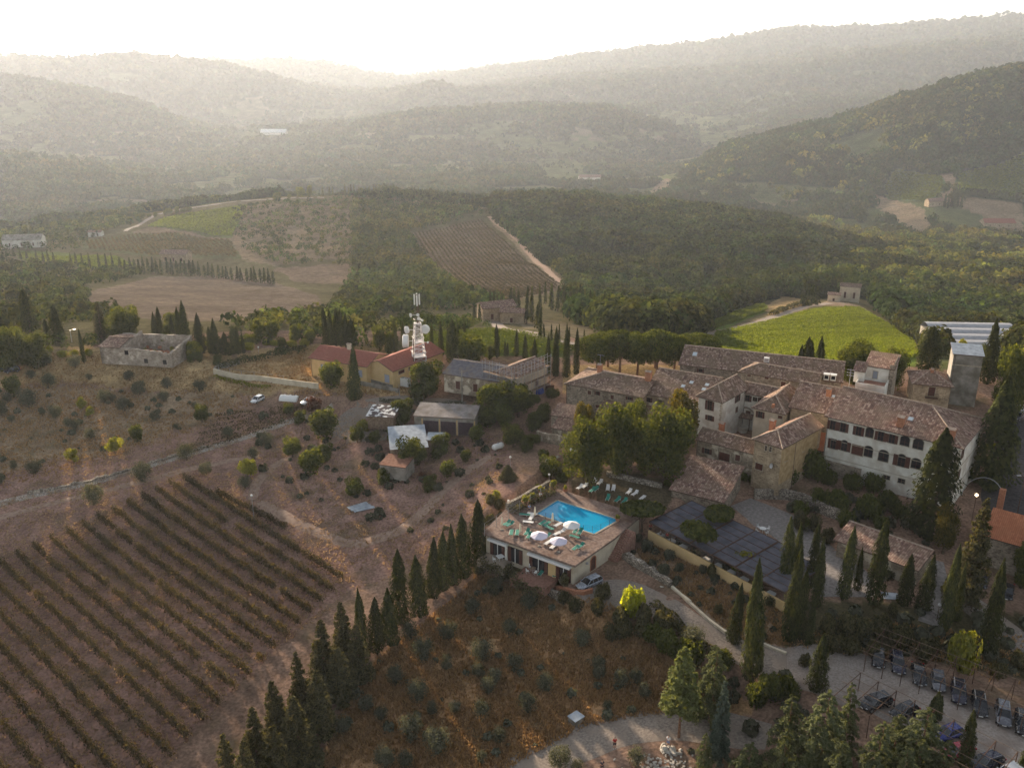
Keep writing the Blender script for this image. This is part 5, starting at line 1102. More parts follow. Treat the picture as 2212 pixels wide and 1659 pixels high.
trees('cypress', [c5(885, 545, 290, 40), c5(945, 470, 305, 40), c5(1160, 495, 320, 36), c5(1235, 585, 310, 46), c5(1290, 590, 325, 40), c5(1330, 640, 290, 96), c5(1365, 540, 305, 36), c5(1412, 395, 300, 26), c5(1665, 590, 330, 48), c5(1728, 578, 455, 26), c5(1745, 578, 472, 22), c5(1812, 582, 375, 42), c5(1882, 605, 410, 46), c5(1955, 620, 445, 44), c5(2050, 735, 400, 62), c5(2115, 740, 370, 48), (1200, 816, 706, 16), (1223, 818, 700, 18), (1244, 813, 708, 14)],
      'slim cypress, %s from the left along the terrace edge behind the mast and houses', 'cypress', 'slim cypresses along the terrace edge', z=3.4)
tree('cypress', 766, 865, 746, 32, 'single stout cypress standing alone in front of the ochre bungalow', 'cypress')
trees('cypress', [(706, 748, 664, 16), (716, 748, 666, 17), (727, 748, 665, 18), (737, 748, 667, 17), (748, 748, 676, 20), (760, 750, 690, 24)], 'dark cypress, %s in the tight clump behind the ochre bungalow', 'cypress', 'cypress clump behind the ochre bungalow', z=3.0)
c6 = lambda bx, by, ty, w: (z6(bx, by)[0], z6(bx, by)[1], z6(bx, ty)[1], w*.28)
trees('cypress', [c6(60, 310, 240, 40), c6(150, 330, 170, 56), c6(235, 400, 55, 110), c6(370, 440, 285, 60), c6(455, 470, 180, 96), c6(650, 630, 370, 40)], 'dark cypress, %s from the left before the ruin', 'cypress', 'cypresses west of the ruin')
trees('cypress', [c6(1200, 475, 240, 54), c6(1242, 475, 200, 66), c6(1340, 490, 270, 62), c6(1388, 530, 200, 54), c6(1440, 540, 155, 90), c6(1545, 565, 250, 96), c6(1625, 560, 350, 50), c6(1672, 565, 290, 90), c6(1740, 570, 395, 60), c6(1800, 565, 340, 70), c6(1840, 565, 350, 50), c6(1882, 560, 400, 30)], 'dark cypress, %s from the left in the row behind the ruin', 'cypress', 'cypress row behind the ruin')
tree('thuja', *c6(790, 460, 165, 150), 'broad dark conifer rising just behind the ruin', 'conifer')
# conifer hedge beside the vineyard
trees('thuja', [(748, 1438, 1300, 70), (700, 1490, 1338, 78), (735, 1510, 1400, 90), (655, 1560, 1405, 64), (690, 1590, 1450, 90), (610, 1620, 1470, 84), (650, 1660, 1500, 100), (560, 1700, 1530, 84), (505, 1760, 1580, 80), (600, 1740, 1570, 110), (540, 1790, 1600, 90), (775, 1470, 1350, 70)],
      'big feathery conifer, %s from the left in the dark belt beside the vineyard', 'conifer', 'dark conifer belt beside the vineyard')
# far cypresses
items = []
for i in range(40):
    x = 745+i*7.6+rng.uniform(-2, 2); y = np.interp(x, [745, 800, 900, 1000, 1060], [424, 424, 430, 440, 447]); items.append((x, y+2, y-rng.uniform(16, 25), 5.0))
for x in (697, 712, 719): items.append((x, 424, 404, 5))
trees('far_cypress', items, 'tiny cypress, %s from the left on the crest of the round hill', 'cypress', 'cypress row along the hill crest')
za = lambda x, y: (x*.5008, 107.2+y*.5008)
items = []
for x, b_, t_ in ((90, 905, 868), (118, 908, 872), (160, 915, 868), (188, 918, 872), (212, 925, 868), (235, 925, 878), (308, 935, 880), (333, 938, 876), (358, 940, 882), (388, 945, 880), (432, 952, 880), (462, 952, 885), (490, 955, 882), (30, 892, 862), (62, 896, 866)): items.append((*za(x, b_), za(x, t_)[1], 6.5))
trees('far_cypress', items, 'small cypress, %s from the left in the spaced row above the bare field', 'cypress', 'spaced cypress row above the bare field')
items = []
for i in range(34):
    x = 262+i*10; items.append((x+rng.uniform(-2, 2), np.interp(x, [262, 420, 595], [590, 596, 615]), np.interp(x, [262, 350, 440, 595], [562, 560, 572, 588])-rng.uniform(-3, 6), 9))
trees('far_cypress', items, 'cypress, %s from the left in the dense belt below the hillside vineyard', 'cypress', 'dense cypress belt below the hillside vineyard')
items = [(*cm(x, b_), cm(x, t_)[1], w*.34) for x, b_, t_, w in ((175, 335, 205, 30), (195, 335, 215, 26), (215, 330, 205, 30), (245, 335, 215, 26), (300, 330, 200, 34), (325, 330, 195, 34), (350, 330, 205, 30), (402, 420, 190, 34), (432, 410, 192, 36), (525, 295, 160, 24), (560, 330, 175, 40), (600, 340, 185, 34), (640, 350, 170, 36), (685, 350, 165, 34), (715, 360, 180, 34), (740, 365, 175, 30), (770, 380, 210, 36), (805, 400, 215, 34), (835, 420, 225, 34), (865, 430, 235, 34), (895, 440, 225, 34), (925, 445, 240, 30), (950, 445, 250, 30), (470, 450, 300, 34), (490, 520, 330, 30), (70, 400, 305, 26), (105, 400, 300, 26), (560, 545, 425, 18), (610, 548, 430, 18), (672, 555, 445, 18), (770, 500, 455, 12), (1285, 465, 395, 22), (490, 390, 180, 30), (515, 520, 420, 18))]
trees('far_cypress', items, 'mid distance cypress, %s from the left around the valley farmhouse', 'cypress', 'cypresses around the valley farmhouse')
trees('far_cypress', [(2040+i*7, 448+(i % 2)*3, 420+(i*5) % 11, 7) for i in range(6)]+[(1735+i*9, 662-i, 612+i*3, 16) for i in range(4)], 'far cypress, %s from the left on the right hand slopes', 'cypress', 'cypresses by the far right farms')
# ---- stone pines
trees('stone_pine', [z1(600, 372)+(z1(0, 30)[1], 104), z1(805, 378)+(z1(0, -12)[1], 98), z1(960, 400)+(z1(0, 4)[1], 84), z1(1130, 425)+(z1(0, -18)[1], 96), z1(1290, 350)+(z1(0, 20)[1], 76), z1(1480, 310)+(z1(0, 24)[1], 112), z1(1120, 330)+(z1(0, -10)[1], 80), z1(700, 320)+(z1(0, -5)[1], 84)],
      'umbrella shaped stone pine, %s from the left in the grove behind the farmhouse', 'pine', 'stone pine grove')
# ---- garden trees in the centre
for kd, it, lb in (('oak', (z1(460, 1010)+(z1(0, 622)[1], 68)), 'slender golden topped tree at the left end of the garden grove'), ('broadleaf', (z1(500, 1345)+(z1(0, 800)[1], 122)), 'broad round tree standing nearest the pool lawn'), ('broadleaf', (z1(790, 1270)+(z1(0, 610)[1], 112)), 'tall dark tree in the middle of the garden grove'),
                   ('broadleaf', (z1(930, 960)+(z1(0, 610)[1], 66)), 'dark tree half hidden behind the middle of the grove'), ('broadleaf', (z1(1190, 1340)+(z1(0, 690)[1], 142)), 'largest yellow topped tree beside the tiled shed'), ('oak', (z1(1370, 1080)+(z1(0, 500)[1], 98)), 'glossy leaved tree in front of the white courtyard house'),
                   ('broadleaf', (z1(1000, 1200)+(z1(0, 760)[1], 90)), 'shaded tree between the two big garden trees')):
    tree(kd, *it, lb, 'tree', 'trees of the garden grove')
tree('flat_tree', *z3(1590, 640), z3(0, 420)[1], 100, 'spreading low tree at the corner of the dark pergola', z=1.6); tree('flat_tree', *z4(110, 400), z4(0, 170)[1], 92, 'vine tangle growing through the middle of the pergola roof', z=1.2)
tree('yellow_tree', *z4(385, 480), z4(0, 325)[1], 62, 'bright yellow green tree at the pergola edge', z=1.2); tree('flat_tree', *z4(240, 225), z4(0, 75)[1], 84, 'green creeper mound behind the pergola roof', z=2.0)
tree('bright_bush', 1372, 1330, 1255, 66, 'brilliant yellow green bush beside the gravel drive', 'bush', name='bush')
tree('broadleaf', 1842, 830, 735, 106, 'rounded tree between the long farmhouse and the loggia tower'); tree('broadleaf', 1925, 842, 752, 66, 'dark tree right behind the loggia tower')
tree('broadleaf', 2175, 905, 735, 88, 'bright leafed tree right of the water tower'); tree('yellow_tree', 2190, 850, 745, 60, 'lime coloured tree at the right frame edge behind the cypress'); tree('broadleaf', 2115, 800, 742, 40, 'round tree in front of the greenhouse'); tree('yellow_tree', 2068, 790, 725, 40, 'yellowish tree left of the water tower'); tree('broadleaf', 1500, 722, 692, 62, 'round dark tree beyond the stone pines'); tree('broadleaf', 1434, 712, 690, 40, 'small round tree just left of the round dark one beyond the pines')
tree('thuja', *c4(1740, 660, 5, 250), 'big drooping conifer between the yellow tree and the orange roof', 'conifer'); tree('oak', *c4(1615, 350, 40, 180), 'golden yellow tree beside the drooping conifer', name='oak')
tree('yellow_bush', *c4(1715, 1075, 780, 215), 'tall yellow green shrub above the row of parked cars', 'bush', name='bush'); tree('broadleaf', *c4(2090, 560, 250, 190), 'dark tree in front of the orange roofed house')
# ---- cedars bottom right
trees('cedar', [c4(850, 1800, 1180, 420), c4(640, 1720, 1230, 300), c4(1430, 1800, 1290, 420), c4(1290, 1700, 1330, 280), c4(400, 1900, 1500, 330), c4(930, 2000, 1480, 300), c4(1150, 1900, 1370, 300), c4(600, 1960, 1420, 280), c4(1560, 1900, 1480, 240), c4(1320, 2000, 1530, 280), c4(1000, 1640, 1150, 200)],
      'shaggy grey green cedar, %s from the left in the grove at the bottom', 'cedar', 'cedar grove at the bottom')
tree('blue_conifer', *c4(240, 1640, 1130, 140), 'slim blue green conifer at the edge of the cedar grove', 'conifer'); tree('light_pine', 1466, 1592, 1398, 92, 'pale green pine with a bare trunk beside the lower path', 'pine'); tree('cedar', 1532, 1560, 1402, 84, 'yellowish cedar just behind the pale green pine', 'cedar')
tree('cedar', *c4(150, 1750, 1440, 160), 'short grey cedar in front of the slim blue conifer', 'cedar'); tree('cedar', *c4(190, 1200, 900, 190), 'light green cedar beside the gravel drive', 'cedar'); tree('cedar', *c4(30, 1250, 960, 180), 'light green cedar left of its twin by the drive', 'cedar')
# ---- olives on the dry slope
c7 = lambda x, y, r: (z7(x, y+r*.8)[0], z7(x, y+r*.8)[1], z7(x, y-r)[1], r*2*.3554)
S7 = [(1515, 620, 66), (1670, 470, 56), (1800, 350, 60), (2010, 440, 60), (1360, 730, 75), (1510, 815, 46), (1890, 600, 56), (1720, 740, 75), (1920, 810, 56), (1700, 860, 50), (1200, 890, 62), (1330, 980, 70), (1800, 890, 50), (1760, 950, 50), (2110, 930, 60), (2000, 1060, 60), (1020, 1060, 52), (1720, 1100, 62), (1290, 1210, 80), (1450, 1290, 86), (1830, 1250, 52), (880, 1190, 60), (1130, 1390, 72), (1260, 1410, 62), (1720, 1385, 40), (1290, 620, 60), (1110, 1120, 46), (1560, 1080, 40), (1420, 1090, 40)]
cbx = lambda x, y, r: (cb(x, y+r*.8)[0], cb(x, y+r*.8)[1], cb(x, y-r)[1], r*2*.25848)
SB = [(720, 80, 80), (850, 300, 72), (1050, 420, 76), (1160, 400, 70), (1170, 1080, 84), (530, 1090, 104), (680, 1150, 60), (1650, 90, 110), (1240, 520, 60), (860, 370, 60), (930, 640, 46)]
ol = [c7(*q) for q in S7]+[cbx(*q) for q in SB]
def bands(items, ys, labels, kind, cat, group, name=None):
    for k in range(len(ys)+1):
        sub = [q for q in items if (k == 0 or q[1] >= ys[k-1]) and (k == len(ys) or q[1] < ys[k])]
        if sub: trees(kind, sub, labels[k], cat, group, name)
bands(ol, [1370, 1460, 1560], ['grey olive tree, %s from the left just below the pool house', 'grey olive tree, %s from the left across the upper dry slope', 'grey olive tree, %s from the left across the middle of the dry slope', 'grey olive tree, %s from the left along the foot of the dry slope'], 'olive', 'olive tree', 'olives of the dry slope', 'olive_tree')
c6o = lambda x, y, r: (z6(x, y+r*.8)[0], z6(x, y+r*.8)[1], z6(x, y-r)[1], r*2*.28)
S6 = [(580, 620, 60), (240, 720, 40), (380, 770, 66), (220, 910, 84), (810, 890, 60), (870, 905, 34), (960, 950, 62), (1000, 730, 46), (1075, 830, 60), (1290, 790, 46), (1265, 890, 46), (1540, 810, 56), (430, 1010, 56), (20, 990, 60), (525, 1090, 38), (582, 1110, 44), (1200, 1040, 46), (1360, 1120, 28), (1505, 960, 28), (700, 1180, 48), (270, 1440, 66), (0, 1530, 40), (110, 1420, 34), (1760, 1170, 54), (2060, 1220, 56), (365, 600, 60), (90, 1060, 30), (690, 740, 26), (60, 900, 46), (330, 1010, 30)]
S6b = [(1100, 1480, 84), (1440, 1320, 72), (730, 1650, 90), (1590, 1450, 56), (1890, 1550, 56), (1960, 1330, 50)]
bands([c6o(*q) for q in S6], [820, 880, 935], ['small olive tree, %s from the left in the sunlit field below the ruin', 'small olive tree, %s from the left in the second tier of the olive field', 'small olive tree, %s from the left in the third tier of the olive field', 'small olive tree, %s from the left just above the stone track'], 'olive', 'olive tree', 'olives of the western field', 'olive_tree')
trees('olive', [c6o(*q) for q in S6b], 'round olive tree, %s from the left between stone track and vineyard', 'olive tree', 'olives between track and vineyard', 'olive_tree')
trees('yellow_tree', [c6o(*q) for q in ((700, 1010, 46), (640, 940, 52), (890, 1270, 78), (570, 1350, 66), (1910, 1440, 92), (1490, 540, 84), (310, 1000, 0.1))][:6], 'yellowing small tree, %s from the left in the olive field', 'tree', 'yellowing trees in the olive field', 'young_tree')
trees('small_tree', [c6o(*q) for q in ((110, 820, 94), (1060, 1180, 76), (1560, 1030, 74), (1540, 590, 46), (1680, 610, 44), (90, 480, 120), (-20, 540, 130), (200, 520, 120), (960, 330, 140), (1330, 330, 90), (1290, 480, 70))], 'rounded green tree, %s from the left about the ruin and olive field', 'tree', 'rounded trees about the ruin', 'tree')
c5o = lambda x, y, r: (z5(x, y+r*.9)[0], z5(x, y+r*.9)[1], z5(x, y-r*1.05)[1], r*2.5*.28)
M5 = [(330, 1110, 130), (230, 1400, 110), (930, 1020, 100), (1640, 950, 150), (1830, 930, 130), (1120, 770, 140), (390, 730, 110), (1010, 1340, 120), (1230, 1270, 84), (720, 1210, 56), (880, 1200, 66), (590, 1190, 62), (1500, 1180, 70), (1790, 1200, 90), (1420, 1350, 50), (1280, 1450, 70), (570, 1600, 76), (1460, 560, 130), (90, 1290, 76), (340, 1330, 70), (1960, 1080, 70), (2020, 1000, 60), (150, 1050, 50), (1150, 1560, 60), (60, 990, 46), (700, 640, 46), (1600, 1050, 80), (1720, 1060, 80), (940, 1480, 50), (800, 1500, 60), (1900, 1250, 60), (2080, 1450, 90)]
bands([c5o(*q) for q in M5], [880, 960, 1010], ['leafy green tree, %s from the left close to the yellow houses', 'leafy green tree, %s from the left around the garages', 'leafy green tree, %s from the left around the corrugated shed', 'leafy green tree, %s from the left in the orchard below the sheds'], 'small_tree', 'tree', 'orchard trees below the yellow houses', 'tree')
tree('russet', *c5o(265, 950, 66), 'dark red bush at the bend of the yard road', 'bush'); tree('russet', *c5o(1080, 1500, 36), 'small dark red bush beside the grey shack', 'bush'); tree('yellow_bush', *c5o(625, 1110, 52), 'yellow green bush left of the patched shed', 'bush', name='bush'); tree('thuja', *c5o(1750, 1480, 62), 'young dark conifer in the plot left of the pool', 'conifer')
# big rounded trees far left and behind
trees('yellow_tree', [z6(150, 300)+(z6(0, 270)[1]-10, 40)][:0], '', 'tree')
trees('broadleaf', [(25, 800, 700, 90), (75, 795, 716, 80), (268, 742, 668, 84), (-15, 795, 690, 60)], 'big rounded tree, %s from the left on the terrace before the ruin', 'tree', 'big rounded trees on the west terrace')
trees('small_tree', [(420, 780, 740, 40), (590, 735, 690, 44), (640, 740, 700, 36), (560, 742, 702, 30), (670, 745, 712, 34), (820, 760, 702, 36), (845, 765, 716, 34), (1015, 770, 720, 60), (540, 750, 722, 30), (610, 755, 728, 26), (880, 705, 684, 30), (1060, 775, 745, 26), (1150, 775, 745, 24), (460, 735, 712, 24)], 'light tree, %s from the left along the terrace behind the ochre bungalow', 'tree', 'light trees along the back terrace', 'tree')
# ---- garden shrubs
def shrubs(kind, items, label, group): trees(kind, items, label, 'shrub', group, 'shrub')
c2b = lambda x, y, r: (z2(x, y+r*.8)[0], z2(x, y+r*.8)[1], z2(x, y-r)[1], r*2*.258)
shrubs('bush', [c2b(430, 1110, 150), c2b(220, 1180, 110), c2b(80, 1230, 100), c2b(480, 1380, 90), c2b(640, 1420, 120), c2b(760, 1260, 90), c2b(930, 1260, 100), c2b(900, 1470, 130), c2b(1060, 1420, 110), c2b(700, 1560, 90), c2b(320, 1480, 80), c2b(350, 1600, 70), c2b(1150, 1500, 80), c2b(560, 1220, 80), c2b(1000, 1600, 70)], 'dark garden shrub, %s from the left below the villa and corner house', 'shrubs below the villa')
shrubs('green_bush', [c4(x, y+h_, y, w) for x, y, h_, w in ((900, 700, 140, 150), (1010, 690, 150, 160), (1110, 720, 150, 150), (1240, 700, 170, 170), (1370, 760, 170, 170), (940, 830, 120, 140), (1060, 850, 110, 160), (1180, 860, 110, 130), (1480, 850, 150, 140), (1300, 640, 90, 90), (780, 950, 90, 90), (1560, 850, 120, 110), (1950, 1000, 110, 110), (2060, 920, 130, 120), (1280, 440, 70, 80), (560, 600, 70, 80), (200, 400, 90, 90), (250, 650, 70, 70), (1420, 300, 130, 110), (920, 180, 110, 110), (730, 60, 150, 110), (830, 90, 120, 90))], 'evergreen shrub, %s from the left on the banks above the car park', 'shrubs on the banks above the car park')
shrubs('bush', [c4(x, y+h_, y, w) for x, y, h_, w in ((60, 850, 180, 200), (-60, 800, 160, 180), (-150, 760, 130, 150), (560, 1060, 170, 180), (670, 1080, 160, 170), (470, 1130, 140, 150), (280, 930, 110, 150), (230, 1060, 120, 130))], 'dense bush, %s from the left on the bank below the gravel drive', 'bushes below the drive')
c3o = lambda x, y, r: (z3(x, y+r*.8)[0], z3(x, y+r*.8)[1], z3(x, y-r)[1], r*2*.24235)
shrubs('green_bush', [c3o(*q) for q in ((1260, 1200, 90), (1190, 1330, 90), (1390, 1420, 110), (1500, 1330, 100), (1600, 1400, 110), (1450, 1530, 100), (1740, 1440, 90), (1830, 1500, 100), (1000, 1320, 80), (900, 1250, 70), (820, 1130, 60), (950, 1000, 80), (900, 1090, 70), (1620, 1520, 100), (1330, 1560, 90), (1700, 1560, 80))], 'shrub, %s from the left on the bank between the silver car and the slope', 'shrubs below the silver car')
shrubs('green_bush', [c3o(*q) for q in ((420, 1050, 60), (520, 1040, 60), (600, 1060, 60), (690, 1120, 50), (450, 930, 50), (530, 870, 50), (560, 760, 44), (360, 960, 44), (250, 560, 60), (300, 620, 50), (330, 520, 44), (250, 380, 60), (320, 420, 60), (170, 900, 50), (140, 1000, 60), (270, 1160, 80), (360, 1060, 50))], 'shrub, %s from the left about the terraces of the pool house', 'shrubs about the pool house')
shrubs('olive_bush', [c3o(*q) for q in ((1630, 790, 70), (1830, 870, 60), (1790, 1000, 70), (1680, 950, 50), (1930, 980, 50), (2050, 870, 60), (2130, 1000, 50), (1560, 720, 50), (1880, 1120, 40))], 'dry shrub, %s from the left on the slope below the pergola', 'dry shrubs below the pergola')
shrubs('yellow_bush', [c3o(*q) for q in ((540, 400, 40), (600, 380, 40), (640, 320, 40), (660, 270, 36), (570, 360, 36), (300, 340, 56), (1230, 1180, 0.1))][:6], 'yellowish climber bush, %s from the left along the wire fence by the pool', 'climbers along the pool fence')
shrubs('bush', [z1(x, y)+(z1(x, y-h_)[1], w*.24) for x, y, h_, w in ((120, 1120, 70, 120), (60, 1000, 90, 100), (150, 1260, 90, 140), (290, 1350, 110, 130), (120, 800, 120, 160), (40, 880, 90, 110), (1700, 1200, 70, 110), (1790, 1260, 80, 130), (1900, 1330, 90, 130), (1990, 1350, 80, 120), (2090, 1380, 130, 170), (1230, 1380, 60, 80), (60, 640, 80, 110), (200, 590, 90, 150), (2150, 1180, 120, 140))], 'leafy shrub, %s from the left around the sheds and the tiled shed roof', 'shrubs around the tile roofed sheds')
# golden sunlit brush along the terrace edge
items = [(30+i*27+rng.uniform(-8, 8), 765+rng.uniform(-6, 8)-(14 if i > 14 else 0), 0, rng.uniform(20, 34)) for i in range(24)]
items = [(x, y, y-rng.uniform(12, 20), w_) for x, y, _, w_ in items]
trees('yellow_bush', items, 'sunlit golden bush, %s from the left along the terrace edge', 'bush', 'golden bushes along the terrace edge', 'bush')
# brush line of the far vineyards crest
items = [(200+i*14+rng.uniform(-5, 5), float(np.interp(200+i*14, [200, 300, 420, 560, 600], [478, 470, 450, 436, 432]))+5, 0, rng.uniform(12, 22)) for i in range(16)]
items = [(x, y, y-rng.uniform(8, 16), w_) for x, y, _, w_ in items]+[(600, 432, 416, 26), (625, 430, 420, 14), (650, 428, 404, 24), (670, 427, 400, 16), (60, 510, 486, 26), (118, 503, 478, 24), (90, 508, 492, 18)]
trees('small_tree', items, 'small dark tree, %s from the left along the crest road', 'tree', 'trees along the crest road', 'tree')
# ------------------------------------------------------------------ vines
TP = bpy.data.meshes.new('trellis_post'); b = MB(); b.tube((0, 0, -.2), (0, 0, 1), .05, n=5); TP.from_pydata(b.v, [], b.f); TP.materials.append(M_WOOD)
def vinerow(name, A, B, label, group, dens, size, hgt, wid, mat, rg, posts=True, top=None):
    A = np.array(A[:2]); B = np.array(B[:2]); L = np.linalg.norm(B-A)
    if L < 3: return None
    n = int(L*dens); t = rg.uniform(0, 1, n); gapn = vnoise(t*L/2.2+rg.uniform(0, 99), t*0+3.3, 5); t = t[gapn > .13]; n = len(t); d = (B-A)/L; nn = np.array([-d[1], d[0]])
    off = rg.normal(0, wid*.42, n); xy = A+(B-A)*t[:, None]+nn*off[:, None]; hh = hgt*(.75+.5*vnoise(t*L/1.4, t*0+7.7, 9)); z = TZ(xy[:, 0], xy[:, 1])+rg.uniform(.25, 1, n)*hh
    P = np.stack([xy[:, 0], xy[:, 1], z], -1); Nn = np.stack([nn[0]*np.sign(off), nn[1]*np.sign(off), .5+0*off], -1); V_ = leafquads(P, Nn, size, rg)
    o = link(name, quadmesh(name, V_, mat)); tag(o, label, 'vine row', group)
    if posts:
        k = max(int(L/9), 1)
        for i in range(k+1): q = A+(B-A)*i/k; z0 = float(TZ(q[0], q[1])); pp = link('trellis_post', TP, o); pp.location = (q[0], q[1], z0); pp.scale = (1, 1, hgt*1.12)
    return o
zr_ = lambda x, y: G(x*.39686, 1000.6+y*.39686)[:2]
E0, E11 = zr_(1000, 85), zr_(95, 500); F0, F15 = zr_(1870, 640), zr_(900, 1655); dr = (F0-E0)/np.linalg.norm(F0-E0); st_ = (E11-E0)/11; fr = F15-F0
rgv = np.random.default_rng(77)
for i in range(0, 36):
    a = E0+st_*i; M_ = np.array([[dr[0], -fr[0]], [dr[1], -fr[1]]]); tt = np.linalg.solve(M_, F0-a); e = a+dr*tt[0]
    # skip what lies beyond the left edge of the frame
    ts = np.linspace(0, 1, 60); pts = a+(e-a)*ts[:, None]; px = np.array([PJ(q[0], q[1], -5)[:2] for q in pts]); vis = (px[:, 0] > -60) & (px[:, 1] < 1740)
    if not vis.any(): continue
    k0, k1 = np.nonzero(vis)[0][[0, -1]]
    vinerow('vine_row', pts[k0], pts[k1], 'dark vine row, %s from the top in the big vineyard' % ORD(i+2), 'vine rows of the big vineyard', 120, .14, 1.35, .62, F_VIN, rgv)
vinerow('vine_row', zr_(1180, 170), zr_(1560, 365), 'short top vine row of the big vineyard, cut off by the dirt track', 'vine rows of the big vineyard', 110, .14, 1.35, .6, F_VIN, rgv)
for i in range(7):
    a = G(395+i*12+0, 985-i*14)[:2]; e = G(650+i*4, 905-i*7)[:2]
    vinerow('vine_row', a, e, 'thin young vine row, %s from the track side in the small plot' % ORD(i+1), 'vine rows of the small plot', 12, .15, .9, .35, F_VIN, rgv)
def vinefield(pix, dirpx, spacing, dens, size, hgt, wid, mat, label, group, things=True, name='vine_row', posts=False, seed=5):
    P = np.array([q[:2] for q in GP(pix)]); a, b_ = G(*dirpx[0])[:2], G(*dirpx[1])[:2]; d = (b_-a)/np.linalg.norm(b_-a); nn = np.array([-d[1], d[0]]); c = P.mean(0); rg = np.random.default_rng(seed)
    s_ = (P-c)@nn; u_ = (P-c)@d; segs = []
    for k in np.arange(s_.min()+spacing/2, s_.max(), spacing):
        ts = np.arange(u_.min(), u_.max(), 1.0); pt = c+nn*k+d*ts[:, None]; m = inpoly(pt[:, 0], pt[:, 1], P)
        if m.sum() < 6: continue
        i0, i1 = np.nonzero(m)[0][[0, -1]]; segs.append((pt[i0], pt[i1]))
    segs.sort(key=lambda q: -(q[0][1]+q[1][1]))
    if things:
        for i, (p, q) in enumerate(segs): vinerow(name, p, q, label % ORD(i+1), group, dens, size, hgt, wid, mat, rg, posts)
    else:
        Vs = []
        for p, q in segs:
            L = np.linalg.norm(q-p); n = int(L*dens)
            if n < 3: continue
            t = rg.uniform(0, 1, n); xy = p+(q-p)*t[:, None]+nn*rg.normal(0, wid*.4, n)[:, None]; z = TZ(xy[:, 0], xy[:, 1])+rg.uniform(.2, 1, n)*hgt
            Vs.append(leafquads(np.stack([xy[:, 0], xy[:, 1], z], -1), np.tile([0, 0, 1.0], (n, 1)), size, rg))
        o = link(name, quadmesh(name, np.concatenate(Vs), mat)); tag(o, label, 'vineyard', kind='stuff')
    return len(segs)
print('green rows', vinefield([(1545, 722), (1680, 692), (1780, 668), (1860, 670), (1930, 710), (1975, 745), (1985, 772), (1900, 800), (1700, 800), (1600, 790), (1540, 750)], ((1600, 760), (1900, 752)), 2.9, 46, .24, 1.6, .9, F_VGR, 'lush green vine row, %s from the top below the knoll farmhouse', 'vine rows below the knoll farmhouse'))
print('rows2', vinefield([(1500, 716), (1600, 672), (1650, 660), (1658, 672), (1570, 706), (1515, 722)], ((1520, 712), (1650, 668)), 2.9, 40, .24, 1.6, .9, F_VGR, 'green vine row, %s from the top in the plot across the lane', 'vine rows across the lane'))
vinefield([(318, 490), (350, 474), (420, 460), (535, 444), (500, 512), (400, 498)], ((350, 490), (500, 480)), 3.2, 3.5, .9, 1.5, 1.2, F_VGR, 'hillside vineyard striped with vines on the left shoulder of the round hill', '', False, 'hillside_vines', seed=6)
vinefield([(185, 522), (300, 505), (400, 506), (500, 520), (515, 556), (350, 552), (190, 538)], ((300, 505), (340, 552)), 3.4, 3.2, .8, 1.3, 1.0, F_VIN, 'olive brown vineyard with rows running downhill above the cypress belt', '', False, 'downhill_vines', seed=7)
vinefield([(40, 548), (250, 556), (300, 577), (180, 580), (50, 562)], ((50, 556), (290, 572)), 3.2, 4, .8, 1.4, 1.0, F_VGR, 'thin strip of green vines along the spaced cypress row', '', False, 'strip_vines', seed=8)
vinefield([(885, 506), (1040, 474), (1212, 614), (1090, 658), (945, 572)], ((1040, 474), (1205, 612)), 3.4, 3.0, .7, 1.1, .8, F_VIN, 'brown sloping vineyard beside the wooded round hill', '', False, 'sloping_vines', seed=9)
vinefield([(1905, 416), (1932, 367), (2033, 381), (2042, 410), (2008, 436), (1930, 434)], ((1920, 400), (2035, 405)), 4, 1.6, 1.8, 1.6, 1.6, F_VGR, 'square green vineyard plot on the far right slope', '', False, 'far_vineyard', seed=10)
vinefield([(2070, 376), (2170, 352), (2280, 305), (2280, 425), (2212, 428), (2070, 418)], ((2080, 400), (2270, 380)), 4, 1.6, 1.8, 1.6, 1.6, F_VGR, 'large green vineyard plot at the right edge of the far slope', '', False, 'edge_vineyard', seed=12)
vinefield([(900, 727), (1080, 717), (1230, 757), (1225, 772), (905, 770)], ((910, 745), (1200, 760)), 3, 40, .22, 1.4, .8, F_VGR, 'pale green vines in the plot behind the radio mast', '', False, 'terrace_vines', seed=13)
# ------------------------------------------------------------------ scrub and grass
SCR = 1
def patch(pix, n_m, smin, smax, name, label, seed, nq=30, ls=.16, mat=None):
    rg = np.random.default_rng(seed); X, Y = scatter_poly(pix, n_m, rg); keep = rg.uniform(0, 1, len(X)) < .62; X, Y = X[keep], Y[keep]; forest(name, label, X, Y, rg.uniform(smin, smax, len(X)), nq, ls, seed, mat=mat)
patch([(500, 450), (760, 430), (1050, 450), (1045, 468), (880, 500), (930, 580), (1060, 660), (760, 610), (755, 575), (590, 575), (520, 540)], 6.5, 2.2, 5.5, 'terrace_scrub', 'low scrub dotted along the dry terraces of the round hill', 31)
patch([(760, 440), (1040, 455), (880, 505), (940, 590), (1080, 665), (900, 680), (700, 690), (760, 610)], 4.4, 3.5, 7.5, 'gully_scrub', 'dark bushes filling the gully between field and sloping vineyard', 32)
patch([(-100, 575), (190, 585), (330, 590), (200, 620), (190, 670), (250, 690), (120, 720), (-100, 720)], 6.5, 3.5, 7, 'west_scrub', 'hazy olive green trees on the slope at the far left', 33, 60, .14)
patch([(200, 512), (-100, 545), (-100, 500), (300, 468), (310, 482)], 8, 4, 8, 'crest_scrub', 'bushes along the valley road at the left', 34)
patch([(480, 705), (700, 680), (820, 700), (820, 738), (480, 740)], 6.0, 2.5, 5, 'slope_scrub', 'bushes on the slope below the terrace edge', 35, 60, .14)
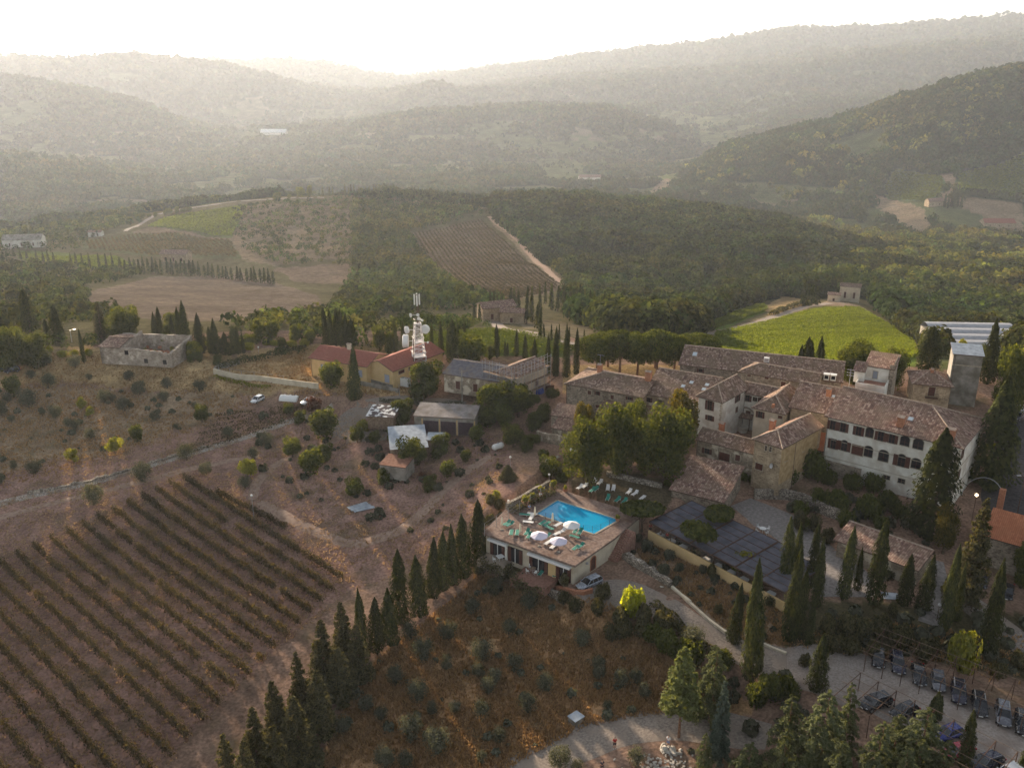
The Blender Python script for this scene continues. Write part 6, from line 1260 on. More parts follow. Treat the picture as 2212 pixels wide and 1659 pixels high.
def tufts(pix, per, n_blades, hgt, name, label, mat, seed, thr=.35):
    rg = np.random.default_rng(seed); P = np.array([q[:2] for q in GP(pix)]); x0, y0 = P.min(0); x1, y1 = P.max(0); N_ = int((x1-x0)*(y1-y0)*per)
    X, Y = rg.uniform(x0, x1, N_), rg.uniform(y0, y1, N_); k = inpoly(X, Y, P) & (vnoise(X/2.5, Y/2.5, 51)*.6+vnoise(X/9, Y/9, 52)*.4 > thr*rg.uniform(.5, 1.3, N_)); X, Y = X[k], Y[k]; n = len(X)*n_blades
    X = np.repeat(X, n_blades)+rg.normal(0, .16, n); Y = np.repeat(Y, n_blades)+rg.normal(0, .16, n); Z = TZ(X, Y)-.03; a = rg.uniform(0, 6.28, n); h_ = hgt*rg.uniform(.5, 1.3, n); w_ = .035*rg.uniform(.8, 1.8, n)*1.8; ln = rg.normal(0, .35, (n, 2))*h_[:, None]
    dx, dy = np.cos(a)*w_, np.sin(a)*w_
    V_ = np.stack([np.stack([X-dx, Y-dy, Z], -1), np.stack([X+dx, Y+dy, Z], -1), np.stack([X+dx*.5+ln[:, 0], Y+dy*.5+ln[:, 1], Z+h_], -1), np.stack([X-dx*.5+ln[:, 0], Y-dy*.5+ln[:, 1], Z+h_*.92], -1)], 1).reshape(-1, 3)
    print('tufts', name, n); tag(link(name, quadmesh(name, V_, mat)), label, 'grass', kind='stuff')
tufts([(1030, 1240), (1300, 1300), (1500, 1420), (1600, 1530), (1500, 1540), (1350, 1548), (1240, 1582), (1120, 1645), (1040, 1720), (700, 1800), (650, 1680), (820, 1420)], 15.0, 5, .36, 'dry_grass', 'tall orange dry grass covering the slope below the pool', F_DRY, 61)
tufts([(1345, 1205), (1440, 1165), (1680, 1290), (1720, 1400), (1600, 1380)], 14, 5, .3, 'dry_grass_bank', 'dry grass on the bank below the pergola', F_DRY, 62)
tufts([(-60, 1080), (300, 970), (560, 880), (1000, 900), (1100, 960), (1060, 1100), (1000, 1150), (750, 1290), (600, 1400), (300, 1720), (-60, 1720)], 3.2, 4, .22, 'stubble_grass', 'thin stubble between the vine rows and olive trees', F_DRY2, 63)
tufts([(-60, 760), (470, 770), (700, 750), (900, 770), (900, 860), (560, 880), (300, 970), (-60, 1080)], 3.2, 4, .3, 'straw_grass', 'sunlit straw coloured grass of the olive field', F_DRY, 64)
tufts([(1700, 1400), (1780, 1330), (2260, 1380), (2260, 1500), (1960, 1420)], 3, 5, .35, 'bank_grass', 'reddish dry grass on the bank behind the car park', F_DRY, 65)

patch([(-100, 500), (300, 470), (190, 520), (180, 545), (40, 545), (20, 575), (-100, 575)], 7.5, 3, 7, 'upper_west_scrub', 'bushes thinly covering the far left shoulder of the hill', 36)
patch([(760, 425), (1055, 438), (1050, 452), (760, 432)], 6, 5, 9, 'crest_wood', 'band of trees just behind the crest cypresses', 37, 60, .14)
patch([(480, 738), (820, 738), (860, 700), (1060, 700), (1050, 716), (900, 726), (905, 772), (700, 765), (480, 775)], 5.5, 2, 5, 'terrace_edge_scrub', 'bushes crowding the terrace edge behind the ochre houses', 38, 80, .11)
patch([(1230, 752), (1330, 742), (1420, 745), (1640, 790), (1240, 790)], 6.0, 1.5, 3.5, 'grove_scrub', 'low scrub under and behind the stone pines', 39, 60, .12)
patch([(-60, 735), (480, 742), (480, 768), (300, 762), (-60, 765)], 5.0, 1.5, 4.0, 'ruin_scrub', 'bushes along the edge behind the ruin', 40, 80, .11)
def weeds(pix, sp, s0, s1, name, label, seed): patch(pix, sp, s0, s1, name, label, seed, 60, .24, F_OLI)
weeds([(1040, 1250), (1300, 1300), (1500, 1420), (1500, 1530), (1350, 1545), (1240, 1578), (1120, 1640), (1040, 1690), (700, 1700), (680, 1660), (820, 1420)], 3.2, .4, 1.3, 'slope_weeds', 'low grey green weeds scattered through the dry slope', 42)
weeds([(1345, 1205), (1440, 1165), (1680, 1290), (1720, 1400), (1600, 1380)], 2.2, .5, 1.3, 'bank_weeds', 'weeds on the bank below the pergola', 43)
weeds([(560, 900), (1000, 900), (1100, 960), (1060, 1100), (900, 1180), (760, 1130), (560, 1030)], 3.4, .5, 1.7, 'orchard_weeds', 'weeds and low bushes in the orchard', 44)
weeds([(-60, 830), (500, 850), (540, 880), (300, 960), (-60, 1060)], 4.2, .4, 1.4, 'field_weeds', 'weeds in the olive field', 45)
weeds([(1700, 1320), (2260, 1340), (2260, 1480), (1960, 1420), (1720, 1400)], 2.0, .6, 1.8, 'bank_undergrowth', 'undergrowth on the bank between court and car park', 46)
weeds([(1560, 1480), (1700, 1470), (1800, 1520), (1800, 1700), (1500, 1700), (1480, 1590)], 2.2, .6, 2.2, 'grove_undergrowth', 'undergrowth around the cedars', 47)
weeds([(1690, 1060), (2060, 1110), (1990, 1190), (1790, 1130), (1700, 1100)], 2.0, .6, 2.0, 'villa_undergrowth', 'undergrowth below the white villa', 48)

M_FOR2 = leafy('sun_tinted_foliage', (.045, .060, .024), (.125, .138, .050), .30, (1.7, 1.6, .5), tint=True)  # paler copy of the forest foliage, with sunlight put into the colour
def grove(pix, sp, s0, s1, name, label, seed, nq=80, ls=.12, keepf=.55):
    rg = np.random.default_rng(seed); X, Y = scatter_poly(pix, sp, rg); k = (vnoise(X/45, Y/45, seed) > 1-keepf) & (rg.uniform(0, 1, len(X)) < .8); X, Y = X[k], Y[k]; forest(name, label, X, Y, rg.uniform(s0, s1, len(X)), nq, ls, seed, mat=M_FOR2)
grove([(1745, 478), (1850, 500), (1960, 520), (2230, 500), (2230, 640), (2000, 640), (1880, 600), (1780, 540)], 11, 9, 17, 'valley_poplars', 'sunlit light green trees along the valley stream on the right', 55)
grove([(1740, 612), (1880, 600), (2060, 640), (2230, 640), (2230, 700), (2060, 690), (1960, 660), (1900, 640)], 8, 7, 12, 'knoll_wood', 'bright tree tops behind the knoll farmhouse', 56, keepf=.7)
grove([(560, 700), (700, 692), (800, 712), (780, 735), (560, 735)], 8, 3, 6, 'edge_grove', 'yellow green trees below the terrace edge on the left', 57, keepf=.6)
grove([(1440, 380), (1600, 330), (1850, 262), (2100, 175), (2230, 150), (2230, 290), (2050, 360), (1900, 380), (1800, 440), (1560, 430)], 26, 12, 20, 'sunlit_ridge_wood', 'lighter tree crowns speckling the wooded ridge on the right', 58, nq=30, ls=.18, keepf=.5)
# ------------------------------------------------------------------ roads, drives and paving: draped sheets
G_GRAV = noisy('gravel', (.18, .15, .125), (.32, .27, .23), 3.5, .95, 8, .04, c3=(.27, .22, .18), scale2=.3)
G_LOT = noisy('parking_gravel', (.26, .215, .185), (.38, .33, .29), 4.5, .95, 8, .03, c3=(.24, .19, .16), scale2=.25)
G_ASPH = noisy('old_asphalt', (.055, .05, .05), (.10, .09, .088), 2.5, .9, 6)
G_STON = noisy('stony_track', (.20, .165, .13), (.50, .45, .39), 5.5, .95, 8, .06, c3=(.20, .14, .10), scale2=.5, lo=.42, hi=.58)
G_PAVE = noisy('grey_paving', (.20, .175, .16), (.31, .28, .26), 2.2, .85, 6, .02)
G_DIRT = noisy('beaten_earth', (.25, .165, .125), (.36, .26, .20), 1.6, .95, 6, .03)
def resample(P, step):
    out = [P[0]]
    for a, b in zip(P[:-1], P[1:]):
        n = max(int(np.linalg.norm(b-a)/step), 1)
        for k in range(1, n+1): out.append(a+(b-a)*k/n)
    out = np.array(out)
    for _ in range(3): out[1:-1] = (out[:-2]+out[1:-1]*2+out[2:])/4
    return out
def strip(name, label, pix, wid, mat, off=.06, step=1.2, nx=5, world=False):
    P = resample(np.array([(q if world else G(*q))[:2] for q in pix]), step); d = np.gradient(P, axis=0); d /= np.linalg.norm(d, axis=1)[:, None]; nn = np.stack([-d[:, 1], d[:, 0]], -1)
    wd = np.interp(np.linspace(0, 1, len(P)), np.linspace(0, 1, len(wid)), wid) if hasattr(wid, '__len__') else np.full(len(P), wid)
    wd = wd*(1+.12*(vnoise(np.arange(len(P))*.4, np.zeros(len(P))+.5, 77)-.5)*2)
    V_ = []
    for k in range(nx):
        q = P+nn*(wd*(k/(nx-1)-.5))[:, None]; z = TZ(q[:, 0], q[:, 1])+off-(.05 if k in (0, nx-1) else 0); V_.append(np.stack([q[:, 0], q[:, 1], z], -1))
    V_ = np.stack(V_, 1); n = len(P); idx = np.arange(n*nx).reshape(n, nx)
    f = np.stack([idx[:-1, :-1], idx[:-1, 1:], idx[1:, 1:], idx[1:, :-1]], -1).reshape(-1, 4)
    me = npmesh(name, V_.reshape(-1, 3), f, mat); 
    if me.polygons[0].normal[2] < 0: me.flip_normals()
    return tag(link(name, me), label, 'road', kind='structure')
strip('gravel_drive', 'gravel drive curving from the silver car down to the car park', [(1265, 1300), (1330, 1275), (1400, 1295), (1470, 1335), (1540, 1378), (1610, 1408), (1700, 1440), (1780, 1462), (1860, 1490)], [7, 6.5, 5, 4.2, 4.4, 4.8, 6, 8], G_GRAV, nx=7)
strip('parking_lot', 'pale gravel car park between the two rows of cars', [(1700, 1440), (1800, 1455), (1900, 1478), (2010, 1530), (2120, 1585), (2290, 1660)], [7, 10, 11, 11, 11, 11], G_LOT, off=.10, nx=9)
strip('lower_path', 'gravel path where the person in red stands', [(1040, 1720), (1180, 1640), (1270, 1598), (1350, 1572), (1440, 1562), (1540, 1568), (1660, 1590)], [5, 5.2, 5.4, 5.2, 5, 5, 4], G_GRAV, nx=7)
strip('stone_track', 'stony track with a broken white wall beside it crossing the olive field', [(-80, 1110), (60, 1072), (220, 1036), (330, 1003), (430, 974), (530, 945), (640, 905), (720, 880)], 2.2, G_STON)
strip('dirt_track', 'beaten dirt track beside the stony one', [(-80, 1140), (100, 1090), (260, 1052), (400, 1015), (520, 990), (560, 985)], 1.6, G_DIRT)
strip('orchard_track', 'dirt track looping through the orchard', [(545, 1080), (553, 1040), (600, 1000), (700, 960), (745, 940)], 1.8, G_DIRT); strip('lower_orchard_track', 'earth track under the orchard', [(560, 1085), (640, 1130), (760, 1180), (860, 1150), (930, 1090), (990, 1030), (1060, 985)], 2.2, G_DIRT)
strip('yard_road', 'earth yard road past the lone cypress and the garages', [(750, 945), (748, 920), (765, 895), (800, 872), (850, 862), (920, 868), (1000, 878)], [6, 6, 5, 4, 4, 4], G_GRAV); strip('garage_yard', 'gravel yard in front of the garages', [(750, 945), (850, 938), (950, 935), (1040, 930)], [5, 4, 4, 3], G_GRAV)
strip('village_street', 'dark asphalt street running behind the big cypress', [(2240, 1240), (2190, 1150), (2165, 1080), (2180, 1000), (2200, 930), (2215, 880)], 6.5, G_ASPH); strip('upper_lane', 'pale lane beside the stone wall at the right edge', [(2080, 1290), (2130, 1330), (2180, 1370), (2240, 1420)], 4.0, G_GRAV); strip('cypress_walk', 'dark path between the cypress pairs', [(2015, 1210), (2022, 1260), (2018, 1310), (2010, 1350)], 3.0, G_PAVE)
strip('paved_court', 'grey paved court among the garden cypresses', [(1770, 1190), (1800, 1240), (1830, 1290)], [7, 9, 8], G_PAVE, nx=7, off=.08); strip('garden_terrace', 'long brick paved garden terrace behind the pergola', [(1600, 1085), (1650, 1110), (1710, 1150), (1770, 1195)], [5, 7, 7, 6], G_PAVE, off=.07)
strip('vineyard_lane', 'pale lane climbing past the green vineyard to the knoll', [(1470, 716), (1545, 722), (1600, 708), (1660, 690), (1735, 664), (1790, 655)], 5, G_GRAV, step=4); strip('valley_road', 'valley road curving behind the thin cypresses', [(1060, 690), (1120, 715), (1180, 735), (1250, 745), (1330, 742)], 4.5, G_GRAV, step=3); strip('hill_road', 'white road bending at the left edge', [(-20, 542), (40, 535), (85, 520), (60, 505)], 7, G_GRAV, step=6); strip('crest_lane', 'lane on the crest above the hillside vineyard', [(270, 500), (330, 465), (420, 448), (560, 432), (700, 427)], 5, G_GRAV, step=6); strip('far_lane', 'earth lane down the side of the wooded hill', [(1056, 468), (1090, 495), (1150, 555), (1218, 618)], 5, G_DIRT, step=5)
# ------------------------------------------------------------------ walls and fences
def wallstrip(name, label, pix, h, th, mat, z=None, cat='wall', rag=.12, top=None, step=1.3):
    P = resample(np.array([(W(q[0], q[1], z) if z is not None else G(*q))[:2] for q in pix]), step); b = MB(); rg = np.random.default_rng(len(label)); hs_ = h*(1+rg.uniform(-rag, rag, len(P)))
    d = np.gradient(P, axis=0); d /= np.linalg.norm(d, axis=1)[:, None]; nn = np.stack([-d[:, 1], d[:, 0]], -1)*th/2; zg = TZ(P[:, 0], P[:, 1]) if z is None else np.full(len(P), float(z))
    for i in range(len(P)-1):
        b.hexa([(*(P[i]-nn[i]), zg[i]-1.2), (*(P[i+1]-nn[i+1]), zg[i+1]-1.2), (*(P[i+1]+nn[i+1]), zg[i+1]-1.2), (*(P[i]+nn[i]), zg[i]-1.2), (*(P[i]-nn[i]), zg[i]+hs_[i]), (*(P[i+1]-nn[i+1]), zg[i+1]+hs_[i+1]), (*(P[i+1]+nn[i+1]), zg[i+1]+hs_[i+1]), (*(P[i]+nn[i]), zg[i]+hs_[i])])
    o = uvproj(b.build(name, mat)); return tag(o, label, cat)
wallstrip('stone_wall', 'long stone garden wall under the villa shrubs', [z2(-60, 1400), z2(120, 1400), z2(290, 1400), z2(400, 1470), z2(560, 1545), z2(760, 1620)], 1.6, .6, S_WALL)
wallstrip('stone_wall', 'rough dry stone wall with pale boulders along the gravel drive', [z3(1410, 830), z3(1395, 890), z3(1480, 940), z3(1600, 1010), z3(1720, 1070), z3(1850, 1160)], 1.0, .8, S_WALL, rag=.35, step=.8)
wallstrip('kerb_wall', 'low pale kerb wall on the upper side of the gravel drive', [z3(1860, 1170), z3(1960, 1250), z3(2080, 1360), z4(0, 590), z4(90, 680), z4(200, 770), z4(290, 840)], .35, .35, P_CREAM, rag=.2)
wallstrip('kerb_wall', 'short curved kerb ending at the car park hedge', [z4(510, 905), z4(560, 925), z4(660, 965)], .35, .35, P_CREAM, rag=.2)
wallstrip('stone_wall', 'curved low stone wall below the garden house', [z4(1240, 520), z4(1310, 495), z4(1360, 465)], .8, .5, S_WALL)
wallstrip('stone_wall', 'ivy edged retaining wall below the pool house terrace', [z3(190, 950), z3(330, 1010), z3(420, 1040)], 1.0, .5, S_WALL); wallstrip('stone_wall', 'tall retaining wall with a pale plaque below the brick terrace', [z3(600, 1130), z3(700, 1200), z3(800, 1260), z3(900, 1300)], 1.3, .5, S_WALL); wallstrip('stone_wall', 'curved brick edged wall round the parking spot of the silver car', [z3(820, 1190), z3(900, 1235), z3(1000, 1275), z3(1090, 1270), z3(1150, 1215)], .7, .4, M_BRICK)
wallstrip('stone_wall', 'low stone wall with flat tables behind the white loungers', [z1(690, 1290), z1(800, 1310), z1(930, 1350), z1(1060, 1370), z1(1180, 1400)], .8, .5, S_WALL)
wallstrip('stone_wall', 'rough stone wall beside the small west sheds', [z1(70, 960), z1(150, 1000), z1(250, 1010), z1(320, 1030)], 1.8, .5, S_PATCH)
wallstrip('broken_wall', 'tumbled white stone wall following the stony track', [(60, 1068), (150, 1050), (220, 1034), (300, 1010), (380, 986), (450, 966)], .4, .5, S_WALL, rag=.6, step=.7)
wallstrip('yard_wall', 'long pale wall round the earth yard of the ochre bungalow', [z6(1650, 715), z6(1900, 765), z5(0, 795), z5(160, 815), z5(290, 832)], 1.3, .25, P_CREAM, rag=.02); wallstrip('yard_wall', 'grey base wall below the ochre gable house', [z5(610, 800), z5(760, 830), z5(905, 862)], .9, .3, P_GREY, rag=.02); wallstrip('yard_wall', 'short end wall where the yard meets the field', [z6(1650, 715), z6(1645, 690), z6(1850, 640)], 1.2, .25, P_GREY, rag=.02)
wallstrip('pool_wall', 'stone parapet with planters along the left side of the pool deck', [z3(390, 480), z3(520, 400), z3(640, 330), z3(770, 270)], 1.1, .5, S_WALL, z=3.3)
def hedge(name, label, pix, h, wd, mat, dens=60, size=.2, z=None, cat='hedge'):
    P = resample(np.array([(W(q[0], q[1], z) if z is not None else G(*q))[:2] for q in pix]), 1.0); L = len(P); n = int(L*dens); rg = np.random.default_rng(L); t = rg.uniform(0, L-1.001, n); i = t.astype(int); f = (t-i)[:, None]; xy = P[i]*(1-f)+P[i+1]*f
    a = rg.uniform(0, math.pi, n); d = P[np.minimum(i+1, L-1)]-P[i]; d = d/(np.linalg.norm(d, axis=1)[:, None]+1e-6); nn = np.stack([-d[:, 1], d[:, 0]], -1); lump = .8+.5*vnoise(t*.6, t*0+2.2, 8)
    off = np.cos(a)*wd/2*lump; zz = (TZ(xy[:, 0], xy[:, 1]) if z is None else z)+h*lump*(.1+.9*np.sin(a)**.6*rg.uniform(.3, 1, n)**.4); q = xy+nn*off[:, None]
    V_ = leafquads(np.stack([q[:, 0], q[:, 1], zz], -1), np.stack([nn[:, 0]*np.cos(a), nn[:, 1]*np.cos(a), np.sin(a)], -1), size, rg); return tag(link(name, quadmesh(name, V_, mat)), label, cat)
hedge('hedge', 'dark clipped hedge round the far side of the bungalow yard', [z6(1660, 680), z6(1850, 640), z6(2100, 590), z5(120, 560), z5(200, 545)], 1.8, 1.4, F_CYP); hedge('hedge', 'thin leafy hedge at the foot of the yard wall', [z6(1660, 745), z6(1850, 790), z6(2080, 830)], .8, .9, F_YEL, 40); hedge('hedge', 'ivy clad divider between the two pool house terraces', [z3(520, 860), z3(460, 905), z3(400, 950)], 1.8, .9, F_HED, 90, .16)
hedge('hedge', 'ragged shrubs under the brick terrace edge', [z3(470, 1030), z3(560, 1100), z3(680, 1175), z3(790, 1200)], 1.7, 1.6, F_HED, 150, .15); hedge('hedge', 'ragged shrubs under the left terrace of the pool house', [z3(170, 945), z3(260, 985), z3(360, 1010), z3(440, 1040)], 1.6, 1.6, F_HED, 150, .15)
hedge('hedge', 'ivy mass hanging over the right corner of the pool house', [z3(990, 870), z3(960, 960), z3(930, 1030), z3(880, 1080)], 2.6, 1.4, F_HED, 160, .16, z=.3); hedge('hedge', 'long dark hedge at the top of the car park', [z4(860, 860), z4(1000, 880), z4(1130, 880)], 1.3, 2.0, F_HED, 90, .2); hedge('hedge', 'brushy green edge beside the gravel drive', [z3(1700, 1330), z3(1900, 1480), z4(60, 880), z4(170, 930), z4(310, 1000)], 1.0, 1.6, F_HED, 60, .2)
hedge('hedge', 'dusty hedge climbing the lane to the knoll', [(1665, 682), (1700, 670), (1732, 660)], 2.2, 2.2, F_HED, 14, .6); hedge('hedge', 'overgrown edge behind the garages', [z5(760, 930), z5(950, 940), z5(1150, 960), z5(1400, 960)], .9, 1.3, F_OLI, 40)
hedge('hedge', 'creeper along the stone house terrace', [c2(560, 1360), c2(700, 1400), c2(860, 1500), c2(1000, 1560), c2(1150, 1580)], 1.3, 1.8, F_HED, 90, .18)
def fence(name, label, pix, h, gap, rails, mat, z=None, r=.04, wire=.018):
    P = resample(np.array([(W(q[0], q[1], z) if z is not None else G(*q))[:2] for q in pix]), gap); zg = TZ(P[:, 0], P[:, 1]) if z is None else np.full(len(P), z); root = thing(name, label, 'fence', (P[0][0], P[0][1], zg[0])); o = np.array([P[0][0], P[0][1], zg[0]])
    for p, zz in zip(P, zg): b = MB(); b.tube((*(p-o[:2]), zz-o[2]-.2), (*(p-o[:2]), zz-o[2]+h), r, n=5); b.build('post', mat, root)
    b = MB()
    for k in rails:
        for i in range(len(P)-1): b.tube((*(P[i]-o[:2]), zg[i]-o[2]+h*k), (*(P[i+1]-o[:2]), zg[i+1]-o[2]+h*k), wire, n=4, cap=False)
    b.build('rail', mat, root); return root
fence('pool_railing', 'thin dark metal railing round the near sides of the swimming pool', [z3(655, 520), z3(900, 605), z3(1165, 700), z3(1280, 625), z3(1385, 565)], .9, 1.6, (1, .75, .5, .25), M_RUST, z=3.42, r=.025, wire=.012); fence('wire_fence', 'tall wire fence with pale top rail behind the pool planters', [z3(190, 700), z3(400, 560), z3(600, 430), z3(780, 330)], 1.9, 2.4, (1, .7, .4), M_METAL, z=3.3); fence('edge_railing', 'dark railing along the drive beside the slope', [z4(180, 925), z4(300, 985), z4(400, 1020), z4(520, 1060), z4(620, 1110)], 1.0, 2.0, (1, .6), M_WOOD); fence('lane_railing', 'railing of the lane under the stone wall', [z4(1800, 650), z4(1900, 705), z4(2000, 765)], 1.0, 2.0, (1, .55), M_RUST)
fence('lane_railing', 'rail beside the lane above the reddish bank', [z4(1880, 940), z4(1960, 985), z4(2080, 1060)], 1.0, 2.2, (1, .55), M_RUST)
fence('field_fence', 'faint post and wire fence between track and vineyard plot', [z6(760, 1450), z6(1050, 1340), z6(1480, 1140), z6(1860, 1030), z6(2060, 970)], 1.4, 6, (.9, .5), M_WOOD)
fence('yard_fence', 'low wire fence on the yard wall of the bungalow', [z6(1690, 712), z6(1950, 765), z5(20, 795)], 1.9, 3, (1,), M_METAL)
# ------------------------------------------------------------------ pool house
ph_old = WOLD(*z3(190, 675), 3.4); ph0 = W(*z3(190, 675), 3.4); _b = old2new(ph_old+np.array([math.cos(R(-30))*14.9, math.sin(R(-30))*14.9, 0])); PHA = math.atan2(_b[1]-ph0[1], _b[0]-ph0[0]); KS = float(np.linalg.norm((_b-ph0)[:2]))/14.9
def cvp(q):      # plan point of the pool house from the first survey
    c, s = math.cos(R(-30)), math.sin(R(-30)); p = old2new(ph_old+np.array([c*q[0]-s*q[1], s*q[0]+c*q[1], 0]))-ph0; c, s = math.cos(PHA), math.sin(PHA); return (float(p[0]*c+p[1]*s), float(-p[0]*s+p[1]*c))
ph = thing('pool_house', 'flat roofed pool house whose paved roof deck carries the swimming pool', 'building', (ph0[0], ph0[1], 0), PHA)
PAVE_D = noisy('pool_deck_paving', (.16, .115, .095), (.30, .22, .185), 2.6, .85, 8, .02, c3=(.17, .11, .085), scale2=.6)
aO, bO, cO, dO, eO, fO = (-.3, -.2), (15.1, -.2), (17.5, 8.5), (18.9, 16.2), (1.6, 16.2), (-.3, 10)
p0, p1, p2, p3 = (4.5, 8.2), (14.4, 7.9), (16.2, 13.1), (5.7, 13.1); Zd = 3.4
aO, bO, cO, dO, eO, fO, p0, p1, p2, p3 = [cvp(q) for q in (aO, bO, cO, dO, eO, fO, p0, p1, p2, p3)]
b = MB()
for f in ((aO, bO, p1, p0), (bO, cO, p1), (cO, dO, p2, p1), (dO, eO, p3, p2), (eO, fO, aO, p0, p3)): b.quad(*[(x, y, Zd) for x, y in f])
ring = [aO, bO, cO, dO, eO, fO]
for i in range(6): q, r_ = ring[i], ring[(i+1) % 6]; b.quad((*q, Zd-.32), (*r_, Zd-.32), (*r_, Zd), (*q, Zd))
b.quad(*[(x, y, Zd-.32) for x, y in ring[::-1]][:0] or [(aO[0], aO[1], Zd-.32), (fO[0], fO[1], Zd-.32), (eO[0], eO[1], Zd-.32), (dO[0], dO[1], Zd-.32), (cO[0], cO[1], Zd-.32), (bO[0], bO[1], Zd-.32)])
uvproj(b.build('roof_deck', PAVE_D, ph))
WC = [cvp(q) for q in ((.1, .25), (14.7, .25), (17.1, 8.5), (18.6, 15.9), (1.9, 15.9), (.1, 9.8))]; b = MB(); b.prism(WC, -.6, Zd-.33); uvproj(b.build('wall', P_CREAM, ph))
POOLB = plain('pool_lining', (.16, .50, .66), .5)
m, t, N, L = new_mat('pool_water'); bs_ = nd(t, 'ShaderNodeBsdfPrincipled', Roughness=.03); bs_.inputs['Base Color'].default_value = (.018, .33, .58, 1); bs_.inputs['IOR'].default_value = 1.33; bs_.inputs['Specular IOR Level'].default_value = .5
g = nd(t, 'ShaderNodeNewGeometry'); n_ = nd(t, 'ShaderNodeTexNoise', Scale=1.6, Detail=3); L.new(g.outputs['Position'], n_.inputs['Vector']); bp = nd(t, 'ShaderNodeBump', Strength=.12, Distance=.04); L.new(n_.outputs['Fac'], bp.inputs['Height']); L.new(bp.outputs[0], bs_.inputs['Normal']); o_ = nd(t, 'ShaderNodeOutputMaterial'); L.new(bs_.outputs[0], o_.inputs[0]); M_WATER = m
pool = thing('swimming_pool', 'bright turquoise swimming pool set in the paved deck', 'swimming pool', (ph0[0], ph0[1], 0), PHA)
b = MB(); b.quad(*[(x, y, Zd-.13) for x, y in (p0, p1, p2, p3)]); b.build('water', M_WATER, pool)
b = MB()
for q, r_ in ((p0, p1), (p1, p2), (p2, p3), (p3, p0)): b.quad((*r_, Zd-.6), (*q, Zd-.6), (*q, Zd+.004), (*r_, Zd+.004))
b.build('basin', POOLB, pool); b = MB()
for q, r_ in ((p0, p1), (p1, p2), (p2, p3), (p3, p0)):
    q = np.array(q); r_ = np.array(r_); d = (r_-q)/np.linalg.norm(r_-q); nn = np.array([d[1], -d[0]])*.28; b.hexa([(*q, Zd-.02), (*(q+nn), Zd-.02), (*(r_+nn), Zd-.02), (*r_, Zd-.02), (*q, Zd+.04), (*(q+nn), Zd+.04), (*(r_+nn), Zd+.04), (*r_, Zd+.04)])
b.build('coping', M_FRAME, pool)
def phb(s0, s1, z0, z1_, t0, t1, name, mat, parent=None): s0 *= KS; s1 *= KS; b = MB(); b.box(((s0+s1)/2, (t0+t1)/2, (z0+z1_)/2), (s1-s0, t1-t0, z1_-z0)); return b.build(name, mat, parent or ph)
for s0, s1 in ((.9, 3.4), (4.0, 6.4), (7.6, 10.6), (12.0, 14.3)):
    w_ = phb(s0, s1, .15, 2.45, .19, .27, 'window_wall', M_GLASS); phb((s0+s1)/2-.04, (s0+s1)/2+.04, .15, 2.45, .12, .2, 'glazing_bar', M_WHITE, w_)
    for e in (s0, s1-.5): phb(e, e+.5, .15, 2.4, .1, .18, 'shutter', M_SHUT, w_)
for s0, s1 in ((.8, 4.0), (7.6, 14.4)): phb(s0, s1, 2.55, 2.85, -.5, .26, 'awning_box', M_WHITE)
phb(10.7, 11.9, .1, 2.6, .12, .3, 'ochre_panel', P_YELLOW); phb(3.5, 3.9, .1, 2.6, .05, .3, 'white_pier', P_WHITE)
# arched door and lamp on the right hand wall
q = np.array(WC[1]); r_ = np.array(WC[2]); d = (r_-q)/np.linalg.norm(r_-q); nn = np.array([d[1], -d[0]])
def rw(a, z, o): p = q+d*a+nn*o; return (p[0], p[1], z)
b = MB(); pts = [(-.55, .2), (.55, .2), (.55, 1.9)]+[(.55*math.cos(k*math.pi/8), 1.9+.5*math.sin(k*math.pi/8)) for k in range(1, 8)]+[(-.55, 1.9)]; b.quad(*[rw(4.6+x, z, .04) for x, z in pts]); dr_ = b.build('arched_door', M_SHUT, ph)
b = MB()
for k in range(len(pts)):
    if k == 0: continue
    (x0, z0), (x1, z1b) = pts[k], pts[(k+1) % len(pts)]; b.tube(rw(4.6+x0*1.12, z0+.02, .05), rw(4.6+x1*1.12, z1b+.02, .05), .09, n=5)
b.build('stone_surround', M_BRICK, dr_); b = MB(); b.lathe((0, 0, 0), [(.0, -.22), (.2, -.1), (.2, .1), (0, .22)], 12); l_ = b.build('wall_lamp', M_METAL, ph); l_.location = rw(2.9, 2.1, .2)
b = MB(); b.box((9.6*KS, -1.7, -.45), (5.4*KS, 3.8, 1.16)); b.build('brick_terrace', noisy('terrace_brick', (.20, .105, .078), (.29, .16, .12), 3, .85), ph); b = MB(); b.box((2.5*KS, -1.0, -.45), (4.4*KS, 2.4, 1.16)); b.build('grey_terrace', S_GREY, ph)
b = MB(); b.box((18.6, 10.5, 1.0), (1.6, 9, 2.2)); 
def phw(s_, t_): c, q_ = math.cos(PHA), math.sin(PHA); return np.array([ph0[0]+c*s_-q_*t_, ph0[1]+q_*s_+c*t_])
def lhedge(label, pts, h, wd, z, dens=130):
    P = resample(np.array([phw(*q) for q in pts]), .8); L_ = len(P); n = int(L_*dens*.8); rg = np.random.default_rng(L_+3); t = rg.uniform(0, L_-1.001, n); i = t.astype(int); f = (t-i)[:, None]; xy = P[i]*(1-f)+P[i+1]*f; lump = .6+.8*vnoise(t*.7, t*0+4.1, 6)
    q = xy+rg.normal(0, wd*.3, (n, 2)); zz = z+h*lump*rg.uniform(0, 1, n); tag(link('hedge', quadmesh('hedge', leafquads(np.stack([q[:, 0], q[:, 1], zz], -1), rg.normal(0, 1, (n, 3))+[0, 0, .8], .14, rg), F_HED)), label, 'hedge')
lhedge('loose green hedge hiding the front edge of the brick terrace', [(6.9*KS, -1.2), (7.0*KS, -3.7), (9.5*KS, -4.0), (12.4*KS, -3.8)], 1.35, .9, -.9)
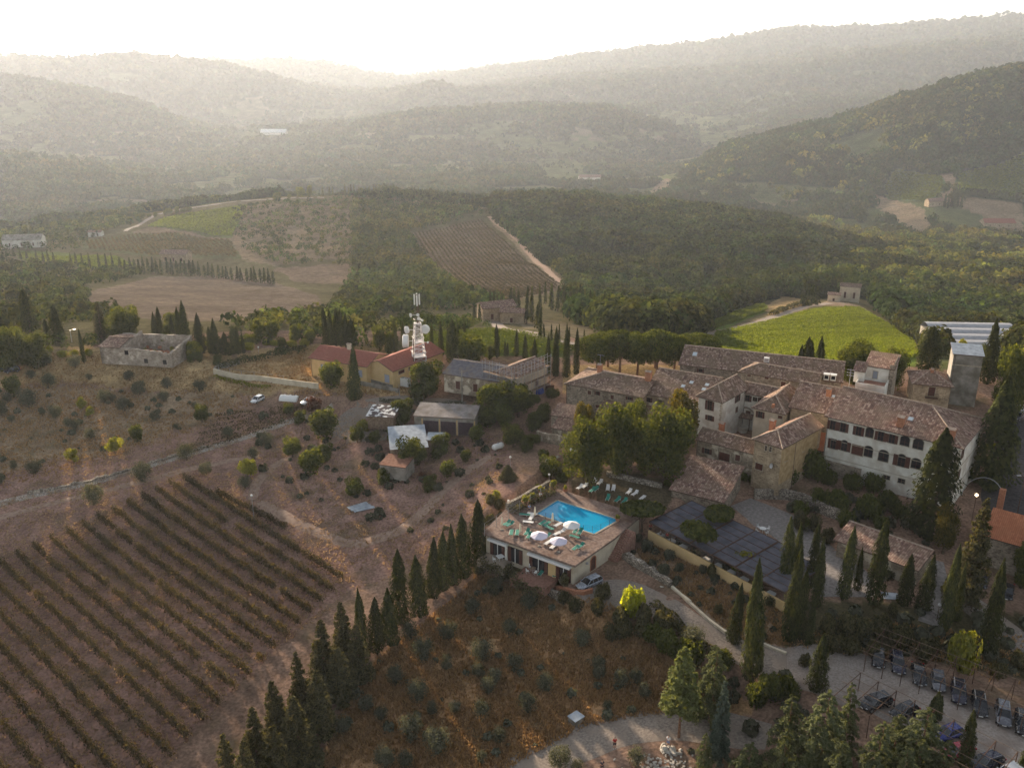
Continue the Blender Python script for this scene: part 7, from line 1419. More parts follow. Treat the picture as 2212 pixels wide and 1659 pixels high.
lhedge('loose green hedge round the small grey terrace', [(.2*KS, -.6), (.4*KS, -2.3), (2.5*KS, -2.6), (4.9*KS, -2.4), (5.4*KS, -.8)], 1.3, .8, -.9)
# ramp with steps on the right of the deck
rp_ = thing('garden_steps', 'reddish brick steps climbing beside the white side wall of the pool house', 'steps', (0, 0, 0)); b = MB(); A_ = G(*z3(1310, 930))[:2]; B_ = W(*z3(1480, 650), 3.3)[:2]; dd = (B_-A_); Ls = np.linalg.norm(dd); dd /= Ls; ns = 16
for k in range(ns): c_ = A_+dd*Ls*(k+.5)/ns; z = .2+3.1*(k+1)/ns; b.box((c_[0], c_[1], z/2-.2), (Ls/ns+.02*0, 2.4, z+.4), math.atan2(dd[1], dd[0]))
b.build('steps', noisy('step_brick', (.24, .13, .10), (.36, .21, .16), 3, .9), rp_)
lhedge('climbers covering the parapet along the left side of the pool deck', [(.0, 7.0), (.3, 10.0), (1.2*KS, 14.0), (1.6*KS, 17.0)], 1.6, 1.3, 2.9, 110)
# ------------------------------------------------------------------ loungers, parasols, tables
C_GRN = plain('green_canvas', (.02, .20, .15), .8); C_WHT = plain('white_canvas', (.72, .70, .68), .7); C_CRM = plain('cream_canvas', (.74, .66, .50), .8); C_LIL = plain('lilac_white_canvas', (.66, .61, .72), .8)
def mk_lounger(mat, up=.55):
    b = MB(); b.hexa([(0, -.32, .30), (1.3, -.32, .30), (1.3, .32, .30), (0, .32, .30), (0, -.32, .35), (1.3, -.32, .35), (1.3, .32, .35), (0, .32, .35)]); s_ = b.v, b.f
    seat = bpy.data.meshes.new('seat'); seat.from_pydata(b.v, [], b.f); seat.materials.append(mat)
    b = MB(); x1, z1b = 1.3+.72*math.cos(up), .33+.72*math.sin(up); b.hexa([(1.3, -.32, .30), (x1, -.32, z1b-.04), (x1, .32, z1b-.04), (1.3, .32, .30), (1.28, -.32, .35), (x1-.03, -.32, z1b), (x1-.03, .32, z1b), (1.28, .32, .35)]); back = bpy.data.meshes.new('backrest'); back.from_pydata(b.v, [], b.f); back.materials.append(mat)
    b = MB()
    for y in (-.34, .34): b.tube((0, y, .31), (1.9, y, .31), .025, n=5); [b.tube((x, y, 0), (x, y, .31), .025, n=5) for x in (.15, 1.45)]
    fr_ = bpy.data.meshes.new('frame'); fr_.from_pydata(b.v, [], b.f); fr_.materials.append(M_WHITE)
    return seat, back, fr_
LG = {('g', u): mk_lounger(C_GRN, u) for u in (0.05, .6, .95)}; LG.update({('w', u): mk_lounger(C_WHT, u) for u in (0.05, .6, .95)})
def lounger(px, z, dirpx, col, up, label, group):
    p = W(px[0], px[1], z); q = W(px[0]+dirpx[0], px[1]+dirpx[1], z); a = math.atan2(q[1]-p[1], q[0]-p[0]); c_ = p[:2]-np.array([math.cos(a), math.sin(a)])*.95
    r = thing('sun_lounger', label, 'sun lounger', (c_[0], c_[1], z), a, group, .80)
    for nme, me in zip(('seat', 'backrest', 'frame'), LG[(col, up)]): link(nme, me, r)
    return r
# dirpx points from foot to head of the lounger
deck = [(555, 527, 20, 2, 'g', .05), (395, 602, 30, -14, 'g', .6), (425, 612, 30, -14, 'g', .6), (430, 682, 2, -10, 'g', .05), (483, 684, 2, -10, 'g', .05), (572, 683, 20, -26, 'g', .6), (592, 712, 14, -20, 'g', .6), (712, 596, 24, -16, 'g', .05), (750, 606, 24, -16, 'g', .05), (775, 648, 24, 12, 'g', .05), (1003, 668, 20, -30, 'g', .6), (1045, 678, 20, -30, 'g', .6), (1000, 726, 24, 8, 'g', .05), (752, 718, 26, -12, 'g', .6), (1008, 818, 20, -16, 'g', .05), (1050, 806, 28, -16, 'g', .6),
        (608, 552, 14, -20, 'w', .6), (588, 594, 30, 4, 'w', .05), (625, 520, 24, 4, 'w', .05), (853, 612, 24, -12, 'w', .05), (845, 692, 24, -12, 'w', .05), (885, 674, 26, -14, 'w', .6), (765, 770, 26, -16, 'w', .05), (812, 804, 24, -20, 'w', .05)]
cnum = {'g': 0, 'w': 0}
for x, y, dx, dy, c_, u in sorted(deck): cnum[c_] += 1; lounger(z3(x, y), 3.42, (dx, dy), c_, u, '%s sun lounger on the pool deck, %s of that colour from the left' % ({'g': 'green', 'w': 'white'}[c_], ORD(cnum[c_])), 'sun loungers on the pool deck')
lawn = [(455, 1400, 26, -16, 'w', .6), (497, 1390, 26, -18, 'w', .6), (588, 1338, 12, -22, 'w', .95), (632, 1358, 24, -20, 'w', .6), (700, 1408, 3, -20, 'w', .6), (750, 1410, 5, -20, 'w', .6), (892, 1442, 26, -22, 'w', .6), (945, 1456, 30, -18, 'w', .6), (1013, 1492, 22, -18, 'w', .05), (565, 1425, 26, -20, 'g', .6), (595, 1418, 26, -20, 'g', .6), (702, 1497, 12, -26, 'g', .95), (790, 1512, 28, -22, 'g', .6), (852, 1524, 26, -24, 'g', .6)]
cnum = {'g': 0, 'w': 0}
for x, y, dx, dy, c_, u in sorted(lawn): cnum[c_] += 1; lounger(z1(x, y), 3.1, (dx, dy), c_, u, '%s sun lounger on the lawn behind the pool, %s of that colour from the left' % ({'g': 'green', 'w': 'white'}[c_], ORD(cnum[c_])), 'sun loungers on the lawn')
for i, (x, y, dx, dy) in enumerate(((700, 1040, 22, -24), (825, 1050, 10, -20))): lounger(z3(x, y), .15, (dx, dy), 'g', .6, 'green sun lounger on the brick terrace %s' % ('in the middle', 'beside the ivy')[i], 'sun loungers on the brick terrace')
def parasol(px, z, open_, mat, label):
    p = W(px[0], px[1], z+(1.9 if open_ else 1.1)); r = thing('parasol', label, 'parasol', (p[0], p[1], z), 0, None, .82); b = MB(); b.tube((0, 0, 0), (0, 0, 2.55), .03, n=6); b.build('pole', M_WOOD, r); b = MB(); b.lathe((0, 0, 0), [(.3, 0), (.3, .08), (.05, .12)], 12); b.build('base', P_GREY, r)
    b = MB()
    if open_:
        n = 8; top = (0, 0, 2.75); rim = [(1.55*math.cos(6.2832*i/n+.2), 1.55*math.sin(6.2832*i/n+.2), 2.12) for i in range(n)]
        for i in range(n): a_, c_ = rim[i], rim[(i+1) % n]; b.quad(top, a_, c_); b.quad(a_, (a_[0], a_[1], a_[2]-.14), (c_[0], c_[1], c_[2]-.14), c_)
        b.build('canopy', mat, r); b = MB()
        for a_ in rim: b.tube((0, 0, 2.66), (a_[0]*.98, a_[1]*.98, 2.08), .012, n=4)
        b.build('rib', M_WOOD, r)
    else:
        b.lathe((0, 0, 0), [(.05, 2.6), (.12, 2.4), (.17, 1.9), (.19, 1.3), (.2, .95), (.12, .9)], 10); b.build('canopy', mat, r)
parasol(z3(966, 600), 3.4, True, C_WHT, 'open white parasol at the pool edge'); parasol(z3(678, 692), 3.4, True, C_LIL, 'open lilac white parasol over the sunbather'); parasol(z3(850, 742), 3.4, True, C_LIL, 'open pale parasol nearest the front edge of the deck')
for q, s_ in (((345, 592), 'far corner of the pool deck'), ((508, 650), 'two short green loungers'), ((640, 500), 'left end of the pool'), ((797, 556), 'middle of the pool railing')): parasol(z3(*q), 3.4, False, C_CRM, 'closed cream parasol by the '+s_)
def tableset(px, z, name, label, r=.5, chairs=4, mat=M_WHITE, top=M_WHITE, group=None, square=False):
    p = W(px[0], px[1], z+.74) if z is not None else G(*px); z = z if z is not None else p[2]; t_ = thing('table', label, 'table', (p[0], p[1], z), .5, group, .85); b = MB()
    b.box((0, 0, .73), (r*2, r*2, .05)) if square else b.lathe((0, 0, 0), [(0, .70), (r, .70), (r, .75), (0, .75)], 16); b.build('tabletop', top, t_)
    for k in range(4): b = MB(); a = k*1.5708+.785; b.tube((r*.6*math.cos(a), r*.6*math.sin(a), .7), (r*.75*math.cos(a), r*.75*math.sin(a), 0), .025, n=5); b.build('leg', mat, t_)
    return t_, p, z
CH = {}
def chair(p, z, a, mat, label, group):
    if mat.name not in CH:
        b = MB(); b.box((0, 0, .45), (.44, .44, .05)); s_ = bpy.data.meshes.new('seat'); s_.from_pydata(b.v, [], b.f); s_.materials.append(mat); b = MB(); b.box((-.21, 0, .72), (.04, .42, .42)); k_ = bpy.data.meshes.new('backrest'); k_.from_pydata(b.v, [], b.f); k_.materials.append(mat)
        b = MB(); b.tube((0, 0, 0), (0, 0, .45), .022, n=5); l_ = bpy.data.meshes.new('leg'); l_.from_pydata(b.v, [], b.f); l_.materials.append(mat); CH[mat.name] = (s_, k_, l_)
    r = thing('chair', label, 'chair', (p[0], p[1], z), a, group, .85); link('seat', CH[mat.name][0], r); link('backrest', CH[mat.name][1], r)
    for x, y in ((-.2, -.2), (.2, -.2), (.2, .2), (-.2, .2)): l_ = link('leg', CH[mat.name][2], r); l_.location = (x, y, 0)
t_, p, z = tableset(z3(622, 985), .15, 'table', 'round table with white chairs on the brick terrace of the pool house', top=M_WOOD)
for k in range(4): a = k*1.5708+.4; chair((p[0]+.85*math.cos(a), p[1]+.85*math.sin(a)), z, a+math.pi, M_WHITE, 'white chair at the brick terrace table, %s round it' % ORD(k+1), 'chairs on the brick terrace')
t_, p, z = tableset(z3(330, 880), .15, 'table', 'white table on the left terrace of the pool house', r=.6, square=True)
for k in range(2): a = k*3.1416+.4; chair((p[0]+.95*math.cos(a), p[1]+.95*math.sin(a)), z, a+math.pi, M_WHITE, 'white chair on the %s side of the left terrace table' % ('far', 'near')[k], 'chairs on the left terrace')
t_, p, z = tableset(z4(517, 190), 1.9, 'table', 'round white iron table standing alone on the garden terrace', r=.6)
for k in range(4): a = k*1.5708+.4; chair((p[0]+1.0*math.cos(a), p[1]+1.0*math.sin(a)), z, a+math.pi, C_WHT, 'pale iron chair, %s round the lone garden table' % ORD(k+1), 'chairs of the garden table')
chair(G(*z4(878, 360))[:2], G(*z4(878, 360))[2], 1.0, C_WHT, 'single white chair left in the paved court', 'court chair'); chair(G(*z4(755, 395))[:2], G(*z4(755, 395))[2], 2.0, C_WHT, 'white chair half hidden by the cypresses of the court', 'court chair')
# terracotta pots
POT = bpy.data.meshes.new('pot')
b = MB(); b.lathe((0, 0, 0), [(.24, 0), (.34, .3), (.38, .52), (.42, .56), (.42, .6), (.34, .6), (.3, .45)], 14); POT.from_pydata(b.v, [], b.f); POT.materials.append(M_BRICK)
PLM = quadmesh('plant', bushy(220, np.random.default_rng(9), .42, .9, .12)+np.array([0, 0, .45]), F_YEL)
pots = [(550, 440, 1.5), (620, 400, 1.3), (690, 335, 1.2), (800, 300, 1.5), (590, 410, 1.0), (1375, 575, .9), (910, 310, .9), (700, 345, 1.1)]
for i, (x, y, s_) in enumerate(sorted(pots)): p = W(*z3(x, y), 3.4); r = thing('potted_plant', 'terracotta pot with greenery beside the pool, %s from the left' % ORD(i+1), 'potted plant', p, i, 'terracotta pots by the pool', s_); link('pot', POT, r); link('plant', PLM, r)
# ------------------------------------------------------------------ dining pergola
A_ = W(1404, 1126, 4.0); B_ = W(1685, 1272, 4.0); ang = math.atan2(B_[1]-A_[1], B_[0]-A_[0]); Lp = np.linalg.norm((B_-A_)[:2])+1.0; Dp = 9.0
pg = thing('pergola', 'long dining pergola roofed with dark ribbed panels and edged by an ochre wall', 'pergola', (A_[0], A_[1], 1.2), ang); M_PAN = noisy('dark_roof_panel', (.075, .075, .090), (.12, .118, .14), .9, .8, 4)
for k in range(6):
    x0, x1 = Lp*k/6+.05, Lp*(k+1)/6-.05; dz = .05*(k % 2); zf = 2.75+dz; zb_ = 3.35+dz; yb = Dp if k > 0 else Dp-.5
    yb = Dp-(1.2 if k == 5 else 0)
    b = MB(); b.hexa([(x0, -.3, zf), (x1, -.3, zf), (x1, yb, zb_), (x0, yb, zb_), (x0, -.3, zf+.06), (x1, -.3, zf+.06), (x1, yb, zb_+.06), (x0, yb, zb_+.06)]); pn = b.build('roof_panel', M_PAN, pg)
    b = MB()
    for j in range(7): y = -.3+(yb+.3)*j/6; z = zf+(zb_-zf)*j/6; b.box(((x0+x1)/2, y, z+.09), (x1-x0, .05, .06))
    for j in (x0, x1): b.hexa([(j-.04, -.3, zf+.05), (j+.04, -.3, zf+.05), (j+.04, yb, zb_+.05), (j-.04, yb, zb_+.05), (j-.04, -.3, zf+.13), (j+.04, -.3, zf+.13), (j+.04, yb, zb_+.13), (j-.04, yb, zb_+.13)])
    b.build('rib', M_RUST, pn)
for k in range(7):
    for y in (.1, Dp-.4): b = MB(); b.tube((min(Lp*k/6+.1, Lp-.1), y, 0), (min(Lp*k/6+.1, Lp-.1), y, 2.75 if y < 1 else 3.3), .06, n=6); b.build('post', M_RUST, pg)
b = MB(); b.box((Lp/2, -.15, .2), (Lp, .25, 2.4)); b.build('low_wall', P_YELLOW, pg); b = MB(); b.box((Lp/2, Dp/2, .02), (Lp-.6, Dp-.5, .12)); b.build('floor', G_PAVE, pg); b = MB(); b.box((Lp/2, -.1, 2.62), (Lp, .1, .16)); b.build('gutter_beam', M_RUST, pg)
C_RED = plain('red_cloth', (.35, .03, .03), .8)
for k in range(10):
    x = 1.2+k*2.2; ca_, sa_ = math.cos(ang), math.sin(ang); yy = 1.1; X = A_[0]+x*ca_-yy*sa_; Y = A_[1]+x*sa_+yy*ca_; t_ = thing('table', 'white clothed dining table under the pergola edge, %s from the pool end' % ORD(k+1), 'table', (X, Y, 1.28), ang, 'dining tables under the pergola'); b = MB(); b.box((0, 0, .74), (1.0, .9, .04)); [b.box((x_, y_, .58), (.03 if x_ else 1.02, .92 if x_ else .03, .3)) for x_, y_ in ((.5, 0), (-.5, 0), (0, .45), (0, -.45))]; b.build('tablecloth', C_WHT, t_); b = MB(); b.tube((0, 0, 0), (0, 0, .72), .05, n=6); b.build('pedestal', M_RUST, t_)
# ------------------------------------------------------------------ carports
def carport(P0, P1, depth, h, n, label, rails=5):
    a = W(*P0, h); b_ = W(*P1, h); ang = math.atan2(b_[1]-a[1], b_[0]-a[0]); L = np.linalg.norm((b_-a)[:2]); r = thing('carport_frame', label, 'carport', (a[0], a[1], 0), ang)
    for k in range(n+1):
        for y in (0, depth): b = MB(); b.tube((L*k/n, y, -.3), (L*k/n, y, h+.03*0), .05, n=6); b.build('post', M_RUST, r)
        b = MB(); b.tube((L*k/n, min(0, depth)-.2*(depth < 0), h), (L*k/n, max(0, depth), h+.02), .045, n=5); b.build('cross_beam', M_RUST, r)
    for j in range(rails): b = MB(); y = depth*j/(rails-1); b.tube((-.6, y, h+.07), (L+.6, y, h+.07), .032, n=5); b.build('rail', M_WOOD, r)
    return r
carport(z4(1150, 955), z4(2110, 1335), 6.0, 2.7, 8, 'bare rail carport above the row of parked cars'); carport(z4(1115, 1078), z4(2075, 1560), -6.0, 2.6, 8, 'bare rail carport beside the cedars at the bottom')
# ------------------------------------------------------------------ cars
M_TYRE = plain('tyre', (.02, .02, .02), .8); M_RIM = plain('rim', (.35, .35, .36), .35, .8); M_HL = plain('headlight_glass', (.3, .31, .32), .1); M_TL = plain('taillight', (.35, .02, .02), .2); M_PLATE = plain('number_plate', (.7, .7, .68), .5); M_CG = plain('car_glass', (.02, .022, .026), .06, 0, .8)
def carmesh(kind):
    # half profile stations along x (front positive): (x, half width, z low, z belt) and greenhouse
    L, Wd, H = dict(hatch=(4.0, 1.74, 1.48), estate=(4.65, 1.82, 1.50), suv=(4.5, 1.88, 1.68), saloon=(4.6, 1.80, 1.43))[kind]; hl = L/2
    st = [(-hl, .80, .42, .78), (-hl+.08, .90, .30, .92), (-hl+.5, .97, .24, .95), (-hl*.3, 1.0, .22, .93), (hl*.25, 1.0, .22, .91), (hl*.5, .99, .22, .88), (hl-.55, .96, .24, .80), (hl-.12, .86, .28, .68), (hl, .76, .38, .58)]
    k = H/1.48; b = MB(); rings = []
    for x, wf, zl, zb in st:
        w_ = Wd/2*wf; zb = zb*k; rings.append([(x, -w_*.94, zl), (x, -w_, zl+.18), (x, -w_, zb-.14), (x, -w_*.93, zb-.02), (x, -w_*.5, zb+.03), (x, 0, zb+.045), (x, w_*.5, zb+.03), (x, w_*.93, zb-.02), (x, w_, zb-.14), (x, w_, zl+.18), (x, w_*.94, zl), (x, 0, zl)])
    m = len(rings[0]); base = len(b.v)
    for r_ in rings: b.v += r_
    for i in range(len(rings)-1):
        for j in range(m): j2 = (j+1) % m; b.f.append([base+i*m+j, base+(i+1)*m+j, base+(i+1)*m+j2, base+i*m+j2]); b.m.append(0)
    b.f.append([base+j for j in range(m)][::-1][::-1]); b.m.append(0); b.f.append([base+(len(rings)-1)*m+j for j in range(m)][::-1]); b.m.append(0)
    body = b
    rear = {'hatch': -hl+.16, 'estate': -hl+.12, 'suv': -hl+.14, 'saloon': -hl+.75}[kind]; zb = .90*k; zt = H; ww = Wd/2*.90; wt = Wd/2*.70
    xs = [rear, rear+(.38 if kind != 'saloon' else .7), hl*.12, hl*.50]; gl_ = MB(); lo_ = [(xs[0], -ww, zb), (xs[3], -ww, zb-.02), (xs[3], ww, zb-.02), (xs[0], ww, zb)]; up_ = [(xs[1], -wt, zt-.05), (xs[2], -wt, zt-.04), (xs[2], wt, zt-.04), (xs[1], wt, zt-.05)]
    gl_.hexa(lo_+up_)
    rf = MB(); e = .03; rf.hexa([(xs[1]-e, -wt-e, zt-.06), (xs[2]+e, -wt-e, zt-.05), (xs[2]+e, wt+e, zt-.05), (xs[1]-e, wt+e, zt-.06), (xs[1]+.1, -wt*.9, zt), (xs[2]-.1, -wt*.9, zt), (xs[2]-.1, wt*.9, zt), (xs[1]+.1, wt*.9, zt)])
    for s_ in (-1, 1):
        for xa, xb in ((xs[0], xs[1]), (xs[3], xs[2]), (-.15, -.12), (-hl*.5, -hl*.46)): 
            wa = ww+.005; rf.tube((xa, s_*wa, zb-.01), (xb, s_*(wt+.015), zt-.05), .04, n=5)
    return L, Wd, H, hl, body, gl_, rf
def bm2me(b, name, mats):
    me = bpy.data.meshes.new(name); me.from_pydata(b.v, [], b.f); me.materials.append(mats); me.update(); return me
CK = {}
def car(pa, pb, z, kind, paint, label, group=None):
    """pa front, pb rear survey pixels at height z"""
    a = W(*pa, z+.5); b_ = W(*pb, z+.5); c_ = (a+b_)/2; ang = math.atan2(a[1]-b_[1], a[0]-b_[0]); r = thing('parked_car', label, 'car', (c_[0], c_[1], z+.0), ang, group, .86)
    L, Wd, H, hl, body, gl_, rf = CK.setdefault(kind, carmesh(kind)); o = link('body', bm2me(body, 'body', paint), r)
    for p_ in o.data.polygons: p_.use_smooth = True
    bv = o.modifiers.new('soft', 'SUBSURF'); bv.levels = 1; bv.render_levels = 1
    link('window_glass', bm2me(gl_, 'window_glass', M_CG), r); link('car_roof', bm2me(rf, 'car_roof', paint), r)
    for x in (-hl+.82, hl-.85):
        for s_ in (-1, 1):
            b = MB(); b.tube((x, s_*(Wd/2-.2), .32), (x, s_*(Wd/2+.01), .32), .32, n=14); w_ = b.build('wheel', M_TYRE, r); b = MB(); b.tube((x, s_*(Wd/2), .32), (x, s_*(Wd/2+.025), .32), .2, n=10); b.build('rim', M_RIM, w_)
    for s_ in (-1, 1):
        b = MB(); b.box((hl-.12, s_*Wd*.38, .64*H/1.48), (.16, .22, .1)); b.build('headlight', M_HL, r); b = MB(); b.box((-hl+.05, s_*Wd*.40, .82*H/1.48), (.12, .22, .2)); b.build('taillight', M_TL, r); b = MB(); b.box((hl*.42, s_*(Wd/2+.07), .98), (.12, .18, .13)); b.build('wing_mirror', paint, r)
    for x in (hl+.0, -hl-.0): b = MB(); b.box((x, 0, .46 if x > 0 else .62), (.05, .5, .12)); b.build('number_plate', M_PLATE, r)
    b = MB(); b.box((hl-.02, 0, .45), (.06, Wd*.5, .1)); b.build('grille', M_DARK, r)
    if kind in ('estate', 'suv'):
        b = MB(); [b.tube((-hl*.75, s_*Wd*.31, H+.03), (hl*.1, s_*Wd*.31, H+.03), .02, n=4) for s_ in (-1, 1)]; b.build('roof_rail', M_METAL, r)
    return r
def paint(name, c, m=.15): return plain(name, c, .25, m, .5, coat=.6)
K_BLK, K_NVY, K_GRY, K_SIL, K_WHT, K_BLU, K_RED = paint('black_car_paint', (.015, .014, .018)), paint('navy_car_paint', (.022, .022, .045)), paint('grey_car_paint', (.14, .14, .16)), paint('silver_car_paint', (.34, .37, .42), .35), paint('white_car_paint', (.65, .66, .68), 0), paint('blue_car_paint', (.012, .022, .17)), paint('dark_red_car_paint', (.26, .01, .03))
car(z3(1012, 1172), z3(1238, 1075), .03, 'estate', K_SIL, 'silver estate car parked alone below the pool house')
row = [((1225, 1042), (1222, 935), 'hatch', K_BLK, 'black small car, first under the rail carport'), ((1352, 1072), (1330, 960), 'estate', K_NVY, 'dark navy estate, second under the rail carport'), ((1480, 1140), (1462, 1030), 'saloon', K_BLK, 'black saloon, third under the rail carport'), ((1596, 1180), (1582, 1075), 'hatch', K_GRY, 'dark grey hatchback, fourth under the rail carport'), ((1718, 1265), (1708, 1130), 'suv', K_NVY, 'dark four wheel drive car, fifth under the rail carport'), ((1850, 1335), (1832, 1205), 'estate', K_BLK, 'black estate with roof rails, sixth under the rail carport'), ((1992, 1388), (1982, 1265), 'estate', K_GRY, 'grey estate with pale roof, seventh under the rail carport'), ((2115, 1450), (2100, 1325), 'suv', K_BLK, 'dark car cut by the frame edge, last under the rail carport')]
for pa, pb, kd, pt, lb in row: car(z4(*pa), z4(*pb), .1, kd, pt, lb, 'cars parked under the rail carport')
car(z4(1100, 1290), z4(1310, 1225), .1, 'suv', K_BLK, 'black four wheel drive car beside the cedar tops'); car(z4(1330, 1330), z4(1430, 1290), .1, 'hatch', K_BLK, 'dark car almost buried behind the cedar'); car(z4(1610, 1460), z4(1690, 1430), .1, 'hatch', K_BLU, 'bright blue car peeping out from behind the cedar'); car(z4(1605, 1590), z4(1800, 1520), .1, 'saloon', K_RED, 'dark red car behind the thin cypress'); car(z4(1790, 1650), z4(1965, 1590), .1, 'estate', K_NVY, 'dark estate next to the red car'); car(z4(1960, 1720), z4(2080, 1665), .1, 'hatch', K_WHT, 'white car at the bottom right frame edge')
car(z4(2000, 630), z4(2020, 530), 1.0, 'saloon', K_BLK, 'black saloon on the lane under the stone wall'); car(z4(1845, 560), z4(1870, 480), 1.2, 'hatch', K_BLK, 'small dark car in the shadow of the drooping conifer'); car(z2(2075, 690), z2(2190, 645), 5.2, 'suv', K_WHT, 'white car on the upper street'); car(z2(2110, 735), z2(2195, 690), 5.1, 'saloon', K_NVY, 'dark car next to the white one on the upper street')
pz = lambda q: float(G(*q)[2]); car(z6(1960, 925), z6(2010, 900), pz(z6(1985, 915)), 'hatch', K_WHT, 'small white car at the end of the field track'); car(z5(185, 935), z5(235, 918), pz(z5(210, 930)), 'hatch', K_WHT, 'small pale car beside the red bush'); car(z6(0, 672), z6(60, 660), pz(z6(30, 670)), 'hatch', K_BLU, 'blue car at the left edge behind the olive field'); car(z6(60, 690), z6(125, 680), pz(z6(95, 685)), 'hatch', K_NVY, 'second blue car behind the olive field')
# ------------------------------------------------------------------ radio mast
mp = W(906, 803, 3.0); mast = thing('radio_mast', 'white lattice radio mast with dish aerials in front of the ochre gable house', 'radio mast', mp, R(20))
def zat(p, ty):
    lo, hi = 0, 60
    for _ in range(30):
        m_ = (lo+hi)/2
        if PJ(p[0], p[1], p[2]+m_)[1] > ty: lo = m_
        else: hi = m_
    return lo
HL, HT = zat(mp, 697), zat(mp, 636); b = MB()
def leg(i, f): w_ = 1.6*(1-f)+.62*f; return np.array([w_*(1, -1, -1, 1)[i], w_*(1, 1, -1, -1)[i], HL*f])
NS = 12
for i in range(4):
    b.tube(leg(i, 0), leg(i, 1), .075, n=6)
    for k in range(NS):
        f0, f1 = k/NS, (k+1)/NS; j = (i+1) % 4; b.tube(leg(i, f0), leg(j, f1), .04, n=4, cap=False); b.tube(leg(j, f0), leg(i, f1), .04, n=4, cap=False); b.tube(leg(i, f1), leg(j, f1), .04, n=4, cap=False)
b.build('lattice', M_LATT, mast); b = MB()
for f in (.33, .62, .98): w_ = (1.6*(1-f)+.62*f)*2.3; b.box((0, 0, HL*f), (w_, w_, .09)); [b.tube((w_/2*x0, w_/2*y0, HL*f+1), (w_/2*x1, w_/2*y1, HL*f+1), .03, n=4) for x0, y0, x1, y1 in ((-1, -1, 1, -1), (1, -1, 1, 1), (1, 1, -1, 1), (-1, 1, -1, -1))]
b.build('platform', M_LATT, mast); b = MB(); b.tube((0, 0, HL-1), (0, 0, HT), .13, .1, n=8); b.tube((.35, 0, HL-1), (.3, 0, HT-2), .07, n=6); b.build('pole', M_RUST, mast)
for k in range(6): a = k*1.047+.3; b = MB(); b.box((.62*math.cos(a), .62*math.sin(a), HT-1.25+.2*(k % 2)), (.16, .30, 2.3), a); b.build('panel_antenna', M_WHITE, mast)
def drum(px, r, az, nm='dish_antenna', back=.5):
    # dish centre found where the survey ray passes the mast axis plane
    u, v = (px[0]-CX)/F, (px[1]-CY)/F; d = np.array([u, CP-SP*v, -(SP+CP*v)]); k = mp[1]/d[1]; P = np.array([0, 0, CAMZ])+d*k-mp; c, s = math.cos(R(20)), math.sin(R(20)); P = np.array([P[0]*c+P[1]*s, -P[0]*s+P[1]*c, P[2]]); a = R(az); D = np.array([math.cos(a), math.sin(a), 0]); P = P+D*.4
    b = MB(); b.tube(P-D*back*r, P, r*.9, r, n=20); b.tube(P, P+D*.12*r, r, r*.75, n=20); b.tube(P-D*back*r, np.array([0, 0, P[2]]), .05, n=5); b.build(nm, M_WHITE, mast)
drum(z5(1115, 368), 1.02, 250-20); drum(z5(975, 375), .85, 195); drum(z5(957, 462), 1.5, 160, back=.7); drum(z5(1055, 257), .35, 250); drum(z5(1062, 285), .38, 250); drum(z5(1008, 262), .45, 190); drum(z5(1122, 470), .25, 300); drum(z5(1085, 300), .25, 270)
b = MB(); b.tube((-1.75, -1.6, 0), (-1.3, -1.2, HL*.72), .09, n=6); b.build('cable_duct', M_RUST, mast)
# ------------------------------------------------------------------ poles, lamps
def pole(px, ty, r, mat, name, label, cat='pole', arm=None, bulb=False, lit=False, head=True):
    p = G(*px); h = zat(p, ty); t_ = thing(name, label, cat, p); b = MB(); b.tube((0, 0, -.3), (0, 0, h), r, r*.7, n=8); b.build('post', mat, t_)
    if bulb: b = MB(); b.lathe((0, 0, h), [(.02, 0), (.17, .1), (.2, .22), (.15, .36), (.02, .42)], 12); b.build('globe', M_LIT if lit else M_WHITE, t_)
    elif arm: b = MB(); b.tube((0, 0, h-.1), (arm, 0, h+.2), .05, n=6); b.build('arm', mat, t_); b = MB(); b.box((arm+.3, 0, h+.2), (.6, .22, .1)); b.build('lamp_head', M_LIT if lit else M_METAL, t_)
    return t_, h
M_LIT = plain('lit_bulb', (1, .9, .7), .4, em=(1, .78, .48), es=8)
pole(z5(1397, 962), z5(1380, 690)[1], .16, P_GREY, 'utility_pole', 'tall concrete pole beside the overgrown garages', arm=None); pole((2098, 1130), 1072, .06, M_RUST, 'lamp_post', 'lit globe lamp above the conifer beside the orange roof', 'street lamp', bulb=True, lit=True)
pole(z2(1610, 605), z2(1640, 300)[1], .05, M_WOOD, 'flag_pole', 'thin bare pole between the small stone house and water tower'); pole((2195, 1120), 1030, .07, M_RUST, 'street_lamp', 'dark street lamp leaning over the village street', 'street lamp', arm=-1.2)
pole(z6(555, 470), z6(555, 378)[1], .08, M_METAL, 'street_lamp', 'lamp post left of the ruin', 'street lamp', arm=.8); pole(z6(1748, 560), z6(1748, 512)[1], .05, M_METAL, 'globe_lamp', 'white globe lamp among the cypresses behind the ruin', 'street lamp', bulb=True); pole(z6(1997, 565), z6(1997, 515)[1], .05, M_METAL, 'globe_lamp', 'white globe lamp beyond the bungalow hedge', 'street lamp', bulb=True)
pole(z3(405, 560), z3(405, 405)[1], .04, M_METAL, 'globe_lamp', 'small lamp on the wire fence by the pool', 'street lamp', bulb=True); pole(z3(765, 300), z3(765, 170)[1], .04, M_METAL, 'globe_lamp', 'small lamp behind the pool planters', 'street lamp', bulb=True); pole(z5(912, 885), z5(912, 795)[1], .07, M_METAL, 'gate_post', 'white gate post in front of the cooling unit', 'post'); pole(z4(1578, 760), z4(1578, 670)[1], .04, M_RUST, 'globe_lamp', 'small globe lamp on the dark cypress path', 'street lamp', bulb=True); pole(z5(1768, 1440), z5(1768, 1365)[1], .04, M_METAL, 'globe_lamp', 'small white lamp over the young conifer plot', 'street lamp', bulb=True)
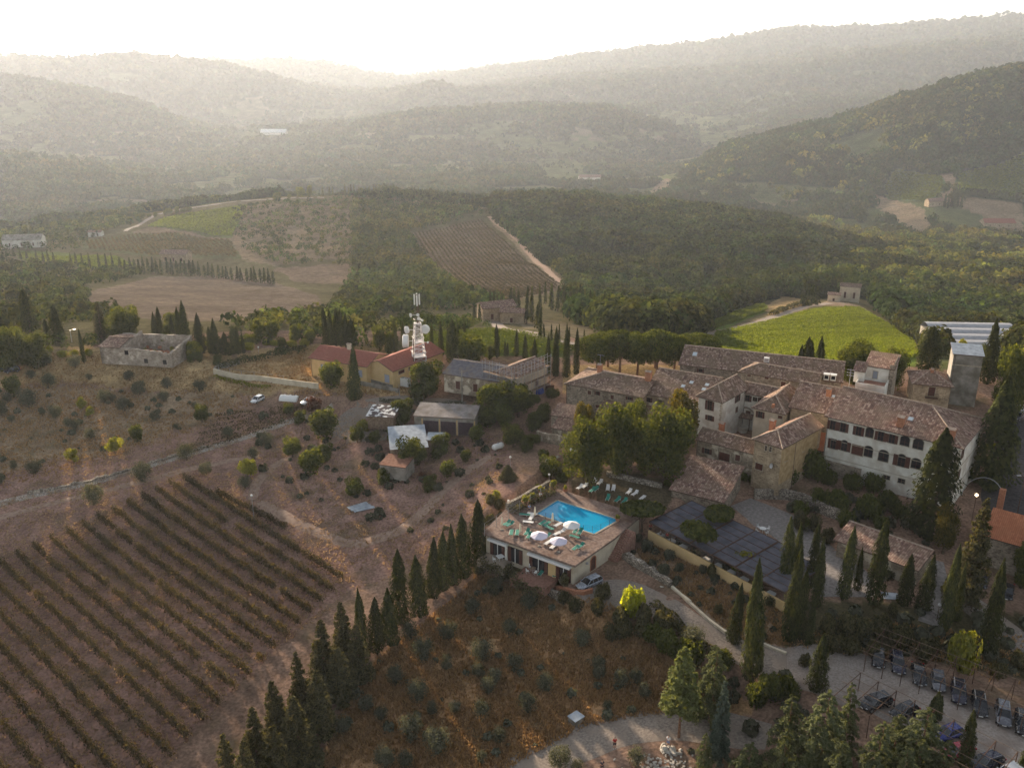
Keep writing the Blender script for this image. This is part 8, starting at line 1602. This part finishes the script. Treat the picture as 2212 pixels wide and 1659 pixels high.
pole(z7(340, -40), z7(340, -200)[1], .05, M_METAL, 'weather_pole', 'thin pole with small instruments above the vineyard corner', 'pole', bulb=True)
# metal hoop gate behind the villa
p = G(*z2(1845, 1400)); hp = thing('arch_hoop', 'thin metal hoop arch spanning the steps behind the big cypress', 'arch', p, R(-20)); b = MB()
for k in range(14): a0, a1 = math.pi*k/14, math.pi*(k+1)/14; b.tube((2.9*math.cos(a0), 0, 3.6*math.sin(a0)), (2.9*math.cos(a1), 0, 3.6*math.sin(a1)), .07, n=5)
b.build('hoop', M_METAL, hp)
# ------------------------------------------------------------------ odd things
p = G(*z5(1672, 1300)); gt = thing('gas_tank', 'white cylindrical gas tank lying on the grass', 'gas tank', (p[0], p[1], p[2]), R(38)); b = MB()
pr = [(.05, -1.25), (.4, -1.15), (.55, -.85), (.55, .85), (.4, 1.15), (.05, 1.25)]
for (r0, x0), (r1, x1) in zip(pr[:-1], pr[1:]): b.tube((x0, 0, .75), (x1, 0, .75), r0, r1, n=14, cap=False)
b.build('tank', M_WHITE, gt); b = MB(); [b.box((x, 0, .15), (.15, .8, .3)) for x in (-.7, .7)]; b.build('foot', P_GREY, gt); b = MB(); b.lathe((0, 0, 1.28), [(.15, 0), (.15, .14), (.02, .18)], 10); b.build('valve_cap', M_METAL, gt)
p = G(*cb(665, 775)); bx_ = thing('utility_box', 'square cabinet with a pale blue lid in the dry grass', 'utility box', (p[0], p[1], p[2]), R(40), None, .8); b = MB(); b.box((0, 0, .4), (1.7, 1.5, 1.0)); b.build('cabinet', P_GREY, bx_); b = MB(); b.box((0, 0, .95), (1.9, 1.7, .1)); b.build('lid', M_SHEET, bx_)
p = G(*z5(65, 915)); tp = thing('polytunnel', 'low ribbed white plastic tunnel beside the yard', 'polytunnel', p, R(-12), None, .72); b = MB()
for j in range(6):
    for i in range(6): t0, t1 = math.pi*i/6, math.pi*(i+1)/6; f = 1+.12*((j % 2)); x0, x1 = -2.7+j*.9, -1.8+j*.9; b.quad((x0, -1.5*math.cos(t0), 1.4*f*math.sin(t0)), (x0, -1.5*math.cos(t1), 1.4*f*math.sin(t1)), (x1, -1.5*math.cos(t1)*.93, 1.28*math.sin(t1)), (x1, -1.5*math.cos(t0)*.93, 1.28*math.sin(t0)))
b.build('plastic_cover', M_WHITE, tp); b = MB(); b.quad(*[(-2.7, -1.5*math.cos(math.pi*i/8), 1.4*math.sin(math.pi*i/8)) for i in range(9)]); b.quad(*[(2.7, -1.4*math.cos(math.pi*i/8), 1.28*math.sin(math.pi*i/8)) for i in range(9)][::-1]); b.build('end_cover', C_WHT, tp)
def boards(px, n, L, wd, ang, mat, label, name='board_stack'):
    p = G(*px); t_ = thing(name, label, 'boards', p, R(ang)); rg = np.random.default_rng(n)
    for k in range(n): b = MB(); b.box((rg.normal()*.15, (k-n/2)*wd*.9, .15+.05*k), (L, wd, .05), rg.normal()*.05); b.build('board', mat, t_)
boards((776, 1096), 3, 3.6, .9, 35, M_SHEET, 'pale roofing boards lying in the orchard'); boards(z5(865, 1515), 3, 3.2, .6, -12, P_CREAM, 'white planks below the grey shack'); boards(z1(400, 1060), 2, 1.8, .6, 10, M_WHITE, 'white planks beside the small west sheds'); boards(z4(1245, 610), 1, 1.6, 2.2, 80, M_SHEET, 'single pale board leaning among the garden shrubs'); boards(z5(1110, 1160), 4, 1.8, .5, 25, M_WHITE, 'pile of white scrap on the corrugated shed yard'); boards(z5(1250, 1215+10), 1, .1, .1, 0, M_WHITE, 'tiny scrap of white board by the small lean-to')
p = G(*z5(1985, 860)); cv = thing('covered_machine', 'blue sheeted machine with a boom beside the scaffolded house', 'machine', p, R(20)); b = MB(); b.lathe((0, 0, 0), [(1.1, 0), (1.0, .7), (.7, 1.2), (.2, 1.5), (0, 1.55)], 9, sx=1.2); b.build('blue_cover', paint('blue_tarp', (.03, .07, .35), 0), cv); b = MB(); b.tube((.8, 0, 1.0), (4.2, .8, 2.8), .12, n=6); b.box((2.6, .2, .8), (1.6, 1.0, 1.2)); b.build('boom', M_RUST, cv)
def rock_mesh(rg, r):
    d = rg.normal(size=(60, 3)); d /= np.linalg.norm(d, axis=1)[:, None]; import bmesh as _b
    bm = _b.new(); _b.ops.create_icosphere(bm, subdivisions=2, radius=r)
    ph_ = rg.uniform(0, 6, 3)
    for v_ in bm.verts: c_ = v_.co; f = 1+.22*math.sin(c_.x/r*3+ph_[0])+.18*math.sin(c_.y/r*4+ph_[1])+.15*math.sin(c_.z/r*5+ph_[2]); v_.co = (c_.x*f, c_.y*f*.8, c_.z*f*.55)
    me = bpy.data.meshes.new('rock'); bm.to_mesh(me); bm.free(); me.materials.append(S_ROCK); return me
S_ROCK = noisy('pale_rock', (.32, .29, .25), (.50, .46, .40), 2, .9, 6, .03); RKS = [rock_mesh(np.random.default_rng(300+k), .55) for k in range(4)]
rk = [cb(1390, 985)+(.8,), cb(1415, 1020)+(1.2,), cb(1480, 1030)+(1.1,), cb(1445, 1000)+(.7,), cb(1525, 1045)+(.6,), cb(1540, 1020)+(.5,)]+[z3(1440, 820)+(.9,), z3(1400, 880)+(1.0,), z3(1545, 950)+(.8,), z3(1700, 1045)+(.8,), z3(1770, 1165)+(.4,), z3(770, 40)+(1.1,), z3(810, 30)+(.8,), z3(840, 10)+(.7,)]
for i, (x, y, s_) in enumerate(sorted(rk)): p = G(x, y); o = link('rock', RKS[i % 4]); o.location = (p[0], p[1], p[2]+.1); o.rotation_euler = (0, 0, i*1.3); o.scale = (s_,)*3; tag(o, 'pale boulder, %s from the left among those by wall, drive and path' % ORD(i+1), 'rock', 'pale boulders')
rg = np.random.default_rng(41); b = MB(); c0 = G(*cb(1370, 1160))[:2]
for k in range(160): x, y = rg.normal(0, 1.1, 2); b.box((c0[0]+x*1.5, c0[1]+y*.8, float(TZ(c0[0]+x, c0[1]+y))+.12+.25*max(0, 1-abs(x))), (rg.uniform(.12, .3), rg.uniform(.12, .28), rg.uniform(.1, .2)), rg.uniform(0, 3))
tag(b.build('rubble_heap', S_ROCK), 'heap of small white rubble beside the lower path', 'rubble', kind='stuff')
# ------------------------------------------------------------------ people
SKIN = plain('skin', (.42, .24, .17), .6); HAIR = plain('dark_hair', (.03, .02, .015), .8); CL_RED = plain('red_shirt', (.42, .012, .02), .8); CL_DRK = plain('dark_shorts', (.03, .025, .04), .8); CL_WHT = plain('white_shoes', (.75, .75, .75), .6); CL_BLU = plain('blue_top', (.20, .26, .40), .8)
def skinmesh(name, verts, edges, radii, mat, parent, root=0, sub=1):
    me = bpy.data.meshes.new(name); me.from_pydata(verts, edges, []); me.materials.append(mat); o = link(name, me, parent); sk = o.modifiers.new('skin', 'SKIN'); sk.use_smooth_shade = True
    for i, v_ in enumerate(me.skin_vertices[0].data): v_.radius = (radii[i],)*2 if not hasattr(radii[i], '__len__') else radii[i]; v_.use_root = i == root
    s_ = o.modifiers.new('sub', 'SUBSURF'); s_.levels = sub; s_.render_levels = sub; return o
def person(px, z, rz, label, top, bottom, shoes, pose='phone', lying=False):
    p = W(px[0], px[1], z) if z is not None else G(*px); r = thing('person', label, 'person', p, rz, None, .92)
    V_ = [(0, 0, .95), (0, .0, 1.12), (0, 0, 1.32), (0, .0, 1.47), (0, .02, 1.60), (0, .02, 1.70)]; Rr = [(.15, .11), (.13, .1), (.17, .11), (.055, .055), (.085, .095), (.06, .07)]; E = [(0, 1), (1, 2), (2, 3), (3, 4), (4, 5)]
    for s_ in (-1, 1):
        k = len(V_); V_ += [(s_*.10, 0, .86), (s_*.11, .02, .50), (s_*.11, -.01, .10), (s_*.12, .09, .04)]; Rr += [.085, .06, .042, .035]; E += [(0, k), (k, k+1), (k+1, k+2), (k+2, k+3)]
        k = len(V_)
        if pose == 'phone': A = [(s_*.19, 0, 1.40), (s_*.25, .05, 1.13), (s_*.10, .27, 1.20), (s_*.07, .33, 1.23)]
        else: A = [(s_*.19, 0, 1.40), (s_*.24, -.01, 1.13), (s_*.25, .06, .88), (s_*.25, .08, .80)]
        V_ += A; Rr += [.055, .042, .032, .03]; E += [(2, k), (k, k+1), (k+1, k+2), (k+2, k+3)]
        d = np.array(A[3])-A[2]; d = d/np.linalg.norm(d); side = np.array([-s_*1.0, 0, 0]) if pose != 'phone' else np.array([0, 0, 1.0])
        for j in range(4):
            q0 = np.array(A[3])+side*(j-1.5)*.018; L_ = (.07, .08, .075, .055)[j]; q1 = q0+d*L_*.6; q2 = q0+d*L_+np.array([-s_*.02, 0, 0]); m_ = len(V_); V_ += [tuple(q1), tuple(q2)]; Rr += [.009, .008]; E += [(k+3, m_), (m_, m_+1)]
        m_ = len(V_); th = np.array(A[3])+np.array([-s_*.02, .01, .035]); V_ += [tuple(th)]; Rr += [.01]; E += [(k+3, m_)]
    skinmesh('body', V_, E, Rr, SKIN, r)
    T = [(0, 0, .98), (0, 0, 1.12), (0, 0, 1.33), (0, 0, 1.42)]; TR = [(.165, .125), (.15, .12), (.185, .125), (.10, .08)]; TE = [(0, 1), (1, 2), (2, 3)]
    for s_ in (-1, 1): k = len(T); a1 = (s_*.25, .04, 1.17) if pose == 'phone' else (s_*.24, 0, 1.16); T += [(s_*.19, 0, 1.39), a1]; TR += [.07, .06]; TE += [(2, k), (k, k+1)]
    skinmesh('shirt', T, TE, TR, top, r); Q = [(0, 0, .93)]; QR = [(.165, .125)]; QE = []
    for s_ in (-1, 1): k = len(Q); Q += [(s_*.10, 0, .84), (s_*.115, .015, .52)]; QR += [.1, .085]; QE += [(0, k), (k, k+1)]
    skinmesh('shorts', Q, QE, QR, bottom, r)
    for s_ in (-1, 1): skinmesh('shoe', [(s_*.11, -.03, .05), (s_*.12, .13, .045)], [(0, 1)], [.05, .042], shoes, r)
    skinmesh('hair', [(0, -.02, 1.66), (0, .0, 1.735)], [(0, 1)], [(.095, .1), (.06, .07)], HAIR, r)
    b = MB(); b.box((-.03, .112, 1.635), (.018, .008, .01)); b.box((.03, .112, 1.635), (.018, .008, .01)); b.box((0, .11, 1.575), (.04, .008, .01)); b.tube((0, .10, 1.62), (0, .13, 1.595), .008, .014, n=5); b.build('face', HAIR, r)
    if lying: r.rotation_euler = (R(-84), 0, rz); r.location[2] += .42
    return r
person(cb(988, 1000), None, math.pi+.1, 'person in a red shirt and dark shorts holding a controller on the gravel path', CL_RED, CL_DRK, CL_WHT); person(cb(882, 1190), None, .3, 'person in dark clothes at the very bottom edge of the path', CL_DRK, CL_DRK, HAIR, 'stand')
person(z3(590, 505), 3.42, math.pi, 'person in a pale blue top standing by the planters at the pool', CL_BLU, CL_DRK, CL_WHT, 'stand'); person(z3(688, 395), 3.42, math.pi, 'person in white beside the pots left of the pool', C_WHT, CL_DRK, CL_WHT, 'stand'); person(z3(712, 745), 3.42, R(60), 'sunbather lying under the lilac parasol', SKIN, CL_RED, SKIN, 'stand', True); person(cb(1435, 985), None, 2.6, 'person in a white top beside the boulders', C_WHT, CL_BLU, HAIR, 'stand')
for k, (x, y, m_) in enumerate(((1650, 612, CL_RED), (1740, 665, C_WHT), (1800, 690, CL_RED), (1870, 705, CL_BLU), (2165, 830, CL_RED))):
    q = z3(x, y); person((q[0]+4, q[1]+16), 1.28, k*1.3, 'diner under the pergola in %s, %s from the pool end' % (('red', 'white', 'dark red', 'blue', 'red')[k], ORD(k+1)), m_, CL_DRK, HAIR, 'stand')
